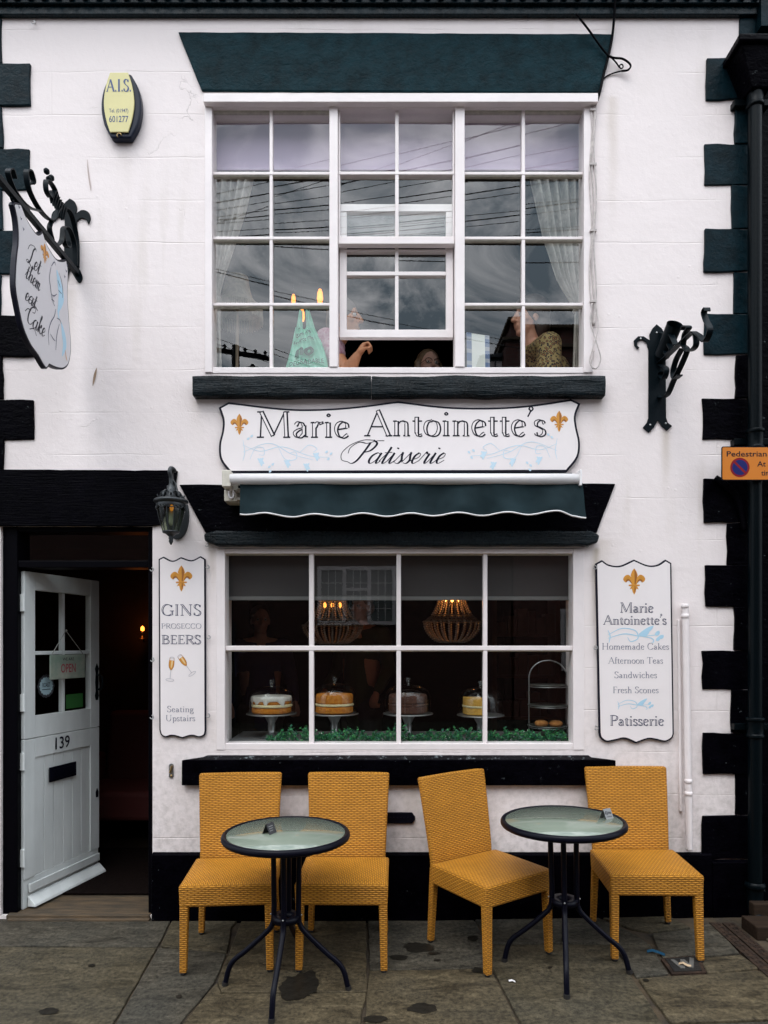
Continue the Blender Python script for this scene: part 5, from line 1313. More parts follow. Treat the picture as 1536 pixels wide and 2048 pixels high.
for pts in ([(97, 532), (103, 524), (106, 531)], [(96, 535), (93, 556), (95, 572), (97, 588), (101, 606), (104, 612)], [(97, 588), (102, 592), (108, 588)], [(97, 598), (103, 603)], [(106, 618), (103, 632), (96, 645), (91, 665), (92, 690)], [(108, 636), (114, 640), (117, 648)], [(106, 700), (108, 670), (113, 648)], [(95, 668), (101, 678), (105, 682)], [(112, 545), (117, 560), (120, 580), (119, 596)], [(110, 560), (115, 575)], [(111, 580), (118, 588)]):
    lr(pts, (.0026, .0052), 1, .001)
lr([(125, 700), (127, 715), (129, 722)], (.003, .007), 2, .0009)
for (px, py) in ((32, 414), (36, 437), (41, 458), (129, 530), (127, 542), (124, 553)):
    y, z = hp2(px, py); e.poly(FH2, [(y - .009, z + .006), (y, z + .003), (y + .009, z + .006), (y, z - .010)], .0008, 1)
e.build('lady_drawing', [M['sky_blue'], M['navy'], M['gold']], hs, fix=False)
b = MB()
for (px, py, zb_) in ((24, 404, 0), (128, 520, 0)):
    y, z = sd(px, py); b.tube([(XS, y + .01 * math.cos(a), (z + za) / 2 + ((za - .012) - z) / 2 * math.sin(a)) for a in [k * math.pi / 6 for k in range(12)]], .006, 6, closed=True)
b.build('shackle', M['iron'], hs)

# ------------------------------------------------------------------ pole-holder bracket on the right
XB = wx(1318)
def sr(px, py):
    d = F * XB / (px - 768); return (XB, d - CD, H + (1287 - py) * d / F)
hb = thing('pole_bracket', 'empty black wrought iron scroll bracket with tube socket on the right of the wall', 'bracket', (XB, 0, wz(760)))
b = MB()
PL2 = ol([(1285, 858), (1296, 838)], [(1296, 838), (1296, 700), (1295, 695)], [(1295, 695), (1288, 681), (1278, 678), (1270, 686), (1272, 696), (1277, 697)], [(1277, 697), (1272, 704), (1266, 690), (1272, 676), (1286, 674), (1297, 683)], [(1297, 683), (1298, 668), (1304, 658), (1313, 650)], [(1313, 650), (1323, 658), (1330, 670), (1329, 690)], [(1329, 690), (1331, 838)], [(1331, 838), (1343, 853), (1333, 863), (1314, 842)], [(1314, 842), (1297, 866), (1285, 858)])
PL2 = [p for i, p in enumerate(PL2)]
b.slab(FR0, PX([(1285, 856), (1293, 846), (1296, 836), (1296, 700), (1292, 686), (1283, 680), (1275, 683), (1273, 692), (1278, 697), (1274, 699), (1268, 692), (1267, 682), (1275, 674), (1286, 674), (1295, 680), (1299, 682), (1298, 670), (1304, 658), (1312, 650), (1322, 658), (1329, 670), (1330, 690), (1331, 836), (1334, 846), (1343, 853), (1333, 862), (1322, 853), (1314, 841), (1308, 854), (1297, 866)]), .001, .010)
b.build('wall_plate', M['iron'], hb, bevel=.001)
b = MB()
for (px, py) in ((1280, 679), (1312, 667), (1299, 851), (1330, 848)): b.ell((wx(px), -.011, wz(py)), (.006, .004, .006), 8, 6)
b.build('screw', M['steel'], hb)
b = MB(); p0 = Vector((XB + .004, -.035, wz(716))); p1 = Vector((XB + .016, -.172, wz(716) + .112))
b.tube([p0, p1], .042, 18, caps=False); b.tube([p1, p0], .037, 18, caps=False); b.tube([p0, p0 + (p1 - p0) * .05], .041, 18); b.tube([p1 - (p1 - p0) * .02, p1], [.0435, .0435], 18, caps=False)
b.build('tube_socket', M['iron'], hb)
b = MB(); b.hexa([(XB - .006, -.011, p0.z + .02), (XB + .006, -.011, p0.z + .02), (XB + .006, -.05, p0.z + .05), (XB - .006, -.05, p0.z + .05), (XB - .006, -.011, p1.z + .03), (XB + .006, -.011, p1.z + .03), (XB + .006, -.10, p1.z - .02), (XB - .006, -.10, p1.z - .02)]); b.build('gusset', M['iron'], hb)
def s2(*pp): return [tuple(p) for p in crs([sr(*p) for p in pp], 8)]
for s_ in (s2((1310, 734), (1345, 702), (1372, 676), (1388, 664), (1392, 690), (1378, 702), (1366, 690), (1358, 688)),
           s2((1388, 664), (1400, 672), (1410, 683), (1420, 660), (1412, 640), (1408, 625), (1413, 616), (1415, 622)),
           s2((1352, 690), (1340, 668), (1331, 690), (1334, 708), (1343, 700), (1338, 688)),
           s2((1318, 728), (1312, 765), (1318, 792), (1334, 790), (1348, 760), (1365, 725), (1374, 700), (1366, 690)),
           s2((1318, 728), (1333, 738), (1328, 757), (1321, 750), (1324, 742)),
           s2((1364, 697), (1352, 720), (1346, 745), (1350, 757), (1360, 750)), s2((1366, 690), (1370, 668), (1378, 655), (1370, 652), (1366, 660))):
    b = MB(); b.strip(s_, (1, 0, 0), .030, .006); b.build('scroll', M['iron'], hb)

# ------------------------------------------------------------------ awning
YA = -.17
aw = thing('awning', 'rolled up dark green shop awning with white cassette and scalloped white edged valance', 'awning', (wx(815), 0, wz(960)))
za_ = wz(959, YA); rA = .036
xa0, xa1 = wx(462, YA), wx(1155, YA)
b = MB(); prof = []
for k in range(20):
    a = 2 * math.pi * k / 20; prof.append((math.cos(a) * .040, math.sin(a) * .031))
b.prism([(xa0, YA + p[0], za_ + p[1]) for p in prof], (xa1 - xa0, 0, 0), smooth=True); b.build('front_bar', M['plastic_white'], aw)
b = MB(); b.prism([(xa0 + .05, -.085 + .038 * math.cos(2 * math.pi * k / 18), za_ + .018 + .038 * math.sin(2 * math.pi * k / 18)) for k in range(18)], (xa1 - xa0 - .06, 0, 0), smooth=True); b.build('cloth_roll', M['fabric'], aw)
xv0, xv1 = wx(481, YA), wx(1163, YA)
def val(u, v):
    x = xv0 + (xv1 - xv0) * u
    zt = za_ - .022
    sag = -.010 * math.sin(u * 9)
    bot = wz(1030, YA) - .006 * (1 + math.sin(u * 2 * math.pi * 7.2 + 1.2)) * 1.1 - (.020 if u < .1 else 0) * (1 - u / .1) * -1 * .8 + .018 * u * u - (.03 * max(0, u - .93) / .07)
    z = zt + (bot - zt) * v
    y = YA - .012 - .018 * v + .014 * v * math.sin(u * 2 * math.pi * 7.2 + .5) + .006 * math.sin(u * 23 + v * 3) + .009 * v * noise.noise(Vector((u * 16, v * 2.5, 1.0))) + .003 * noise.noise(Vector((u * 60, v * 6, 2.0))) + (-.03 * v * max(0, u - .9) / .1)
    return Vector((x + .012 * v * (u > .97) * 1.0, y, z))
b = MB(); b.grid(val, 150, 10); b.grid(lambda u, v: val(u, v) + Vector((0, .0025, 0)), 150, 10); b.build('valance', M['fabric'], aw, fix=False)
b = MB(); b.tube([val(i / 150, 1.0) + Vector((0, .001, -.002)) for i in range(151)], .0045, 6); b.build('valance_trim', M['plastic_white'], aw)
b = MB()
b.box(wx(448, -.15), wx(465, -.15), -.20, -.001, za_ - .045, za_ + .045); b.box(wx(449, -.12), wx(474, -.12), -.13, -.001, wz(1003, -.12), za_ - .046); 
b.box(wx(474, -.12), wx(487, -.12), -.125, -.09, wz(985, -.12), wz(977, -.12)); b.box(wx(474, -.12), wx(489, -.12), -.125, -.09, wz(1001, -.12), wz(995, -.12)); b.box(wx(482, -.12), wx(489, -.12), -.12, -.085, wz(1018, -.12), wz(1000, -.12))
b.build('end_bracket', M['cream_metal'], aw, bevel=.004)
b = MB(); b.box(wx(1155, YA) + .0005, wx(1158, YA) + .006, -.21, -.001, za_ - .042, za_ + .045); b.build('end_bracket', M['plastic_white'], aw, bevel=.004)
b = MB(); ex, ez = wx(457, -.21), wz(982, -.21)
b.tube([(ex + .013 * math.cos(a), -.142, ez + .024 * math.sin(a)) for a in [k * math.pi / 8 for k in range(16)]], .006, 8, closed=True); b.tube([(ex, -.142, ez + .024), (ex, -.142, ez + .05)], .008, 8)
b.build('crank_eye', M['plastic_white'], aw)

# ------------------------------------------------------------------ wall lantern
lx, ly = wx(342, -.17), -.17
la = thing('wall_lantern', 'dark pewter coach lantern on the wall between the door and the shop window', 'lamp', (lx, 0, wz(1020)))
lm = mk('pewter_metal', (.028, .032, .036), .42, metal=.35, spec=.6, bump=.25, bscale=70, bdist=.002)
b = MB(); n = 30; cx_, cz_ = wx(356), wz(1033)
b.slab(FR0, [(cx_ + .068 * math.cos(2 * math.pi * k / n), cz_ + .135 * math.sin(2 * math.pi * k / n)) for k in range(n)], .001, .022); b.build('back_plate', lm, la, bevel=.008, seg=3)
z_ = lambda py: wz(py, ly)
b = MB(); b.tube(crs([(cx_, -.02, wz(1000)), (cx_ - .004, -.06, wz(985)), (cx_ - .006, -.10, wz(955)), (wx(348, -.15), -.14, z_(938)), (lx, ly, z_(936)), (lx - .004, ly - .01, z_(944)), (lx, ly, z_(956)), (lx, ly, z_(972))], 6), .011, 8)
b.tube(crs([(lx, ly, z_(957)), (lx + .02, ly + .01, z_(968)), (lx + .03, ly + .02, z_(990)), (cx_, -.03, wz(1010))], 6), .007, 8); b.build('arm', lm, la)
b = MB(); zb0 = z_(1065)
hz = lambda py: z_(py) - zb0
b.lathe((lx, ly, zb0), [(.0, hz(968)), (.012, hz(968)), (.012, hz(971)), (.022, hz(972)), (.023, hz(985)), (.030, hz(993)), (.050, hz(997)), (.088, hz(1000)), (.093, hz(1003)), (.088, hz(1006)), (.072, hz(1008)), (.0, hz(1008))], 28); 
for k in range(8):
    a = 2 * math.pi * k / 8 + .3
    b.strip([(lx + math.cos(a) * r, ly + math.sin(a) * r, zb0 + hz(z)) for r, z in ((.026, 984), (.040, 982), (.052, 986), (.058, 994), (.068, 994), (.072, 990))], (-math.sin(a), math.cos(a), 0), .012, .005)
b.build('roof', lm, la)
b = MB(); b.lathe((lx, ly, zb0), [(.075, hz(1008)), (.076, hz(1013)), (.066, hz(1035)), (.050, hz(1056)), (.042, hz(1065))], 24, caps=False)
gm = mat_glass('ribbed_lantern_glass', 1.6, .12, tint=(.55, .60, .50)); b.build('glass', gm, la, fix=False)
b = MB()
for k in range(12):
    a = 2 * math.pi * k / 12
    b.tube([(lx + math.cos(a) * r, ly + math.sin(a) * r, zb0 + hz(z)) for r, z in ((.076, 1009), (.0765, 1014), (.0665, 1035), (.0505, 1056), (.043, 1065))], .0022, 5)
b.lathe((lx, ly, zb0), [(.077, hz(1008)), (.079, hz(1010)), (.077, hz(1014))], 24, caps=False)
for k in range(10):
    a = 2 * math.pi * k / 10; b.tube([(lx + .078 * math.cos(a + t), ly + .078 * math.sin(a + t), zb0 + hz(1014 + 5 * math.sin(math.pi * (t + .31) / .62))) for t in [-.31 + .62 * j / 6 for j in range(7)]], .003, 5)
b.build('cage', lm, la)
b = MB(); b.lathe((lx, ly, zb0), [(.0, hz(1090)), (.004, hz(1089)), (.012, hz(1083)), (.010, hz(1079)), (.014, hz(1076)), (.010, hz(1074)), (.028, hz(1068)), (.044, hz(1066)), (.046, hz(1063)), (.040, hz(1062)), (.0, hz(1062))][::-1], 20); b.build('finial', lm, la)
b = MB(); b.lathe((lx, ly, zb0), [(.0, hz(1052)), (.010, hz(1050)), (.013, hz(1044)), (.013, hz(1020)), (.0, hz(1018))][::-1], 12, 0); b.ell((lx + .01, ly - .02, z_(1017)), (.011, .011, .018), 10, 8, 1)
b.build('bulb', [mk('white_bulb_sleeve', (.6, .58, .5), .4), mk('amber_bulb_tip', (.75, .30, .04), .4, emit=(1, .35, .04), es=.4)], la)

# ------------------------------------------------------------------ street sign at the right edge
YP = -.13
ps = thing('parking_sign', 'orange pedestrian zone sign with blue and red no-waiting roundel by the downpipe', 'sign', (wx(1520, YP), YP, wz(926, YP)))
sx0, sx1, sz0, sz1 = wx(1443, YP), wx(1443, YP) + .46, wz(961, YP), wz(893, YP)
def rrect(x0, x1, z0, z1, r, n=5):
    out = []
    for (cx, cz, a0) in ((x1 - r, z1 - r, 0), (x0 + r, z1 - r, 90), (x0 + r, z0 + r, 180), (x1 - r, z0 + r, 270)):
        out += [(cx + r * math.cos(R(a0 + 90 * k / n)), cz + r * math.sin(R(a0 + 90 * k / n))) for k in range(n + 1)]
    return out
FP = Frame((0, YP, 0))
b = MB(); b.slab(FP, rrect(sx0, sx1, sz0, sz1, .010), -.004, .0); b.build('plate', M['black_metal'], ps)
b = MB(); b.slab(FP, rrect(sx0 + .005, sx1 - .005, sz0 + .005, sz1 - .005, .007), .0002, .0012); b.build('face', mk('sign_orange', (.56, .165, .004), .45), ps)
FP2 = Frame((0, YP - .0012, 0)); b = MB(); cx, cz = wx(1479.5, YP), wz(935, YP)
ring = lambda r: [(cx + r * math.cos(2 * math.pi * k / 36), cz + r * math.sin(2 * math.pi * k / 36)) for k in range(36)]
b.poly(FP2, ring(.0535), .0005, 0); b.poly(FP2, ring(.0425), .0008, 1); b.rib(FP2, [(cx - .031, cz + .031), (cx + .031, cz - .031)], .012, .0011, 0)
b.build('roundel', [mk('sign_red', (.20, .006, .012), .5, spec=.2), mk('sign_blue', (.008, .012, .11), .5, spec=.2)], ps, fix=False)
b = MB(); ch = .026
plain(b, FP2, 'Pedestrian', wx(1453, YP), wz(913, YP), .030, 0, align='l', width=wx(1533, YP) - wx(1453, YP), bold=.012)
plain(b, FP2, 'Zone', wx(1541, YP), wz(913, YP), .030, 0, align='l', width=.095, bold=.012)
plain(b, FP2, 'At any', wx(1514, YP), wz(933, YP), .030, 0, align='l', width=.125, bold=.012); plain(b, FP2, 'time', wx(1522, YP), wz(951, YP), .030, 0, align='l', width=.075, bold=.012)
b.build('lettering', M['ink'], ps, fix=False)
b = MB(); b.box(wx(1508, YP), wx(1522, YP), YP + .0045, -.09, wz(930, YP), wz(922, YP)); b.build('clamp', M['black_metal'], ps)

# ------------------------------------------------------------------ pipes, cables, small ironmongery
xd, yd = wx(1511, -.08), -.075
dp = thing('downpipe', 'black cast iron rainwater downpipe with collars and hopper at the right edge', 'pipe', (xd, yd, 0))
b = MB(); b.tube([(xd, yd, .16), (xd, yd, wz(130, yd))], .037, 20); b.build('pipe', M['pipe'], dp)
for py in (196, 880, 1455):
    b = MB(); z = wz(py, yd); b.lathe((xd, yd, z), [(.038, -.06), (.048, -.055), (.048, -.04), (.043, -.035), (.043, .035), (.050, .04), (.050, .055), (.038, .06)], 20, caps=False)
    b.box(xd - .10, xd + .10, yd + .03, .014, z - .018, z + .018); b.build('collar', M['pipe'], dp, bevel=.003)
b = MB(); zh = wz(140, yd); b.hexa([(xd - .05, yd - .05, zh - .14), (xd + .06, yd - .05, zh - .14), (xd + .06, -.004, zh - .14), (xd - .05, -.004, zh - .14), (xd - .13, yd - .10, zh + .06), (xd + .16, yd - .10, zh + .06), (xd + .16, -.004, zh + .06), (xd - .13, -.004, zh + .06)]); b.box(xd - .15, xd + .18, yd - .12, -.004, zh + .0605, zh + .10)
b.build('hopper', M['black_stone'], dp, bevel=.008)
b = MB(); b.tube(crs([(xd, yd, .22), (xd, yd, .14), (xd - .01, yd - .03, .08), (xd - .03, yd - .09, .05)], 6), .043, 18); b.lathe((xd, yd, .20), [(.044, 0), (.054, .01), (.054, .03), (.044, .04)], 18, caps=False); b.build('shoe', M['pipe'], dp)
xw = wx(1372, -.04)
wp = thing('white_pipe', 'slim white painted pipe with collars running down beside the right menu board', 'pipe', (xw, -.03, 0))
b = MB(); b.tube([(wx(1379, -.035), -.033, wz(1700, -.033)), (wx(1375, -.035), -.033, wz(1450, -.033)), (wx(1371, -.035), -.033, wz(1215, -.033))], .0180, 16); b.build('pipe', M['white_paint'], wp)
for (px, py) in ((1370, 1212), (1370.5, 1232), (1377, 1562), (1377, 1587)):
    b = MB(); b.lathe((wx(px, -.035), -.033, wz(py, -.033)), [(.018, -.012), (.0212, -.010), (.0212, .010), (.018, .012)], 16, caps=False); b.build('collar', M['white_paint'], wp)
b = MB(); b.tube([(wx(1360), -.008, wz(1622)), (wx(1358), -.008, wz(1400)), (wx(1356), -.008, wz(1240))], .009, 8)
tag(b.build('conduit', M['white_paint']), 'thin white painted conduit along the wall, tight beside the white pipe', 'conduit')

cab = thing('cable_bundle', 'bundle of pale painted cables clipped down the right side of the upper window', 'cable', (wx(1190), 0, wz(480)))
cm_ = mk('dirty_white_cable', (.52, .47, .45), .6, var=.2, vscale=30)
b = MB()
for i, dx in enumerate((0, 4.2, 8.0)):
    pts = [(wx(1180 + dx + 2.5 * math.sin(k * .9 + i)), -.014 - .003 * i, wz(214 + (655 - 214) * k / 16)) for k in range(17)]
    b.tube(crs(pts, 3), .0042, 6)
b.tube(crs([(wx(1182), -.02, wz(610)), (wx(1179), -.024, wz(650)), (wx(1190), -.03, wz(690)), (wx(1198), -.03, wz(722)), (wx(1189), -.028, wz(741)), (wx(1180), -.024, wz(732)), (wx(1186), -.02, wz(705))], 8), .0038, 6)
b.tube(crs([(wx(1190), -.02, wz(610)), (wx(1193), -.024, wz(660)), (wx(1183), -.03, wz(700)), (wx(1176), -.03, wz(725)), (wx(1182), -.03, wz(742))], 8), .0038, 6)
b.build('cable', cm_, cab)
b = MB()
for py in (225, 333, 465, 606):
    b.box(wx(1178), wx(1191), -.024, -.003, wz(py + 2), wz(py - 2))
b.build('clip', cm_, cab)
b = MB(); b.tube(crs([(wx(1192), -.022, wz(207)), (wx(1197), -.03, wz(190)), (wx(1204), -.02, wz(160)), (wx(1214), -.02, wz(120)), (wx(1222), -.02, wz(80)), (wx(1223), -.05, wz(40)), (wx(1221), -.09, wz(-10))], 8), .0075, 8)
tag(b.build('black_cable', M['black_satin']), 'thick black cable bent down the end of the upper lintel from the cornice', 'cable')
b = MB(); P = [at(1152, 28, -.12), at(1176, 58, -.05), at(1205, 98, -.03), at(1222, 114, -.03), at(1246, 118, -.035), at(1261, 130, -.035), at(1256, 140, -.03), at(1243, 142, -.015)]
b.tube(crs(P, 8), .0055, 6); b.tube(crs([at(1222, 114, -.03), at(1232, 125, -.02), at(1239, 135, -.012)], 6), .004, 6)
b.tube([(wx(1241) + .010 * math.cos(a), -.014, wz(137) + .012 * math.sin(a)) for a in [k * math.pi / 6 for k in range(12)]], .0035, 6, closed=True)
b.tube(crs([at(1243, 142, -.015), at(1222, 148, -.006), at(1207, 158, -.006), at(1197, 178, -.01), at(1194, 196, -.015)], 6), .0038, 6)
tag(b.build('service_wire', M['black_satin']), 'looped black service wire tied to an eye at the upper right of the wall', 'wire')
b = MB(); b.tube(crs([at(1430, 956, -.02), at(1446, 966, -.035), at(1468, 988, -.035), at(1482, 1018, -.033), at(1490, 1062, -.03)], 8), .019, 10)
tag(b.build('black_hose', M['black_wood']), 'thick black painted cable curving over the quoins below the orange sign', 'cable')
np_ = MB(); np_.slab(FR0, PX([(770, 1624), (824, 1624), (830, 1632), (830, 1638), (824, 1646), (770, 1646)]), .001, .014); 
vp = thing('iron_plaque', 'small black iron plaque low on the white wall between the middle chairs', 'plaque', (wx(800), 0, wz(1635)))
np_.build('plate', M['black_metal'], vp, bevel=.003)
b = MB()
for k in range(6): b.box(wx(779 + k * 7), wx(783 + k * 7), -.0165, -.0145, wz(1637), wz(1633))
b.build('relief', M['black_metal'], vp)
wk = thing('wall_latch', 'small steel key latch plate on the wall right of the open door', 'latch', (wx(343), 0, wz(1541)))
b = MB(); b.slab(FR0, rrect(wx(338.5), wx(347.5), wz(1556), wz(1527), .011), .0, .006); b.build('plate', M['steel'], wk, bevel=.001)
b = MB(); b.tube([(wx(345), -.012, wz(1531)), (wx(341), -.014, wz(1545))], .006, 8); b.ell((wx(343.5), -.008, wz(1551)), (.007, .006, .008), 8, 6); b.build('lever', M['brass'], wk)
for (pts, lab) in (([(175, 320), (177, 345), (181, 372), (182, 382)], 'a'), ([(194, 736), (190, 752), (186, 772)], 'b')):
    b = MB(); P = crs(pts, 6); b.rib(FR0, [(wx(p.x), wz(p.y)) for p in P], [.002 + (.012 if lab == 'b' else .006) * math.sin(math.pi * i / (len(P) - 1)) for i in range(len(P))], .0035, 0)
    b.build('rust_stain', mk('rust_brown_streak', (.30, .20, .13) if lab == 'b' else (.50, .40, .37), .8), shop, fix=False)

# ------------------------------------------------------------------ woven chairs
def make_chair(label):
    t = thing('wicker_chair', label, 'chair', group='amber wicker chairs outside the shop')
    m = MB(); zt = .425
    def seat(u, v):
        x = -.224 + .448 * u; y = -.240 + .424 * v
        return Vector((x, y, zt + .012 * (math.sin(math.pi * min(1, max(0, u))) * math.sin(math.pi * v)) ** .5))
    nu = 12
    top = [[seat(i / nu, j / nu) for i in range(nu + 1)] for j in range(nu + 1)]
    m.grid(seat, nu, nu, 0, True)
    zb = .322
    rim = [top[0][i] for i in range(nu + 1)] + [top[j][nu] for j in range(1, nu + 1)] + [top[nu][i] for i in range(nu - 1, -1, -1)] + [top[j][0] for j in range(nu - 1, 0, -1)]
    n = len(rim); b0 = len(m.v)
    for p in rim: m.v.append(Vector((p.x, p.y, p.z)))
    for p in rim: m.v.append(Vector((p.x * .985, p.y * .99, zb)))
    for i in range(n):
        j = (i + 1) % n; m.f.append([b0 + i, b0 + j, b0 + n + j, b0 + n + i]); m.m.append(0); m.s.append(False)
    m.f.append([b0 + n + i for i in range(n)][::-1]); m.m.append(0); m.s.append(False)
    bmv = m.build('seat', M['wicker'], t, uv=True, local=True)
    me = bmv.data; bm = bmesh.new(); bm.from_mesh(me); bmesh.ops.remove_doubles(bm, verts=bm.verts, dist=.0005); bmesh.ops.recalc_face_normals(bm, faces=bm.faces); bm.to_mesh(me); bm.free()
    bv = bmv.modifiers.new('bevel', 'BEVEL'); bv.width = .010; bv.segments = 3; bv.limit_method = 'ANGLE'; bv.angle_limit = R(50)
    m = MB()
    def yb(z): return .187 + .075 * max(0, (z - .42) / .44) ** 1.15
    def back(u, v, o):
        z = .33 + .53 * v; hw = .205 + .020 * max(0, (z - .42) / .44); x = -hw + 2 * hw * u
        return Vector((x, yb(z) + o + .016 * (1 - (2 * u - 1) ** 2) * min(1, max(0, (z - .42) / .2)), z))
    nu, nv = 10, 14
    fr_ = [[back(i / nu, j / nv, 0) for i in range(nu + 1)] for j in range(nv + 1)]; bk = [[back(i / nu, j / nv, .036) for i in range(nu + 1)] for j in range(nv + 1)]
    vs = [p for r_ in fr_ for p in r_] + [p for r_ in bk for p in r_]; w_ = nu + 1; o_ = (nv + 1) * w_; fs = []
    for j in range(nv):
        for i in range(nu):
            a = j * w_ + i; fs.append((a, a + 1, a + w_ + 1, a + w_)); fs.append((o_ + a, o_ + a + w_, o_ + a + w_ + 1, o_ + a + 1))
        for i in (0, nu):
            a = j * w_ + i; fs.append((a, a + w_, o_ + a + w_, o_ + a))
    for i in range(nu):
        for j in (0, nv):
            a = j * w_ + i; fs.append((a, o_ + a, o_ + a + 1, a + 1))
    m.add(vs, fs, 0, True); m.build('backrest', M['wicker'], t, bevel=.011, seg=3, uv=True, local=True)
    def leg(p0, w0, p1, w1):
        a = MB(); q = lambda c, h, z: [(c[0] - h, c[1] - h, z), (c[0] + h, c[1] - h, z), (c[0] + h, c[1] + h, z), (c[0] - h, c[1] + h, z)]
        a.hexa(q(p1, w1, p1[2]) + q(p0, w0, p0[2])); o = a.build('leg', M['wicker'], t, bevel=.006, uv=True, local=True)
        f = MB(); f.lathe((p1[0], p1[1], 0), [(w1 * .9, 0), (w1 * .9, .012)], 10); f.build('foot', M['rubber'], o, local=True)
    for s in (-1, 1):
        leg((s * .1995, -.2165, .33), .0205, (s * .204, -.220, .010), .0165)
        leg((s * .186, .205, .40), .019, (s * .203, .227, .010), .0155)
    return t
ch1 = make_chair('woven amber chair standing at the left end of the row, before the sill end')
def place(o, x, y, rz):
    o.location = (x, y, gz(x)); sl = math.atan(.018) if x > .2 else 0.0
    o.rotation_euler = (Matrix.Rotation(-sl, 3, 'Y') @ Matrix.Rotation(R(rz), 3, 'Z')).to_euler()
def gx(px, py): v = gd(px, py); return v.x, v.y
place(ch1, -.768, -.41, 4.5)
ch2 = copy_tree(ch1); ch2['label'] = 'woven amber chair directly behind the left round table, beside the iron plaque'; place(ch2, -.200, -.40, -1)
ch3 = copy_tree(ch1); ch3['label'] = 'woven amber chair turned at an angle towards the right round table'; place(ch3, .540, -.380, 33)
ch4 = copy_tree(ch1); ch4['label'] = 'woven amber chair pushed against the wall beneath the menu board'; place(ch4, 1.352, -.335, -4)

# ------------------------------------------------------------------ glass topped tables
gt = bpy.data.materials.new('frosted_green_glass'); gt.use_nodes = True
_b = gt.node_tree.nodes['Principled BSDF']; _b.inputs['Base Color'].default_value = (.19, .222, .175, 1); _b.inputs['Roughness'].default_value = .09; _b.inputs['Specular IOR Level'].default_value = .75
_n = N(gt.node_tree, 'ShaderNodeTexNoise', Scale=160.0, Detail=3.0); _t = N(gt.node_tree, 'ShaderNodeTexCoord'); gt.node_tree.links.new(_t.outputs['Object'], _n.inputs['Vector'])
_p = N(gt.node_tree, 'ShaderNodeBump', Strength=.04, Distance=.001); gt.node_tree.links.new(_n.outputs['Fac'], _p.inputs['Height']); gt.node_tree.links.new(_p.outputs['Normal'], _b.inputs['Normal'])
def make_table(label):
    t = thing('bistro_table', label, 'table', group='round bistro tables outside the shop')
    m = MB(); m.lathe((0, 0, 0), [(0, .702), (.268, .702), (.268, .7095), (0, .7095)], 64); m.build('table_top', gt, t, local=True)
    m = MB(); pr = [(.268 + .0115 + .0125 * math.cos(a), .697 + .0165 * math.sin(a)) for a in [2 * math.pi * k / 14 for k in range(14)]]
    m.lathe((0, 0, 0), pr + [pr[0]], 64, caps=False); m.build('rim', M['black_metal'], t, local=True)
    for k in range(4):
        a = math.pi / 2 * k - math.pi / 2
        P = crs([(.060, .69), (.058, .50), (.057, .345), (.066, .285), (.106, .238), (.186, .165), (.243, .118), (.268, .075), (.285, .004)], 5)
        m = MB(); m.tube([(p.x * math.cos(a), p.x * math.sin(a), p.y) for p in P], .0125, 12); o = m.build('leg', M['black_metal'], t, local=True)
        f = MB(); f.tube([(.286 * math.cos(a), .286 * math.sin(a), 0), (.2845 * math.cos(a), .2845 * math.sin(a), .018)], .0145, 10); f.build('foot', M['rubber'], o, local=True)
        s = MB(); s.ell((.0700 * math.cos(a), .0700 * math.sin(a), .335), .0045, 8, 6); s.ell((.0728 * math.cos(a), .0728 * math.sin(a), .640), .0045, 8, 6); s.build('bolt', M['steel'], o, local=True)
    m = MB(); m.lathe((0, 0, 0), [(.026, .312), (.062, .306), (.062, .334), (.026, .330), (.026, .312)], 24, caps=False); m.build('collar', M['black_metal'], t, local=True)
    m = MB(); m.lathe((0, 0, 0), [(.0, .662), (.085, .662), (.085, .695), (.0, .695)], 24); m.build('top_bracket', M['black_metal'], t, local=True)
    return t
tb1 = make_table('black rimmed round glass table on the left with a dark folded card on it')
place(tb1, -.447, -.77, -4)
tb2 = copy_tree(tb1); tb2['label'] = 'black rimmed round glass table on the right with a silver no smoking card'
place(tb2, .876, -.60, -14); tb2.scale = (1.02, 1.02, 1)
def tent(px, py, z, rz, mats, label, text):
    d = F * (H - z) / (py - 1287); x, y = (px - 768) * d / F, d - CD
    t = thing('table_card', label, 'card', (x, y, z), R(rz))
    m = MB(); w, h, dp, th = .052, .046, .022, .0012
    m.hexa([(-w / 2, -dp, 0), (w / 2, -dp, 0), (w / 2, -dp + th, 0), (-w / 2, -dp + th, 0), (-w / 2, -th, h), (w / 2, -th, h), (w / 2, 0, h), (-w / 2, 0, h)])
    m.hexa([(-w / 2, dp - th, 0), (w / 2, dp - th, 0), (w / 2, dp, 0), (-w / 2, dp, 0), (-w / 2, .0003, h), (w / 2, .0003, h), (w / 2, th, h), (-w / 2, th, h)])
    m.build('folded_plate', mats[0], t, local=True)
    sl = Vector((0, dp - th, h)).normalized(); nn = Vector((0, -h, dp - th)).normalized()
    fr = Frame((0, -dp, 0), (1, 0, 0), sl, nn); m = MB()
    if text:
        c_, r_ = (-.013, .030), .0085
        m.rib(fr, [(c_[0] + r_ * math.cos(a), c_[1] + r_ * math.sin(a)) for a in [2 * math.pi * k / 20 for k in range(21)]], .0022, .0006, 0)
        m.rib(fr, [(c_[0] - .005, c_[1] + .005), (c_[0] + .005, c_[1] - .005)], .002, .0008, 0); m.rib(fr, [(c_[0] - .005, c_[1]), (c_[0] + .005, c_[1])], .002, .001, 0)
        plain(m, fr, 'No', .010, .024, .012, 0, .0008, bold=.02); plain(m, fr, 'smoking', .0, .010, .006, 0, .0008, width=.036)
    else:
        for k in range(3): m.rib(fr, [(-.018, .036 - k * .010), (.014 - .004 * k, .036 - k * .010)], .003, .0006, 0)
    m.build('lettering', mats[1], t, local=True, fix=False)
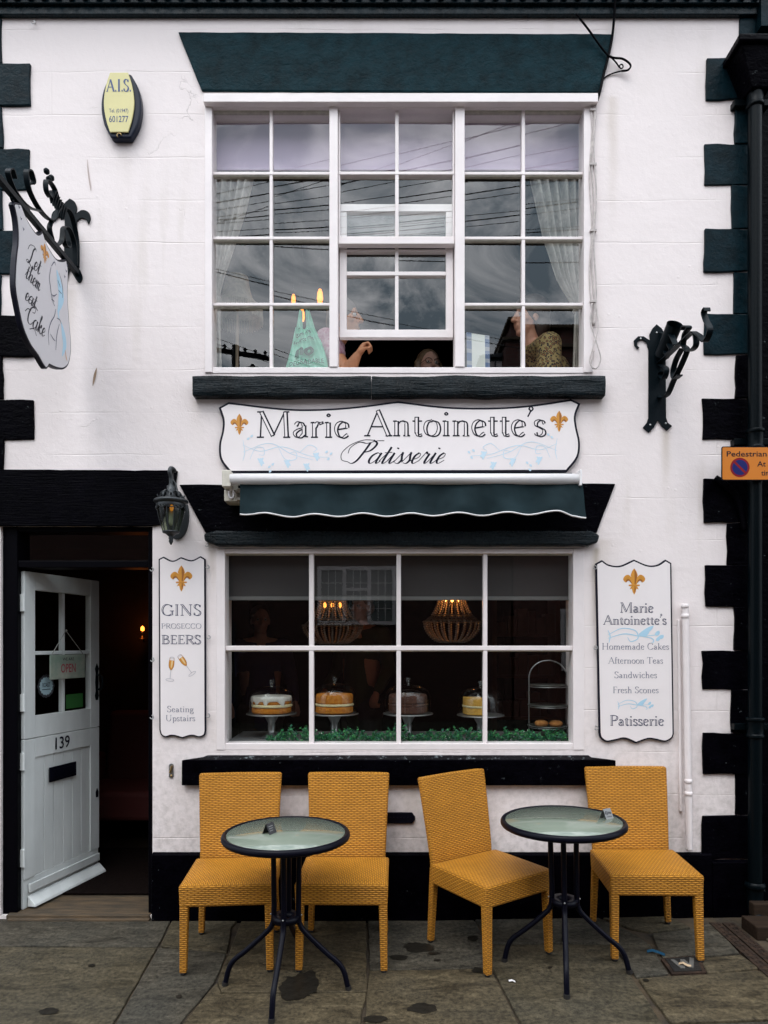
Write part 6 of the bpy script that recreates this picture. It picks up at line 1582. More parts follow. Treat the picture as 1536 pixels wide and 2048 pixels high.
tent(539, 1666, .7095, 62, (mk('dark_folded_plate', (.05, .05, .055), .3, metal=.4), mk('dull_print', (.25, .25, .25), .5)), 'small dark folded card on the left round glass table', False)
tent(1213, 1636, .7095 + gz(1.05), 32, (mk('scratched_silver_plate', (.22, .22, .22), .4, metal=.3), M['ink']), 'small silver no smoking card on the right round glass table', True)

# ------------------------------------------------------------------ drain covers and litter
rust = mk('rusty_cast_iron', (.014, .010, .008), .75, spec=.15, col2=(.050, .030, .020), vscale=30, bump=.4, bscale=80)
A, B = gd(1418, 1846), gd(1556, 1973)
dr = thing('drain_channel', 'long rusty iron drain channel set in the paving at the right edge', 'drain', (A.x, A.y, 0))
ax = (B - A); Ln = ax.length; ax.normalize(); pr_ = Vector((-ax.y, ax.x, 0)); pr_ = pr_ if pr_.x > 0 else -pr_
m = MB()
def dq(s0, s1, t0, t1, z0, z1):
    P = lambda s_, t_, z: A + ax * s_ + pr_ * t_ + Vector((0, 0, z)); m.hexa([P(s0, t0, z0), P(s1, t0, z0), P(s1, t1, z0), P(s0, t1, z0), P(s0, t0, z1), P(s1, t0, z1), P(s1, t1, z1), P(s0, t1, z1)])
Ln = 1.7
dq(0, Ln, .0, .062, -.04, .004); dq(0, Ln, .072, .134, -.04, .004)
s_ = .02
while s_ < Ln - .05:
    for t_ in (.014, .088):
        P = A + ax * (s_ + .018) + pr_ * (t_ + .018) + Vector((0, 0, .004))
        m.tube([P + (ax * math.cos(a) + pr_ * math.sin(a)) * .014 + Vector((0, 0, .001)) for a in [R(40 + 28 * k) for k in range(11)]], .003, 5)
    s_ += .043
m.build('grating', rust, dr)
C_ = gd(1372, 1930)
vc = thing('valve_cover', 'small square rusty iron water valve cover between the flagstones', 'cover', (C_.x, C_.y, 0))
q = [gd(1322, 1918), gd(1398, 1911), gd(1413, 1946), gd(1344, 1949)]
m = MB(); cc = sum(q, Vector()) / 4
m.prism([p + Vector((0, 0, .003)) for p in q], (0, 0, -.03)); m.build('frame', rust, vc)
m = MB(); m.prism([cc + (p - cc) * .80 + Vector((0, 0, .0065)) for p in q], (0, 0, -.003)); m.build('lid', mk('dark_iron_lid', (.010, .009, .008), .6, bump=.4, bscale=90), vc)
m = MB()
def bil(u, v): return q[0] * (1 - u) * (1 - v) + q[1] * u * (1 - v) + q[2] * u * v + q[3] * (1 - u) * v + Vector((0, 0, .0085))
for (a, b_) in (((.24, .22), (.38, .76)), ((.38, .76), (.50, .26)), ((.50, .26), (.62, .76)), ((.62, .76), (.76, .22))):
    m.strip([bil(*a), bil(*b_)], Vector((0, 0, 1)).cross((bil(*b_) - bil(*a))), .020, .004)
m.build('relief', mk('worn_grey_iron', (.10, .095, .085), .6), vc)
def litter(name, label, cat, px, py, pts, mat, h=.004):
    c = gd(px, py); m = MB(); m.strip([c + Vector((a, b_, h + z)) for a, b_, z in pts[0]], Vector(pts[1]), pts[2], .0015); tag(m.build(name, mat), label, cat)
litter('wrapper', 'torn blue and white wrapper lying on the flagstones by the right chair', 'litter', 1310, 1908, ([(-.035, .012, .004), (-.01, .006, .012), (.02, -.006, .006), (.04, -.025, .003)], (.2, .6, .5), .014), mk('blue_plastic_wrapper', (.012, .055, .10), .8, spec=.1))
litter('paper_scrap', 'crumpled tan paper scrap on the iron valve cover', 'litter', 1368, 1935, ([(-.02, .012, .008), (-.005, .002, .018), (.015, -.006, .009), (.03, -.01, .008)], (.3, .5, .3), .012), mk('tan_paper', (.45, .32, .20), .8))
litter('paper_scrap', 'tiny white paper scrap on the flagstones in front of the angled chair', 'litter', 1024, 1965, ([(-.014, .004, .002), (0, .0, .007), (.014, -.004, .002)], (0, 1, .1), .012), M['plastic_white'])
litter('cigarette_end', 'white cigarette end lying near the foot of the wall', 'litter', 1013, 1838, ([(-.004, 0, .004), (.006, .0, .006), (.012, 0, .004)], (0, .3, 1), .014), M['plastic_white'])
# stone step and loose timber by the downpipe
m = MB(); c = gd(1510, 1836); m.box(1.95, 2.7, -.33, -.17, .02, .09); m.box(2.02, 2.7, -.17, -.115, .02, .15)
tag(m.build('timber_step', mk('weathered_brown_timber', (.016, .010, .007), .85, spec=.1, col2=(.035, .022, .014), vscale=4, stretch=(1, 14, 14)), bevel=.006), 'low weathered brown timber step on the paving below the downpipe', 'step')
# ------------------------------------------------------------------ hanging OPEN sign on the door
DM = Matrix.Translation(Vector((hx, hy, .03))) @ Matrix.Rotation(math.atan2(du.y, du.x), 4, 'Z')
os_ = thing('open_sign', 'small weathered open sign hanging by a string on the door glass', 'sign', DM @ Vector((mid, -.03, 1.40)), math.atan2(du.y, du.x))
zs = 1.40 - .0
m = MB(); m.box(-.165, .145, -.006, .0, -.075, .075); m.build('plate', mk('weathered_mint_tin', (.16, .24, .19), .55, col2=(.36, .36, .30), vscale=7), os_, bevel=.006, local=True)
fo = Frame((0, -.0065, 0)); m = MB()
plain(m, fo, 'WE ARE', -.010, .038, .020, 1, .0004, width=.10, bold=.004); plain(m, fo, 'OPEN', -.010, -.035, .055, 0, .0004, width=.13, bold=.012)
m.build('lettering', [mk('faded_red_print', (.28, .03, .05), .5), M['ink']], os_, local=True, fix=False)
m = MB(); m.tube([(-.15, -.003, .075), (.0, .020, .225), (.13, -.003, .075)], .0022, 5); m.ell((0, .018, .226), .007, 8, 6); m.build('string', mk('grey_string', (.30, .30, .28), .8), os_, local=True)

# ------------------------------------------------------------------ upstairs room, behind the upper window
m = MB()
bm_ = mk('lilac_roller_blind', (.72, .58, .74), .85, var=.03, vscale=3)
bl = thing('roller_blind', 'pale lilac roller blind pulled part way down behind the upper window', 'blind', (wx(798), .15, wz(240)))
m.box(wx(420, .15), wx(1172, .15), .150, .153, wz(337, .15), wz(236, .15)); m.build('cloth', bm_, bl)
m = MB(); m.prism([(wx(418, .16), .165 + .022 * math.cos(2 * math.pi * k / 14), wz(222, .16) + .022 * math.sin(2 * math.pi * k / 14)) for k in range(14)], (wx(1174, .16) - wx(418, .16), 0, 0), smooth=True); m.build('roller', bm_, bl)
m = MB(); m.box(wx(420, .15), wx(1172, .15), .146, .158, wz(341, .15), wz(336, .15)); m.build('bottom_rail', bm_, bl, bevel=.003)
def curtain(label, edge, tie, side):
    """edge: list of (z, x of the free edge); the other edge is the window side."""
    def fn(u, v):
        z = tie[1] + (wz(225, .2) - tie[1]) * (1 - v)
        xf = edge[0][1]
        for (za, xa), (zb_, xb_) in zip(edge, edge[1:]):
            if zb_ <= z <= za:
                t = (za - z) / (za - zb_); xf = xa + (xb_ - xa) * t
        if z < edge[-1][0]: xf = edge[-1][1]
        x = side + (xf - side) * u
        return Vector((x, .20 + .022 * math.sin(u * 34 + v * 3 * u) + .012 * math.sin(u * 13 + 1), z))
    m = MB(); m.grid(fn, 70, 30); o = m.build('curtain', mat_cloth('sheer_lace_curtain', (.70, .67, .62), .45), fix=False)
    tag(o, label, 'curtain', 'lace curtains behind the upper window')
    m = MB(); x = (side + edge[-1][1]) / 2; m.tube([(x + abs(side - edge[-1][1]) * .55 * math.cos(a), .20 + .03 * math.sin(a), tie[1] + .004) for a in [k * math.pi / 8 for k in range(16)]], .012, 8, closed=True)
    m.build('tieback', bpy.data.materials['sheer_lace_curtain'], o)
    def tail(u, v):
        x_ = side + (edge[-1][1] - side) * (u * (1 + .25 * v)); return Vector((x_, .20 + .018 * math.sin(u * 26), tie[1] - (tie[1] - wz(735, .2)) * v))
    m = MB(); m.grid(tail, 24, 8); m.build('tail', bpy.data.materials['sheer_lace_curtain'], o, fix=False)
curtain('sheer white curtain drawn aside at the left end of the upper window', [(wz(225, .2), wx(520, .2)), (wz(345, .2), wx(510, .2)), (wz(420, .2), wx(494, .2)), (wz(480, .2), wx(475, .2)), (wz(560, .2), wx(447, .2)), (wz(598, .2), wx(438, .2))], (0, wz(600, .2)), wx(420, .2))
curtain('patterned lace curtain drawn aside at the right end of the upper window', [(wz(225, .2), wx(1046, .2)), (wz(350, .2), wx(1058, .2)), (wz(400, .2), wx(1068, .2)), (wz(480, .2), wx(1085, .2)), (wz(560, .2), wx(1112, .2)), (wz(618, .2), wx(1150, .2))], (0, wz(622, .2)), wx(1163, .2))
# standard lamp with fringed shade
yl = .62
fl_ = thing('fringed_lamp', 'tall lamp with a cream fringed bell shade behind the lower left upstairs panes', 'lamp', (wx(474, yl), yl, 2.56))
lxx = wx(474, yl); cream = mat_cloth('cream_silk_shade', (.72, .66, .55), .4)
m = MB(); zz = lambda py: wz(py, yl)
s_ = (CD + yl) / F
m.lathe((lxx, yl, 0), [(22 * s_, zz(556)), (25 * s_, zz(575)), (31 * s_, zz(598)), (44 * s_, zz(612)), (50 * s_, zz(618))], 32, caps=False); m.build('lamp_shade', cream, fl_, fix=False)
m = MB()
for k in range(90):
    a = 2 * math.pi * k / 90; l_ = 26 + 8 * noise.noise(Vector((k * .7, 0, 0)))
    m.tube([(lxx + 50 * s_ * math.cos(a), yl + 50 * s_ * math.sin(a), zz(617)), (lxx + 51 * s_ * math.cos(a + .02), yl + 51 * s_ * math.sin(a + .02), zz(617 + l_))], .0028, 4, caps=False)
m.build('fringe', cream, fl_)
m = MB(); m.tube([(lxx, yl, 2.57), (lxx, yl, zz(600))], .011, 10); m.lathe((lxx, yl, 2.562), [(.15, 0), (.15, .015), (.03, .04), (.012, .09)], 20); m.build('stem', mk('pale_wood_stem', (.45, .35, .25), .5), fl_)
# filament bulbs
for (px, py, sc) in ((604, 630, .9), (640, 592, 1.0), (587, 598, .7)):
    Yb = .75; c = at(px, py, Yb)
    t = thing('filament_bulb', 'glowing amber filament bulb hanging upstairs, ' + {604: 'lowest, above the green carrier bag', 640: 'highest, left of the middle sash', 587: 'smallest, upper left of the carrier bag'}[px], 'bulb', c, group='filament bulbs upstairs')
    m = MB(); m.lathe(c, [(.0, -.05 * sc), (.015 * sc, -.045 * sc), (.021 * sc, -.02 * sc), (.018 * sc, .02 * sc), (.009 * sc, .045 * sc), (.0, .05 * sc)], 14); m.build('glass', mk('glowing_amber_filament', (.9, .4, .08), .3, emit=(1, .27, .035), es=1.5), t)
    m = MB(); m.tube([(c.x, c.y, c.z + .05 * sc), (c.x, c.y, 5.0)], .0025, 5); m.lathe(c, [(.010, .048 * sc), (.013, .05 * sc), (.013, .085 * sc), (.004, .09 * sc)], 10); m.build('cord', M['black_satin'], t)
    ld = bpy.data.lights.new('bulb_light', 'POINT'); ld.energy = .12; ld.color = (1, .55, .2); ld.shadow_soft_size = .02
    lo_ = bpy.data.objects.new('bulb_light', ld); COL.objects.link(lo_); lo_.parent = t; lo_.location = (0, .06, -.02)
# table by the window upstairs
ut = thing('upstairs_table', 'dark table just inside the upper window holding bag and menu card', 'table', (wx(798, .45), .5, 2.56))
m = MB(); m.box(wx(430, .4), wx(1160, .4), .15, .78, 3.085, 3.115); m.build('table_top', M['dark_floor'], ut, bevel=.005)
for (a, b_) in ((440, .2), (1150, .2), (440, .72), (1150, .72)):
    m = MB(); m.box(wx(a, .4) - .02, wx(a, .4) + .02, b_ - .02, b_ + .02, 2.56, 3.084); m.build('leg', M['dark_floor'], ut)
# green carrier bag
YG = .26
bag = thing('carrier_bag', 'pale green plastic carrier bag with dark green lettering standing inside the upper window', 'bag', (wx(612, YG), YG, 3.116))
bagm = bpy.data.materials.new('thin_green_polythene'); bagm.use_nodes = True
nt = bagm.node_tree; nt.nodes.clear(); o_ = N(nt, 'ShaderNodeOutputMaterial'); mi_ = N(nt, 'ShaderNodeMixShader'); pr1 = N(nt, 'ShaderNodeBsdfPrincipled'); tl_ = N(nt, 'ShaderNodeBsdfTranslucent')
pr1.inputs['Base Color'].default_value = (.32, .80, .62, 1); pr1.inputs['Roughness'].default_value = .35; tl_.inputs['Color'].default_value = (.35, .85, .66, 1); mi_.inputs[0].default_value = .45
nt.links.new(pr1.outputs[0], mi_.inputs[1]); nt.links.new(tl_.outputs[0], mi_.inputs[2]); nt.links.new(mi_.outputs[0], o_.inputs[0])
zlo, zhi = 3.117, wz(650, YG)
def bagw(v):   # half extents in pixels from the bag's own outline, bottom to shoulder
    L = [(0, 556, 664), (.35, 567, 657), (.6, 576, 650), (.8, 584, 641), (1, 590, 629)]
    for (a, l, r), (b_, l2, r2) in zip(L, L[1:]):
        if v <= b_: t = (v - a) / (b_ - a); return l + (l2 - l) * t, r + (r2 - r) * t
    return L[-1][1:]
def bagf(u, v, side):
    l, r = bagw(v); x = wx(l + (r - l) * u, YG); th = .085 * (1 - v) + .012
    fold = .010 * math.sin(u * 21 + v * 5) * (.3 + v) + .008 * math.sin(u * 9 - v * 7 + side)
    return Vector((x, YG + .05 + side * (th * math.sin(math.pi * u) ** .6 + .002) + fold, zlo + (zhi - zlo) * v))
m = MB(); m.grid(lambda u, v: bagf(u, v, -1), 40, 24); m.grid(lambda u, v: bagf(1 - u, v, 1), 40, 24); m.build('body', bagm, bag, fix=False)
for (l, r, t_) in ((590, 603, 600), (611, 629, 613)):
    def hnd(u, v, l=l, r=r, t_=t_):
        a, b_ = l + (t_ - 4 - l) * v, r + (t_ + 4 - r) * v
        return Vector((wx(a + (b_ - a) * u, YG), YG + .045 + .012 * math.sin(u * 8 + v * 2), zhi - .002 + (wz(612, YG) - zhi) * v))
    m = MB(); m.grid(hnd, 10, 12); m.build('handle', bagm, bag, fix=False)
m = MB()
class BF:
    def p(s, x, y, off=0.0):
        u = x; v = y; q = bagf(min(1, max(0, u)), min(1, max(0, v)), -1); return q + Vector((0, -off - .014, 0))
bfr = BF()
def bagtext(t, u, v, cap, wdt, bold):
    m2 = MB(); plain(m2, bfr_id, t, 0, 0, cap, 0, 0.0, width=wdt, bold=bold)
    for f in m2.f:
        m.add([bfr.p(u + m2.v[i].x, v + m2.v[i].z + .10 * m2.v[i].x) for i in f], [list(range(len(f)))], 0)
bfr_id = Frame((0, 0, 0))
bagtext('See me', .42, .87, .065, .62, .015); bagtext('select me', .42, .76, .065, .70, .015); bagtext('no', .46, .53, .17, .50, .05); bagtext('DEGRADABLE', .52, .385, .075, .80, .015)
m.build('lettering', mk('dark_green_print', (.010, .07, .05), .6), bag, fix=False)
# menu card and pale jug
m = MB(); x0, x1 = wx(934, .24), wx(981, .24); z0, z1 = 3.117, wz(661, .24)
mc = thing('menu_card', 'white menu card with blue patterned edges propped inside the upper right window', 'card', ((x0 + x1) / 2, .24, 3.117))
m.hexa([(x0, .235, z0), (x1, .255, z0), (x1, .258, z0), (x0, .238, z0), (x0, .265, z1), (x1, .285, z1 - .012), (x1, .288, z1 - .012), (x0, .268, z1)]); m.build('card', mk('white_card', (.78, .80, .74), .5), mc)
m = MB()
for (u0, u1) in ((.0, .22), (.80, 1.0)):
    for v in range(14):
        P = lambda u, v_: Vector((x0 + (x1 - x0) * u, .2335 + .02 * u + .03 * v_, z0 + (z1 - z0 - .012 * u) * v_))
        m.add([P(u0, v / 14), P(u1, v / 14), P(u1, (v + 1) / 14), P(u0, (v + 1) / 14)], [(0, 1, 2, 3)], 0 if (v * 7 + int(u0 * 10)) % 3 else 1)
m.build('printed_edge', [mk('blue_print_pattern', (.12, .18, .32), .5), mk('grey_print_pattern', (.35, .38, .44), .5)], mc, fix=False)
c = at(558, 735, .3)
ug = thing('white_jug', 'rounded white china jug standing left of the green carrier bag', 'jug', (c.x, .3, 3.116))
m = MB(); m.lathe((c.x, .3, 3.117), [(.03, 0), (.036, .01), (.042, .04), (.040, .07), (.030, .095), (.0, .10)], 20); m.build('body', mk('white_china', (.65, .63, .62), .25), ug)
m = MB(); m.tube(crs([(c.x - .035, .3, 3.19), (c.x - .062, .3, 3.185), (c.x - .062, .3, 3.15), (c.x - .038, .3, 3.14)], 5), .005, 8); m.build('handle', bpy.data.materials['white_china'], ug)

# ------------------------------------------------------------------ people
def flesh(name, mb, mats, parent, vox=.006, sm=4, pick=None):
    """Fuse the limbs of one figure into a single continuous skin."""
    o = mb.build(name, mats, None)
    r = o.modifiers.new('fuse', 'REMESH'); r.mode = 'VOXEL'; r.voxel_size = vox; r.use_smooth_shade = True
    s = o.modifiers.new('soft', 'SMOOTH'); s.factor = .5; s.iterations = sm
    dg = bpy.context.evaluated_depsgraph_get()
    me = bpy.data.meshes.new_from_object(o.evaluated_get(dg)); me.name = name
    o.modifiers.clear(); old = o.data; o.data = me; bpy.data.meshes.remove(old)
    if parent is not None:
        w0 = wloc(parent)
        me.transform(Matrix.Translation(-w0)); o.parent = parent
    me.polygons.foreach_set('use_smooth', [True] * len(me.polygons))
    if pick:
        for p in me.polygons: p.material_index = pick(p.center)
    return o
skin = mk('warm_skin', (.52, .26, .17), .5, var=.06, vscale=30)
skin_dim = mk('pale_skin', (.50, .30, .23), .5, var=.05, vscale=30)
def head_on(m, c, fdir, tilt=0.0, s=1.0):
    """Head with jaw, brow, nose, lips, ears; fdir = facing direction in the plan."""
    f = Vector((fdir[0], fdir[1], 0)).normalized(); sdv = Vector((-f.y, f.x, 0)); up = Vector((0, 0, 1)); c = Vector(c)
    rot = Matrix((sdv, f, up)).transposed()
    P = lambda a, b_, z: c + (sdv * a + f * b_ + up * z) * s
    m.ell(P(0, -.012, .035), (.074 * s, .092 * s, .088 * s), 18, 12, 0, rot)
    m.ell(P(0, .022, -.035), (.058 * s, .068 * s, .080 * s), 16, 12, 0, rot)
    m.ell(P(0, .060, -.092), (.030 * s, .026 * s, .022 * s), 12, 8, 0, rot)
    m.caps(P(0, .086, .022), .010 * s, P(0, .112, -.022), .014 * s, 10)
    m.ell(P(0, .104, -.026), (.018 * s, .013 * s, .010 * s), 10, 8, 0, rot)
    m.caps(P(-.030, .074, .036), .010 * s, P(.030, .074, .036), .010 * s, 10)
    m.caps(P(-.016, .086, -.056), .008 * s, P(.016, .086, -.056), .008 * s, 8); m.caps(P(-.013, .085, -.068), .008 * s, P(.013, .085, -.068), .008 * s, 8)
    for q in (-1, 1):
        m.ell(P(q * .046, .052, -.020), (.022 * s, .024 * s, .022 * s), 10, 8, 0, rot); m.ell(P(q * .076, -.010, -.008), (.010 * s, .020 * s, .032 * s), 10, 8, 0, rot)
    return P
def eyes(parent, P, s=1.0):
    m = MB()
    for q in (-1, 1):
        m.ell(P(q * .031, .073, .010), .0125 * s, 12, 8, 0); m.ell(P(q * .031, .0815, .010), .0062 * s, 10, 6, 1)
    m.build('eyes', [mk('eye_white', (.6, .58, .55), .2), mk('dark_iris', (.03, .02, .015), .2)], parent)
def fist(m, w, dirv, side, s=1.0):
    """A loosely closed hand growing from the wrist w along dirv: palm, four curled fingers, thumb."""
    d = Vector(dirv).normalized(); sv = Vector(side).normalized(); pv_ = d.cross(sv).normalized(); w = Vector(w)
    P = lambda a, b_, c_: w + (d * a + sv * b_ + pv_ * c_) * s
    m.caps(P(.01, 0, 0), .024 * s, P(.075, .0, .0), .024 * s, 12); m.caps(P(.03, -.020, 0), .018 * s, P(.078, -.026, 0), .017 * s, 10); m.caps(P(.03, .018, 0), .018 * s, P(.078, .024, 0), .016 * s, 10)
    for k, (l, o_) in enumerate(((.040, -.032), (.045, -.011), (.042, .011), (.034, .031))):
        a0 = P(.083, o_, .004); a1 = P(.083 + l * .75, o_, -.020); a2 = P(.083 + l * .45, o_ * .95, -.050); a3 = P(.070, o_ * .9, -.046)
        m.caps(a0, .0105 * s, a1, .0098 * s, 8); m.caps(a1, .0098 * s, a2, .0090 * s, 8); m.caps(a2, .0090 * s, a3, .0080 * s, 8)
    t0 = P(.028, -.030, -.010); t1 = P(.058, -.050, -.030); t2 = P(.088, -.036, -.050)
    m.caps(t0, .014 * s, t1, .0115 * s, 8); m.caps(t1, .0115 * s, t2, .0095 * s, 8)
def body(m, hip, chest, neck, headc, shL, shR, hipw=.15):
    hip, chest, neck, shL, shR = map(Vector, (hip, chest, neck, shL, shR))
    ax_ = (shR - shL).normalized()
    m.caps(hip - ax_ * .07, .125, hip + ax_ * .07, .125, 14); m.caps(hip, .135, hip.lerp(chest, .5), .125, 14); m.caps(hip.lerp(chest, .5) - ax_ * .05, .115, chest - ax_ * .07, .115, 14); m.caps(hip.lerp(chest, .5) + ax_ * .05, .115, chest + ax_ * .07, .115, 14)
    m.caps(chest, .12, neck, .060, 14); m.caps(shL, .060, neck - Vector((0, 0, .02)), .055, 12); m.caps(shR, .060, neck - Vector((0, 0, .02)), .055, 12)
    m.caps(neck - Vector((0, 0, .03)), .055, Vector(headc) - Vector((0, 0, .06)), .050, 12)
# 1: woman in leopard print, sitting sideways at the right
YL = .46
hc = at(1056, 640, YL); shc = at(1092, 705, YL)
pl_ = thing('person', 'person with short brown hair in leopard print top sitting sideways at upper right window', 'person', (shc.x, YL, 2.56))
fd = (-.93, -.36)
nk = Vector((hc.x + .035, YL + .02, hc.z - .155)); chst = Vector((shc.x + .035, YL + .06, shc.z - .14)); hp_ = Vector((shc.x + .05, YL + .10, 2.56 + .50))
shN = Vector((shc.x - .015, YL - .14, shc.z - .015)); shF = Vector((shc.x + .02, YL + .22, shc.z - .01))
m = MB(); P1 = head_on(m, hc, fd, s=1.0); body(m, hp_, chst, nk, hc, shN, shF)
elb = Vector((shc.x - .03, YL - .20, 3.175)); wr = Vector((wx(1035, .3), .27, 3.165))
m.caps(shN, .052, elb, .042, 12); m.caps(elb, .042, wr, .027, 12); fist(m, wr, (-.9, -.1, .25), (0, 1, 0), .95)
elb2 = Vector((shc.x - .16, YL + .22, 3.16)); wr2 = Vector((wx(1030, .5), .48, 3.17)); m.caps(shF, .05, elb2, .04, 12); m.caps(elb2, .04, wr2, .027, 12); fist(m, wr2, (-.9, -.2, .3), (0, 1, 0), .95)
for q in (-1, 1):
    kn = Vector((shc.x - .38, YL + .10 + q * .11, 2.56 + .50)); m.caps(hp_ + Vector((0, q * .09, -.02)), .085, kn, .060, 12); an = Vector((kn.x + .02, kn.y, 2.66)); m.caps(kn, .058, an, .040, 12); m.caps(an, .038, an + Vector((-.14, 0, -.06)), .034, 10)
flesh('body', m, skin, pl_, .0065); eyes(pl_, P1)
m = MB(); g_ = .012
ax_ = (shF - shN).normalized()
m.caps(hp_ - ax_ * .07, .135, hp_ + ax_ * .07, .135, 14); m.caps(hp_, .147, hp_.lerp(chst, .5), .138, 14); m.caps(hp_.lerp(chst, .5) - ax_ * .05, .127, chst - ax_ * .07, .127, 14); m.caps(hp_.lerp(chst, .5) + ax_ * .05, .127, chst + ax_ * .07, .127, 14)
m.caps(chst, .128, nk - Vector((0, 0, .045)), .068, 14)
for a, b_ in ((shN, elb), (shF, elb2)):
    m.caps(a, .080, nk - Vector((0, 0, .05)), .062, 12); m.caps(a, .078, a.lerp(b_, .72), .078, 12)
flesh('top', m, mat_leopard(), pl_, .008)
m = MB(); f_ = Vector((fd[0], fd[1], 0)).normalized()
rotm = Matrix((Vector((-f_.y, f_.x, 0)), f_, Vector((0, 0, 1)))).transposed()
m.ell(P1(0, -.040, .058), (.105, .112, .108), 16, 12, 0, rotm); m.ell(P1(0, -.078, -.030), (.094, .070, .105), 14, 10, 0, rotm); m.ell(P1(0, .035, .098), (.066, .050, .034), 12, 8, 0, rotm)
for k in range(16): m.ell(P1(.07 * math.cos(k * 2.4), -.05 - .045 * math.sin(k * 1.7), .06 + .06 * math.sin(k * 3.1)), .030, 8, 6)
flesh('hair', m, mk('dark_brown_hair', (.035, .018, .012), .5, var=.4, vscale=40), pl_, .009, 2)
# 2: sitter at the left of the opening, hand raised
YA_ = .50
s0 = at(652, 690, YA_)
pa = thing('person', 'person in pink sleeve raising a fist, seated behind the mullion left of the open sash', 'person', (s0.x, YA_, 2.56))
hc2 = at(691, 640, YA_ + .02); sh1 = Vector((s0.x + .015, YA_ - .13, s0.z - .03)); sh2 = Vector((s0.x - .05, YA_ + .22, s0.z)); nk2 = Vector((s0.x + .055, YA_ + .04, s0.z + .05)); ch_ = Vector((s0.x - .03, YA_ + .06, s0.z - .14)); hp2_ = Vector((s0.x - .03, YA_ + .10, 3.06))
eb = at(694, 748, .30); wr_ = at(714, 712, .27)
m = MB(); P2 = head_on(m, hc2, (.95, -.3)); body(m, hp2_, ch_, nk2, hc2, sh1, sh2)
m.caps(sh1, .055, eb, .046, 14); m.caps(eb, .045, eb.lerp(wr_, .35), .046, 14); m.caps(eb.lerp(wr_, .35), .046, wr_, .027, 14); fist(m, wr_, (.55, .10, .80), (.1, 1, 0), .9)
e2 = Vector((s0.x + .18, YA_ + .22, 3.16)); w2 = Vector((s0.x + .36, YA_ + .10, 3.17)); m.caps(sh2, .05, e2, .042, 12); m.caps(e2, .042, w2, .027, 12); fist(m, w2, (.9, -.3, .1), (0, 1, 0), .95)
for q in (-1, 1):
    kn = Vector((s0.x + .38, YA_ + .12 + q * .11, 3.02)); m.caps(hp2_ + Vector((0, q * .09, -.03)), .085, kn, .06, 12); an = Vector((kn.x - .02, kn.y, 2.66)); m.caps(kn, .058, an, .04, 12); m.caps(an, .038, an + Vector((.14, 0, -.06)), .034, 10)
flesh('body', m, mk('sun_tanned_skin', (.55, .24, .12), .5, var=.06, vscale=30), pa, .0055); eyes(pa, P2)
m = MB(); ax_ = (sh2 - sh1).normalized()
m.caps(hp2_, .150, hp2_.lerp(ch_, .5), .138, 14); m.caps(hp2_ - ax_ * .07, .135, hp2_ + ax_ * .07, .135, 14); m.caps(hp2_.lerp(ch_, .5), .140, ch_ - ax_ * .06, .128, 14); m.caps(ch_ - ax_ * .06, .128, ch_ + ax_ * .07, .128, 14); m.caps(ch_, .13, nk2 - Vector((0, 0, .05)), .068, 14)
for a, b_ in ((sh1, eb), (sh2, e2)): m.caps(a, .078, nk2 - Vector((0, 0, .05)), .062, 12); m.caps(a, .074, a.lerp(b_, .42), .068, 12)
flesh('top', m, mk('pink_pattern_cloth', (.36, .15, .22), .8, col2=(.50, .38, .42), vscale=60), pa, .008)
m = MB(); rotm = Matrix.Rotation(0, 3, 'Z'); m.ell(hc2 + Vector((-.025, .0, .05)), (.100, .092, .095), 14, 10); m.ell(hc2 + Vector((-.07, .01, -.01)), (.06, .085, .085), 14, 10)
flesh('hair', m, mk('grey_brown_hair', (.10, .08, .07), .6), pa, .010, 2)
# 3: woman with glasses further inside
YC = 1.15
hc3 = at(858, 735, YC)
pc = thing('person', 'person with glasses and long dark blonde hair looking out over the open sash sill', 'person', (hc3.x, YC, 2.56))
m = MB(); P3 = head_on(m, hc3, (.25, -.97)); nk3 = hc3 + Vector((-.01, .03, -.16)); c3 = nk3 + Vector((0, .03, -.22)); h3 = Vector((c3.x, c3.y + .05, 2.56 + .42)); sL, sR = nk3 + Vector((-.19, .02, -.06)), nk3 + Vector((.19, .02, -.06))
body(m, h3, c3, nk3, hc3, sL, sR)
for s_, q in ((sL, -1), (sR, 1)):
    e_ = s_ + Vector((q * .06, -.08, -.27)); w_ = e_ + Vector((-q * .12, -.22, .04)); m.caps(s_, .05, e_, .042, 12); m.caps(e_, .042, w_, .027, 12); fist(m, w_, (-q * .3, -.9, 0), (1, 0, 0), .9)
    k_2 = Vector((h3.x + q * .13, h3.y - .40, h3.z)); m.caps(h3 + Vector((q * .09, 0, -.02)), .085, k_2, .06, 12); a_ = k_2 + Vector((0, .02, -.36)); m.caps(k_2, .058, a_, .04, 12); m.caps(a_, .038, a_ + Vector((0, -.14, -.02)), .034, 10)
flesh('body', m, skin_dim, pc, .006); eyes(pc, P3)
m = MB(); m.ell(P3(0, -.03, .055), (.088, .095, .088), 16, 12); m.caps(P3(-.075, -.02, .03), .035, P3(-.085, -.02, -.16), .030, 10); m.caps(P3(.075, -.02, .03), .035, P3(.085, -.02, -.16), .030, 10); m.ell(P3(0, -.06, -.05), (.08, .05, .12), 12, 10)
flesh('hair', m, mk('dark_blonde_hair', (.14, .09, .05), .5, var=.3, vscale=40), pc, .009, 2)
m = MB(); m.caps(c3, .145, h3, .150, 14); m.caps(sL, .070, nk3 - Vector((0, 0, .06)), .065, 12); m.caps(sR, .070, nk3 - Vector((0, 0, .06)), .065, 12); m.caps(c3 + Vector((-.07, 0, 0)), .12, c3 + Vector((.07, 0, 0)), .12, 12); m.caps(c3, .13, nk3 - Vector((0, 0, .05)), .07, 12)
flesh('top', m, mk('dark_top_cloth', (.02, .02, .028), .8), pc, .009)
m = MB()
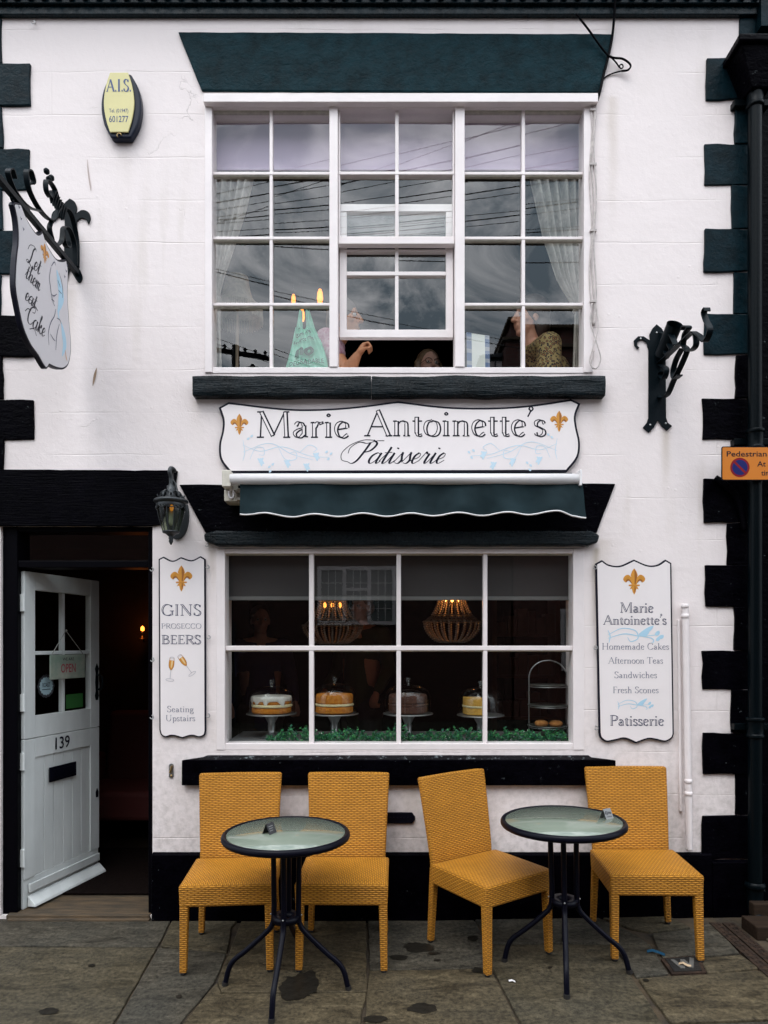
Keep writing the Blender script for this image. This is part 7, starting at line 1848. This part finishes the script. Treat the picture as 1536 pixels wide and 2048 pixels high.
for q in (-1, 1): m.tube([P3(q * .033 + .026 * math.cos(a), .098, .010 + .019 * math.sin(a)) for a in [k * math.pi / 9 for k in range(18)]], .0022, 6, closed=True); m.tube([P3(q * .058, .098, .014), P3(q * .078, .0, .012)], .002, 5)
m.tube([P3(-.008, .100, .012), P3(.008, .100, .012)], .002, 5); m.build('glasses', M['black_metal'], pc)
# 4: man at the back of the shop
mk('dark_trousers', (.015, .015, .02), .8)
def standing(label, hp4, topc, skinm, hairc, fdir):
    c4 = Vector(hp4); t = thing('person', label, 'person', (c4.x, c4.y, .035)); f = Vector((fdir[0], fdir[1], 0)).normalized(); sv = Vector((-f.y, f.x, 0))
    m = MB(); P4 = head_on(m, c4, fdir); nk4 = c4 + Vector((0, 0, -.16)) - f * .02; c_ = nk4 + Vector((0, 0, -.22)); h_ = Vector((c4.x, c4.y, .035 + (c4.z) * .53)); a, b_ = nk4 - sv * .20 + Vector((0, 0, -.06)), nk4 + sv * .20 + Vector((0, 0, -.06))
    body(m, h_, c_, nk4, c4, a, b_); m2 = MB()
    m2.caps(h_, .155, c_, .150, 14); m2.caps(c_ - sv * .07, .125, c_ + sv * .07, .125, 12); m2.caps(c_, .13, nk4 - Vector((0, 0, .05)), .068, 12)
    for s_, q in ((a, -1), (b_, 1)):
        e_ = s_ + sv * q * .07 + Vector((0, 0, -.29)); w_ = e_ + f * .16 + Vector((0, 0, -.18)); m.caps(s_, .055, e_, .044, 12); m.caps(e_, .043, w_, .028, 12); fist(m, w_, f * .5 + Vector((0, 0, -.9)), sv, 1.0)
        m2.caps(s_, .072, nk4 - Vector((0, 0, .06)), .064, 12); m2.caps(s_, .070, e_, .058, 12); m2.caps(e_, .057, w_ - (w_ - e_) * .1, .040, 12)
        kn = Vector((h_.x, h_.y, h_.z * .52)) + sv * q * .10; an = Vector((kn.x, kn.y, .12)); m.caps(h_ + sv * q * .09, .09, kn, .064, 12); m.caps(kn, .060, an, .042, 12); m.caps(an - Vector((0, 0, .04)), .040, an + f * .16 - Vector((0, 0, .05)), .034, 10)
    m3 = MB()
    for q in (-1, 1):
        kn = Vector((h_.x, h_.y, h_.z * .52)) + sv * q * .10; an = Vector((kn.x, kn.y, .11)); m3.caps(h_ + sv * q * .09, .105, kn, .078, 12); m3.caps(kn, .076, an, .062, 12)
    m3.caps(h_ - sv * .07, .14, h_ + sv * .07, .14, 12)
    flesh('body', m, skinm, t, .009); flesh('jacket', m2, topc, t, .010); flesh('trousers', m3, bpy.data.materials['dark_trousers'], t, .010); eyes(t, P4)
    m = MB(); m.ell(P4(0, -.03, .055), (.086, .095, .085), 14, 10); m.ell(P4(0, -.07, .0), (.075, .05, .07), 12, 8); flesh('hair', m, hairc, t, .010, 2)
    return t
standing('person in a dark blue jacket standing inside behind the top left shop pane', at(521, 1242, 1.9), mk('dark_blue_jacket', (.025, .025, .08), .8), skin_dim, mk('brown_hair', (.05, .03, .02), .6), (.3, -.95))
standing('person with auburn hair in a green top standing inside behind the left chandelier', at(722, 1215, 1.75), mk('dark_green_top', (.035, .05, .02), .8), skin, mk('auburn_hair', (.16, .05, .02), .6), (-.6, -.8))

# ------------------------------------------------------------------ shop window display
YW = .10
gb = mk('grey_roller_blind', (.036, .032, .032), .85)
bl2 = thing('roller_blind', 'dark grey roller blind pulled down across the top of the shop window', 'blind', (wx(798, YW), YW, wz(1200)))
m = MB(); m.box(wx(452, YW), wx(1142, YW), YW + .002, YW + .004, wz(1197, YW), wz(1104, YW)); m.build('cloth', gb, bl2)
m = MB(); m.box(wx(452, YW), wx(1142, YW), YW - .001, YW + .010, wz(1200.5, YW), wz(1193, YW)); m.build('bottom_rail', mk('grey_blind_rail', (.13, .125, .12), .6), bl2, bevel=.002)
def beads(b, P, r, mat=0):
    tot = [0.0]
    for a, c in zip(P, P[1:]): tot.append(tot[-1] + (c - a).length)
    n = int(tot[-1] / (r * 2.0))
    for k in range(n + 1):
        d = tot[-1] * k / max(1, n); i = 0
        while i < len(P) - 2 and tot[i + 1] < d: i += 1
        t = (d - tot[i]) / max(1e-6, tot[i + 1] - tot[i]); b.ell(P[i].lerp(P[i + 1], t), r, 6, 4, mat)
bead_m = mk('pale_glass_beads', (.34, .28, .23), .12, spec=.9, var=.2, vscale=40)
def chandelier(px, py_top, py_mid, py_bot, rw, Yc, label, lit):
    s = (CD + Yc) / F; cx = wx(px, Yc); zt, zm, zb = wz(py_top, Yc), wz(py_mid, Yc), wz(py_bot, Yc); rt, rm = rw * .46 * s, rw * s; ru, dz = rm * .70, .036
    t = thing('beaded_chandelier', label, 'chandelier', (cx, Yc, zt), group='beaded chandeliers in the shop window')
    b = MB(); nS = 17
    for k in range(nS):
        a = 2 * math.pi * k / nS
        P = [Vector((cx + r * math.cos(a), Yc + r * math.sin(a), z)) for r, z in ((rt, zt), (rt * 1.14, zt + (zm - zt) * .45), (ru, zm))]
        beads(b, crs(P, 4), .0082)
    b.build('upper_beads', bead_m, t)
    b = MB()
    for k in range(nS + 6):
        a = 2 * math.pi * (k + .5) / (nS + 6)
        P = [Vector((cx + r * math.cos(a), Yc + r * math.sin(a), z)) for r, z in ((rm, zm - dz - .012), (rm * .90, zm + (zb - zm) * .62), (rm * .55, zb + .004), (rm * .1, zb))]
        beads(b, crs(P, 4), .0085)
    b.build('bowl_beads', bead_m, t)
    b = MB(); ringm = mk('antique_silver_ring', (.20, .17, .13), .4, metal=.6)
    for (r, z) in ((rt, zt), (ru, zm), (rm, zm - dz - .012), (rm * .86, zm - dz * .7)): b.tube([(cx + r * math.cos(a), Yc + r * math.sin(a), z) for a in [2 * math.pi * k / 36 for k in range(36)]], .0035, 5, closed=True)
    for k in range(36):
        a = 2 * math.pi * k / 36; [b.tube([(cx + ru * math.cos(a), Yc + ru * math.sin(a), zm), (cx + rm * .86 * math.cos(a + q), Yc + rm * .86 * math.sin(a + q), zm - dz * .7), (cx + rm * math.cos(a), Yc + rm * math.sin(a), zm - dz - .012)], .0018, 4) for q in (-.09, .09)]
    b.build('frame', ringm, t)
    b = MB(); b.tube([(cx, Yc, zt - .01), (cx, Yc, 2.42)], .004, 6); b.build('chain', M['brass'], t)
    for q in (-1, 0, 1):
        b = MB(); b.ell((cx + q * rt * .55, Yc - .01, zt - .030), (.012, .012, .020), 10, 8); b.build('bulb', mk('warm_candle_bulb', (1, .6, .25), .3, emit=(1, .34, .06), es=7.0 if lit else 1.6), t)
    ld = bpy.data.lights.new('chandelier_light', 'POINT'); ld.energy = .45 if lit else .2; ld.color = (1, .38, .10); ld.shadow_soft_size = .03
    o = bpy.data.objects.new('chandelier_light', ld); COL.objects.link(o); o.parent = t; o.location = (0, 0, -.05)
chandelier(665, 1202, 1238, 1286, 60, .95, 'dimmer beaded glass chandelier hanging behind the second shop pane', False)
chandelier(904, 1190, 1230, 1283, 57, .90, 'brightly glowing beaded glass chandelier hanging behind the third shop pane', True)
sponge = mk('golden_sponge', (.50, .145, .014), .95, spec=.1, col2=(.64, .25, .035), vscale=60, bump=.6, bscale=120, bdist=.004)
choc = mk('dark_chocolate_sponge', (.05, .016, .009), .9, col2=(.10, .035, .018), vscale=60, bump=.6, bscale=120, bdist=.004)
cut = mk('yellow_cut_sponge', (.72, .40, .07), .9, col2=(.55, .27, .04), vscale=80, bump=.6, bscale=140, bdist=.004)
cream_ = mk('pale_buttercream', (.72, .60, .34), .7, bump=.5, bscale=60, bdist=.006)
icing = mk('white_glace_icing', (.66, .61, .55), .35, var=.06, vscale=30, bump=.2, bscale=50)
pew = mk('pewter_cake_stand', (.33, .34, .34), .32, metal=.8)
YK = .30
sK = (CD + YK) / F; ZS = .993
def stand(px, py, r_px, label):
    cx = wx(px, YK); zp = wz(py, YK); r = r_px * sK
    t = thing('cake_stand', label, 'cake stand', (cx, YK, ZS), group='cake stands in the shop window')
    b = MB(); b.lathe((cx, YK, 0), [(0, zp - .006), (r * .9, zp - .006), (r, zp - .002), (r, zp + .003), (r * .96, zp + .002), (0, zp)], 40); b.build('plate', pew, t)
    h = zp - ZS; b = MB(); b.lathe((cx, YK, ZS), [(0, .0), (.062, .0), (.060, .008), (.045, .018), (.030, .030), (.022, .045), (.024, h * .5), (.021, h * .60), (.040, h * .86), (.060, h - .007), (0, h - .0065)], 28); b.build('pedestal', pew, t)
    return cx, zp
def dome(cx, zp, r, h, label):
    t = thing('glass_dome', label, 'glass dome', (cx, YK, zp), group='glass domes over the cakes')
    b = MB(); b.lathe((cx, YK, zp + .004), [(r, 0), (r, h * .45), (r * .97, h * .62), (r * .86, h * .80), (r * .6, h * .93), (r * .2, h * .995), (.0, h)], 36, caps=False); b.build('dome', M['glass_thin'], t, fix=False)
    b = MB(); b.lathe((cx, YK, zp + h + .002), [(.012, .0), (.009, .010), (.018, .022), (.020, .032), (.012, .043), (0, .046)], 16); b.build('knob', M['glass_thin'], t)
def layers(name, cx, zp, r, hs, mats, label, group='cakes in the shop window', seed=0, topicing=False):
    t = thing(name, label, 'cake', (cx, YK, zp + .004), group=group); z = zp + .004
    nm = ['lower_sponge', 'filling', 'upper_sponge']
    for i, h in enumerate(hs):
        def fn(u, v, z=z, h=h, i=i):
            a = 2 * math.pi * u
            prof = [(0, 0), (.94, 0), (1.0, .12), (1.01, .5), (1.0, .85), (.95, 1.0), (.0, 1.0)]
            q = v * 6; k = min(int(q), 5); f_ = q - k; rr = prof[k][0] * (1 - f_) + prof[k + 1][0] * f_; zz = prof[k][1] * (1 - f_) + prof[k + 1][1] * f_
            w = 1 + .025 * noise.noise(Vector((math.cos(a) * 3, math.sin(a) * 3, z * 40 + seed))) * (2.2 if i == 1 else 1)
            return Vector((cx + r * rr * w * math.cos(a) * (1.03 if i == 1 else 1), YK + r * rr * w * math.sin(a) * (1.03 if i == 1 else 1), z + h * zz))
        b = MB(); b.grid(fn, 40, 18); b.build(nm[i], mats[i], t); z += h * .97
    if topicing:
        def ice(u, v):
            a = 2 * math.pi * u; dr = .028 + .030 * max(0, noise.noise(Vector((math.cos(a) * 2.2, math.sin(a) * 2.2, 4.0 + seed)))) * 2 + .05 * max(0, math.sin(a * 7 + 1) - .8) * 3
            if v < .6: return Vector((cx + r * 1.0 * (v / .6) * math.cos(a), YK + r * (v / .6) * math.sin(a), z + .005))
            k = (v - .6) / .4; return Vector((cx + r * (1.0 + .045 * math.sin(k * 2.2)) * math.cos(a), YK + r * (1.0 + .045 * math.sin(k * 2.2)) * math.sin(a), z + .005 - dr * k))
        b = MB(); b.grid(ice, 72, 16); b.build('icing', icing, t, fix=False)
    return t
c1x, c1z = stand(543, 1427, 50, 'silver cake stand carrying the iced sponge cake at the left'); layers('sponge_cake', c1x, c1z, 39 * sK, (.040, .018, .046), (sponge, cream_, sponge), 'golden layer cake with dripping white icing, leftmost in the shop window', topicing=True); dome(c1x, c1z, 47 * sK, .165, 'clear glass dome over the iced sponge cake at the left')
c2x, c2z = stand(669, 1427, 48, 'silver cake stand carrying the plain golden sponge cake'); layers('sponge_cake', c2x, c2z, 37 * sK, (.047, .015, .058), (sponge, cream_, sponge), 'plain golden sponge cake with cream filling in the second pane', seed=3); dome(c2x, c2z, 45 * sK, .185, 'clear glass dome over the plain golden sponge cake')
c3x, c3z = stand(816, 1427, 50, 'silver cake stand carrying the dark chocolate cake'); layers('chocolate_cake', c3x, c3z, 38 * sK, (.050, .012, .055), (choc, choc, choc), 'dark chocolate layer cake behind the middle glazing bar', seed=6); dome(c3x, c3z, 46 * sK, .180, 'clear glass dome over the dark chocolate cake')
c4x, c4z = stand(961, 1430, 47, 'silver cake stand carrying the last slices of yellow sponge')
t = thing('cake_slice', 'cut wedge of yellow sponge cake with cream on the fourth stand', 'cake', (c4x, YK, c4z), group='cakes in the shop window')
def wedge(name, z0, z1, mat, k=1.0):
    b = MB(); r = 37 * sK; cxw = c4x - .002; L = [(cxw + .012, YK - .085 * k)] + [(cxw + .012 - r * k * math.sin(a) * 1.0, YK + .035 - .12 * k * math.cos(a)) for a in [R(20 + 12 * i) for i in range(8)]] + [(cxw + .012, YK + .06)]
    b.prism([(p[0], p[1], z0) for p in L], (0, 0, z1 - z0)); b.build(name, mat, t, bevel=.004)
wedge('lower_sponge', c4z + .004, c4z + .048, cut); wedge('filling', c4z + .0482, c4z + .060, cream_, 1.04); wedge('upper_sponge', c4z + .0602, c4z + .108, cut)
dome(c4x, c4z, 45 * sK, .170, 'clear glass dome over the cut yellow cake slice')
# tiered tea stand with scones
xt = wx(1096, YK); ts = thing('tiered_stand', 'three tier silver tea stand with arched handle at the right of the shop window', 'tea stand', (xt, YK, ZS))
tz = [wz(1452, YK), wz(1411, YK), wz(1371, YK)]
for z, r in zip(tz, (41, 40, 37)):
    b = MB(); r *= sK; b.lathe((xt, YK, z), [(0, -.004), (r * .7, -.004), (r, .004), (r, .007), (r * .7, .0), (0, .0)], 36); b.build('plate', mk('dull_silver_plate', (.20, .22, .20), .3, metal=.5), ts)
b = MB(); hw = 38 * sK; zt_ = wz(1355, YK)
for yy in (-.0,): b.tube([(xt - hw, YK, ZS), (xt - hw, YK, zt_)] + [(xt - hw * math.cos(a), YK, zt_ + .105 * math.sin(a)) for a in [R(9 * k) for k in range(1, 20)]] + [(xt + hw, YK, zt_), (xt + hw, YK, ZS)], .0042, 8)
for z in tz: b.tube([(xt + hw * math.cos(a), YK + hw * math.sin(a), z - .006) for a in [2 * math.pi * k / 30 for k in range(30)]], .003, 6, closed=True)
b.build('frame', pew, ts)
scm = mk('browned_scone', (.30, .10, .02), .9, col2=(.52, .24, .06), vscale=50, bump=.7, bscale=90, bdist=.006)
for (dx, dy, lab) in ((-.045, -.02, 'browned scone at the left on the lowest tier of the tea stand'), (.040, -.03, 'browned scone at the right on the lowest tier of the tea stand')):
    b = MB(); b.lathe((xt + dx, YK + dy, tz[0] + .001), [(0, 0), (.030, .0), (.040, .010), (.042, .020), (.034, .032), (.018, .038), (0, .039)], 18); tag(b.build('scone', scm), lab, 'scone', 'scones on the tea stand')
# leafy garland along the window foot
gl_ = [mk('artificial_leaf_green', (.020, .17, .055), .5), mk('bright_artificial_leaf', (.06, .28, .08), .5), mk('blue_green_leaf', (.012, .11, .06), .5), mk('tiny_white_bud', (.55, .65, .55), .5)]
b = MB(); rr = random.Random(5); ga, gb_ = wx(536, .16), wx(1142, .16)
for k in range(230):          # sprigs: a wiry stem with paired leaves and now and then a bud
    u = (k + rr.random()) / 230; x = ga + (gb_ - ga) * u
    hm = .062 + .045 * noise.noise(Vector((x * 7, 0, 0))) + .030 * noise.noise(Vector((x * 23, 2, 0)))
    if u < .06: hm *= .4 + u * 10
    c0 = Vector((x, .155 + .045 * rr.uniform(-1, 1), ZS)); dv = Vector((rr.uniform(-.7, .7), rr.uniform(-.6, .3), 1)).normalized()
    hm = max(.022, hm * rr.uniform(.55, 1.25)); bend = Vector((rr.uniform(-.02, .02), rr.uniform(-.025, .005), 0))
    P = crs([c0, c0 + dv * hm * .55, c0 + dv * hm + bend], 4); b.tube(P, .0009, 4, 0, caps=False)
    for i, p in enumerate(P[1:]):
        for q in range(2):
            L = rr.uniform(.009, .021); w_ = L * rr.uniform(.34, .5); d = Vector((rr.uniform(-1, 1), rr.uniform(-1, .4), rr.uniform(-.25, .8))).normalized(); s_ = Matrix.Rotation(rr.uniform(0, 6.28), 3, d) @ d.orthogonal().normalized()
            mi = 3 if rr.random() < .03 else rr.choice((0, 0, 1, 2, 2))
            if mi == 3: L *= .45; w_ = L * .8
            n_ = d.cross(s_) * L * .14
            b.add([p, p + d * L * .45 + s_ * w_ - n_, p + d * L, p + d * L * .45 - s_ * w_ - n_, p + d * L * .5 + n_], [(0, 1, 4), (1, 2, 4), (2, 3, 4), (3, 0, 4)], mi)
tag(b.build('leaf_garland', gl_, fix=False), 'green artificial leaf garland with white buds along the foot of the shop window', 'garland')
m = MB(); cA = at(1012, 1205, .5); m.lathe((cA.x, .5, cA.z - .30), [(.012, 0), (.012, .30)], 10)
# dim furniture in the depth of the shop
sh = thing('wall_shelves', 'dark wooden shelves with boxes against the back wall of the shop', 'shelves', (wx(1050, 2.4), 2.4, .04))
x0, x1 = wx(985, 2.3), wx(1120, 2.3)
m = MB(); m.box(x0, x0 + .04, 2.3, 2.6, .04, 2.2); m.box(x1 - .04, x1, 2.3, 2.6, .04, 2.2); m.build('side_panel', mk('dark_oak', (.09, .045, .022), .6, var=.3, vscale=3), sh)
m = MB()
for k in range(6): m.box(x0 + .041, x1 - .041, 2.3, 2.6, .12 + k * .38, .145 + k * .38)
m.build('shelf', bpy.data.materials['dark_oak'], sh)
m = MB()
for k in range(6):
    x = x0 + .06
    while x < x1 - .12:
        w_ = rr.uniform(.06, .13); m.box(x, x + w_ - .01, 2.33, 2.5, .146 + k * .38, .146 + k * .38 + rr.uniform(.10, .26)); x += w_
m.build('box', mk('brown_card_boxes', (.10, .055, .03), .7, var=.5, vscale=2), sh)
# hall lamp and armchair through the open door
def sconce(px, py, Y, label, e):
    c = at(px, py, Y); t = thing('wall_light', label, 'lamp', c)
    m = MB(); m.lathe(c, [(.0, -.02), (.013, -.014), (.017, 0), (.012, .018), (0, .028)], 14); m.build('bulb', mk('amber_hall_bulb', (1, .4, .1), .4, emit=(1, .25, .03), es=e * .5), t)
    m = MB(); m.lathe(c + Vector((0, 0, -.09)), [(.035, 0), (.030, .01), (.008, .02), (.008, .05), (.02, .058)], 14); m.tube(crs([c + Vector((0, 0, -.08)), c + Vector((0, .05, -.11)), c + Vector((0, .13, -.08))], 5), .008, 8); m.build('bracket', M['brass'], t)
    ld = bpy.data.lights.new('hall_light', 'POINT'); ld.energy = .4; ld.color = (1, .25, .05); ld.shadow_soft_size = .03
    o = bpy.data.objects.new('hall_light', ld); COL.objects.link(o); o.parent = t; o.location = (0, -.10, .03)
sconce(285, 1258, 2.0, 'small glowing orange wall light deep inside the open doorway', 7.0)
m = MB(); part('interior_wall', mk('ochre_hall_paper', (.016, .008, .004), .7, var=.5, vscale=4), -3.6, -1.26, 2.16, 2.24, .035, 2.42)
ac = thing('armchair', 'dark red armchair standing deep inside the open doorway', 'armchair', (-2.05, 1.6, .035)); rm_ = mk('dark_red_velvet', (.075, .010, .008), .8)
m = MB(); m.box(-2.36, -1.72, 1.25, 1.80, .22, .45); m.build('seat', rm_, ac, bevel=.04, seg=3)
m = MB(); m.hexa([(-2.36, 1.80, .22), (-1.72, 1.80, .22), (-1.72, 1.94, .22), (-2.36, 1.94, .22), (-2.34, 1.88, 1.0), (-1.74, 1.88, 1.0), (-1.74, 2.02, 1.0), (-2.34, 2.02, 1.0)]); m.build('backrest', rm_, ac, bevel=.04, seg=3)
for x in (-2.46, -1.71): m = MB(); m.box(x, x + .10, 1.25, 1.9, .20, .66); m.build('arm', rm_, ac, bevel=.035, seg=3)
for x in (-2.42, -1.66):
    for y in (1.3, 1.84): m = MB(); m.lathe((x, y, .036), [(.016, 0), (.022, .16)], 10); m.build('leg', M['dark_floor'], ac)
m = MB(); m.box(-2.55, -1.36, .28, 1.2, .036, .045); tag(m.build('door_mat', mk('coarse_brown_mat', (.007, .0045, .004), .95, spec=.03, var=.3, vscale=60, bump=.5, bscale=120)), 'coarse brown mat just inside the open door', 'mat')
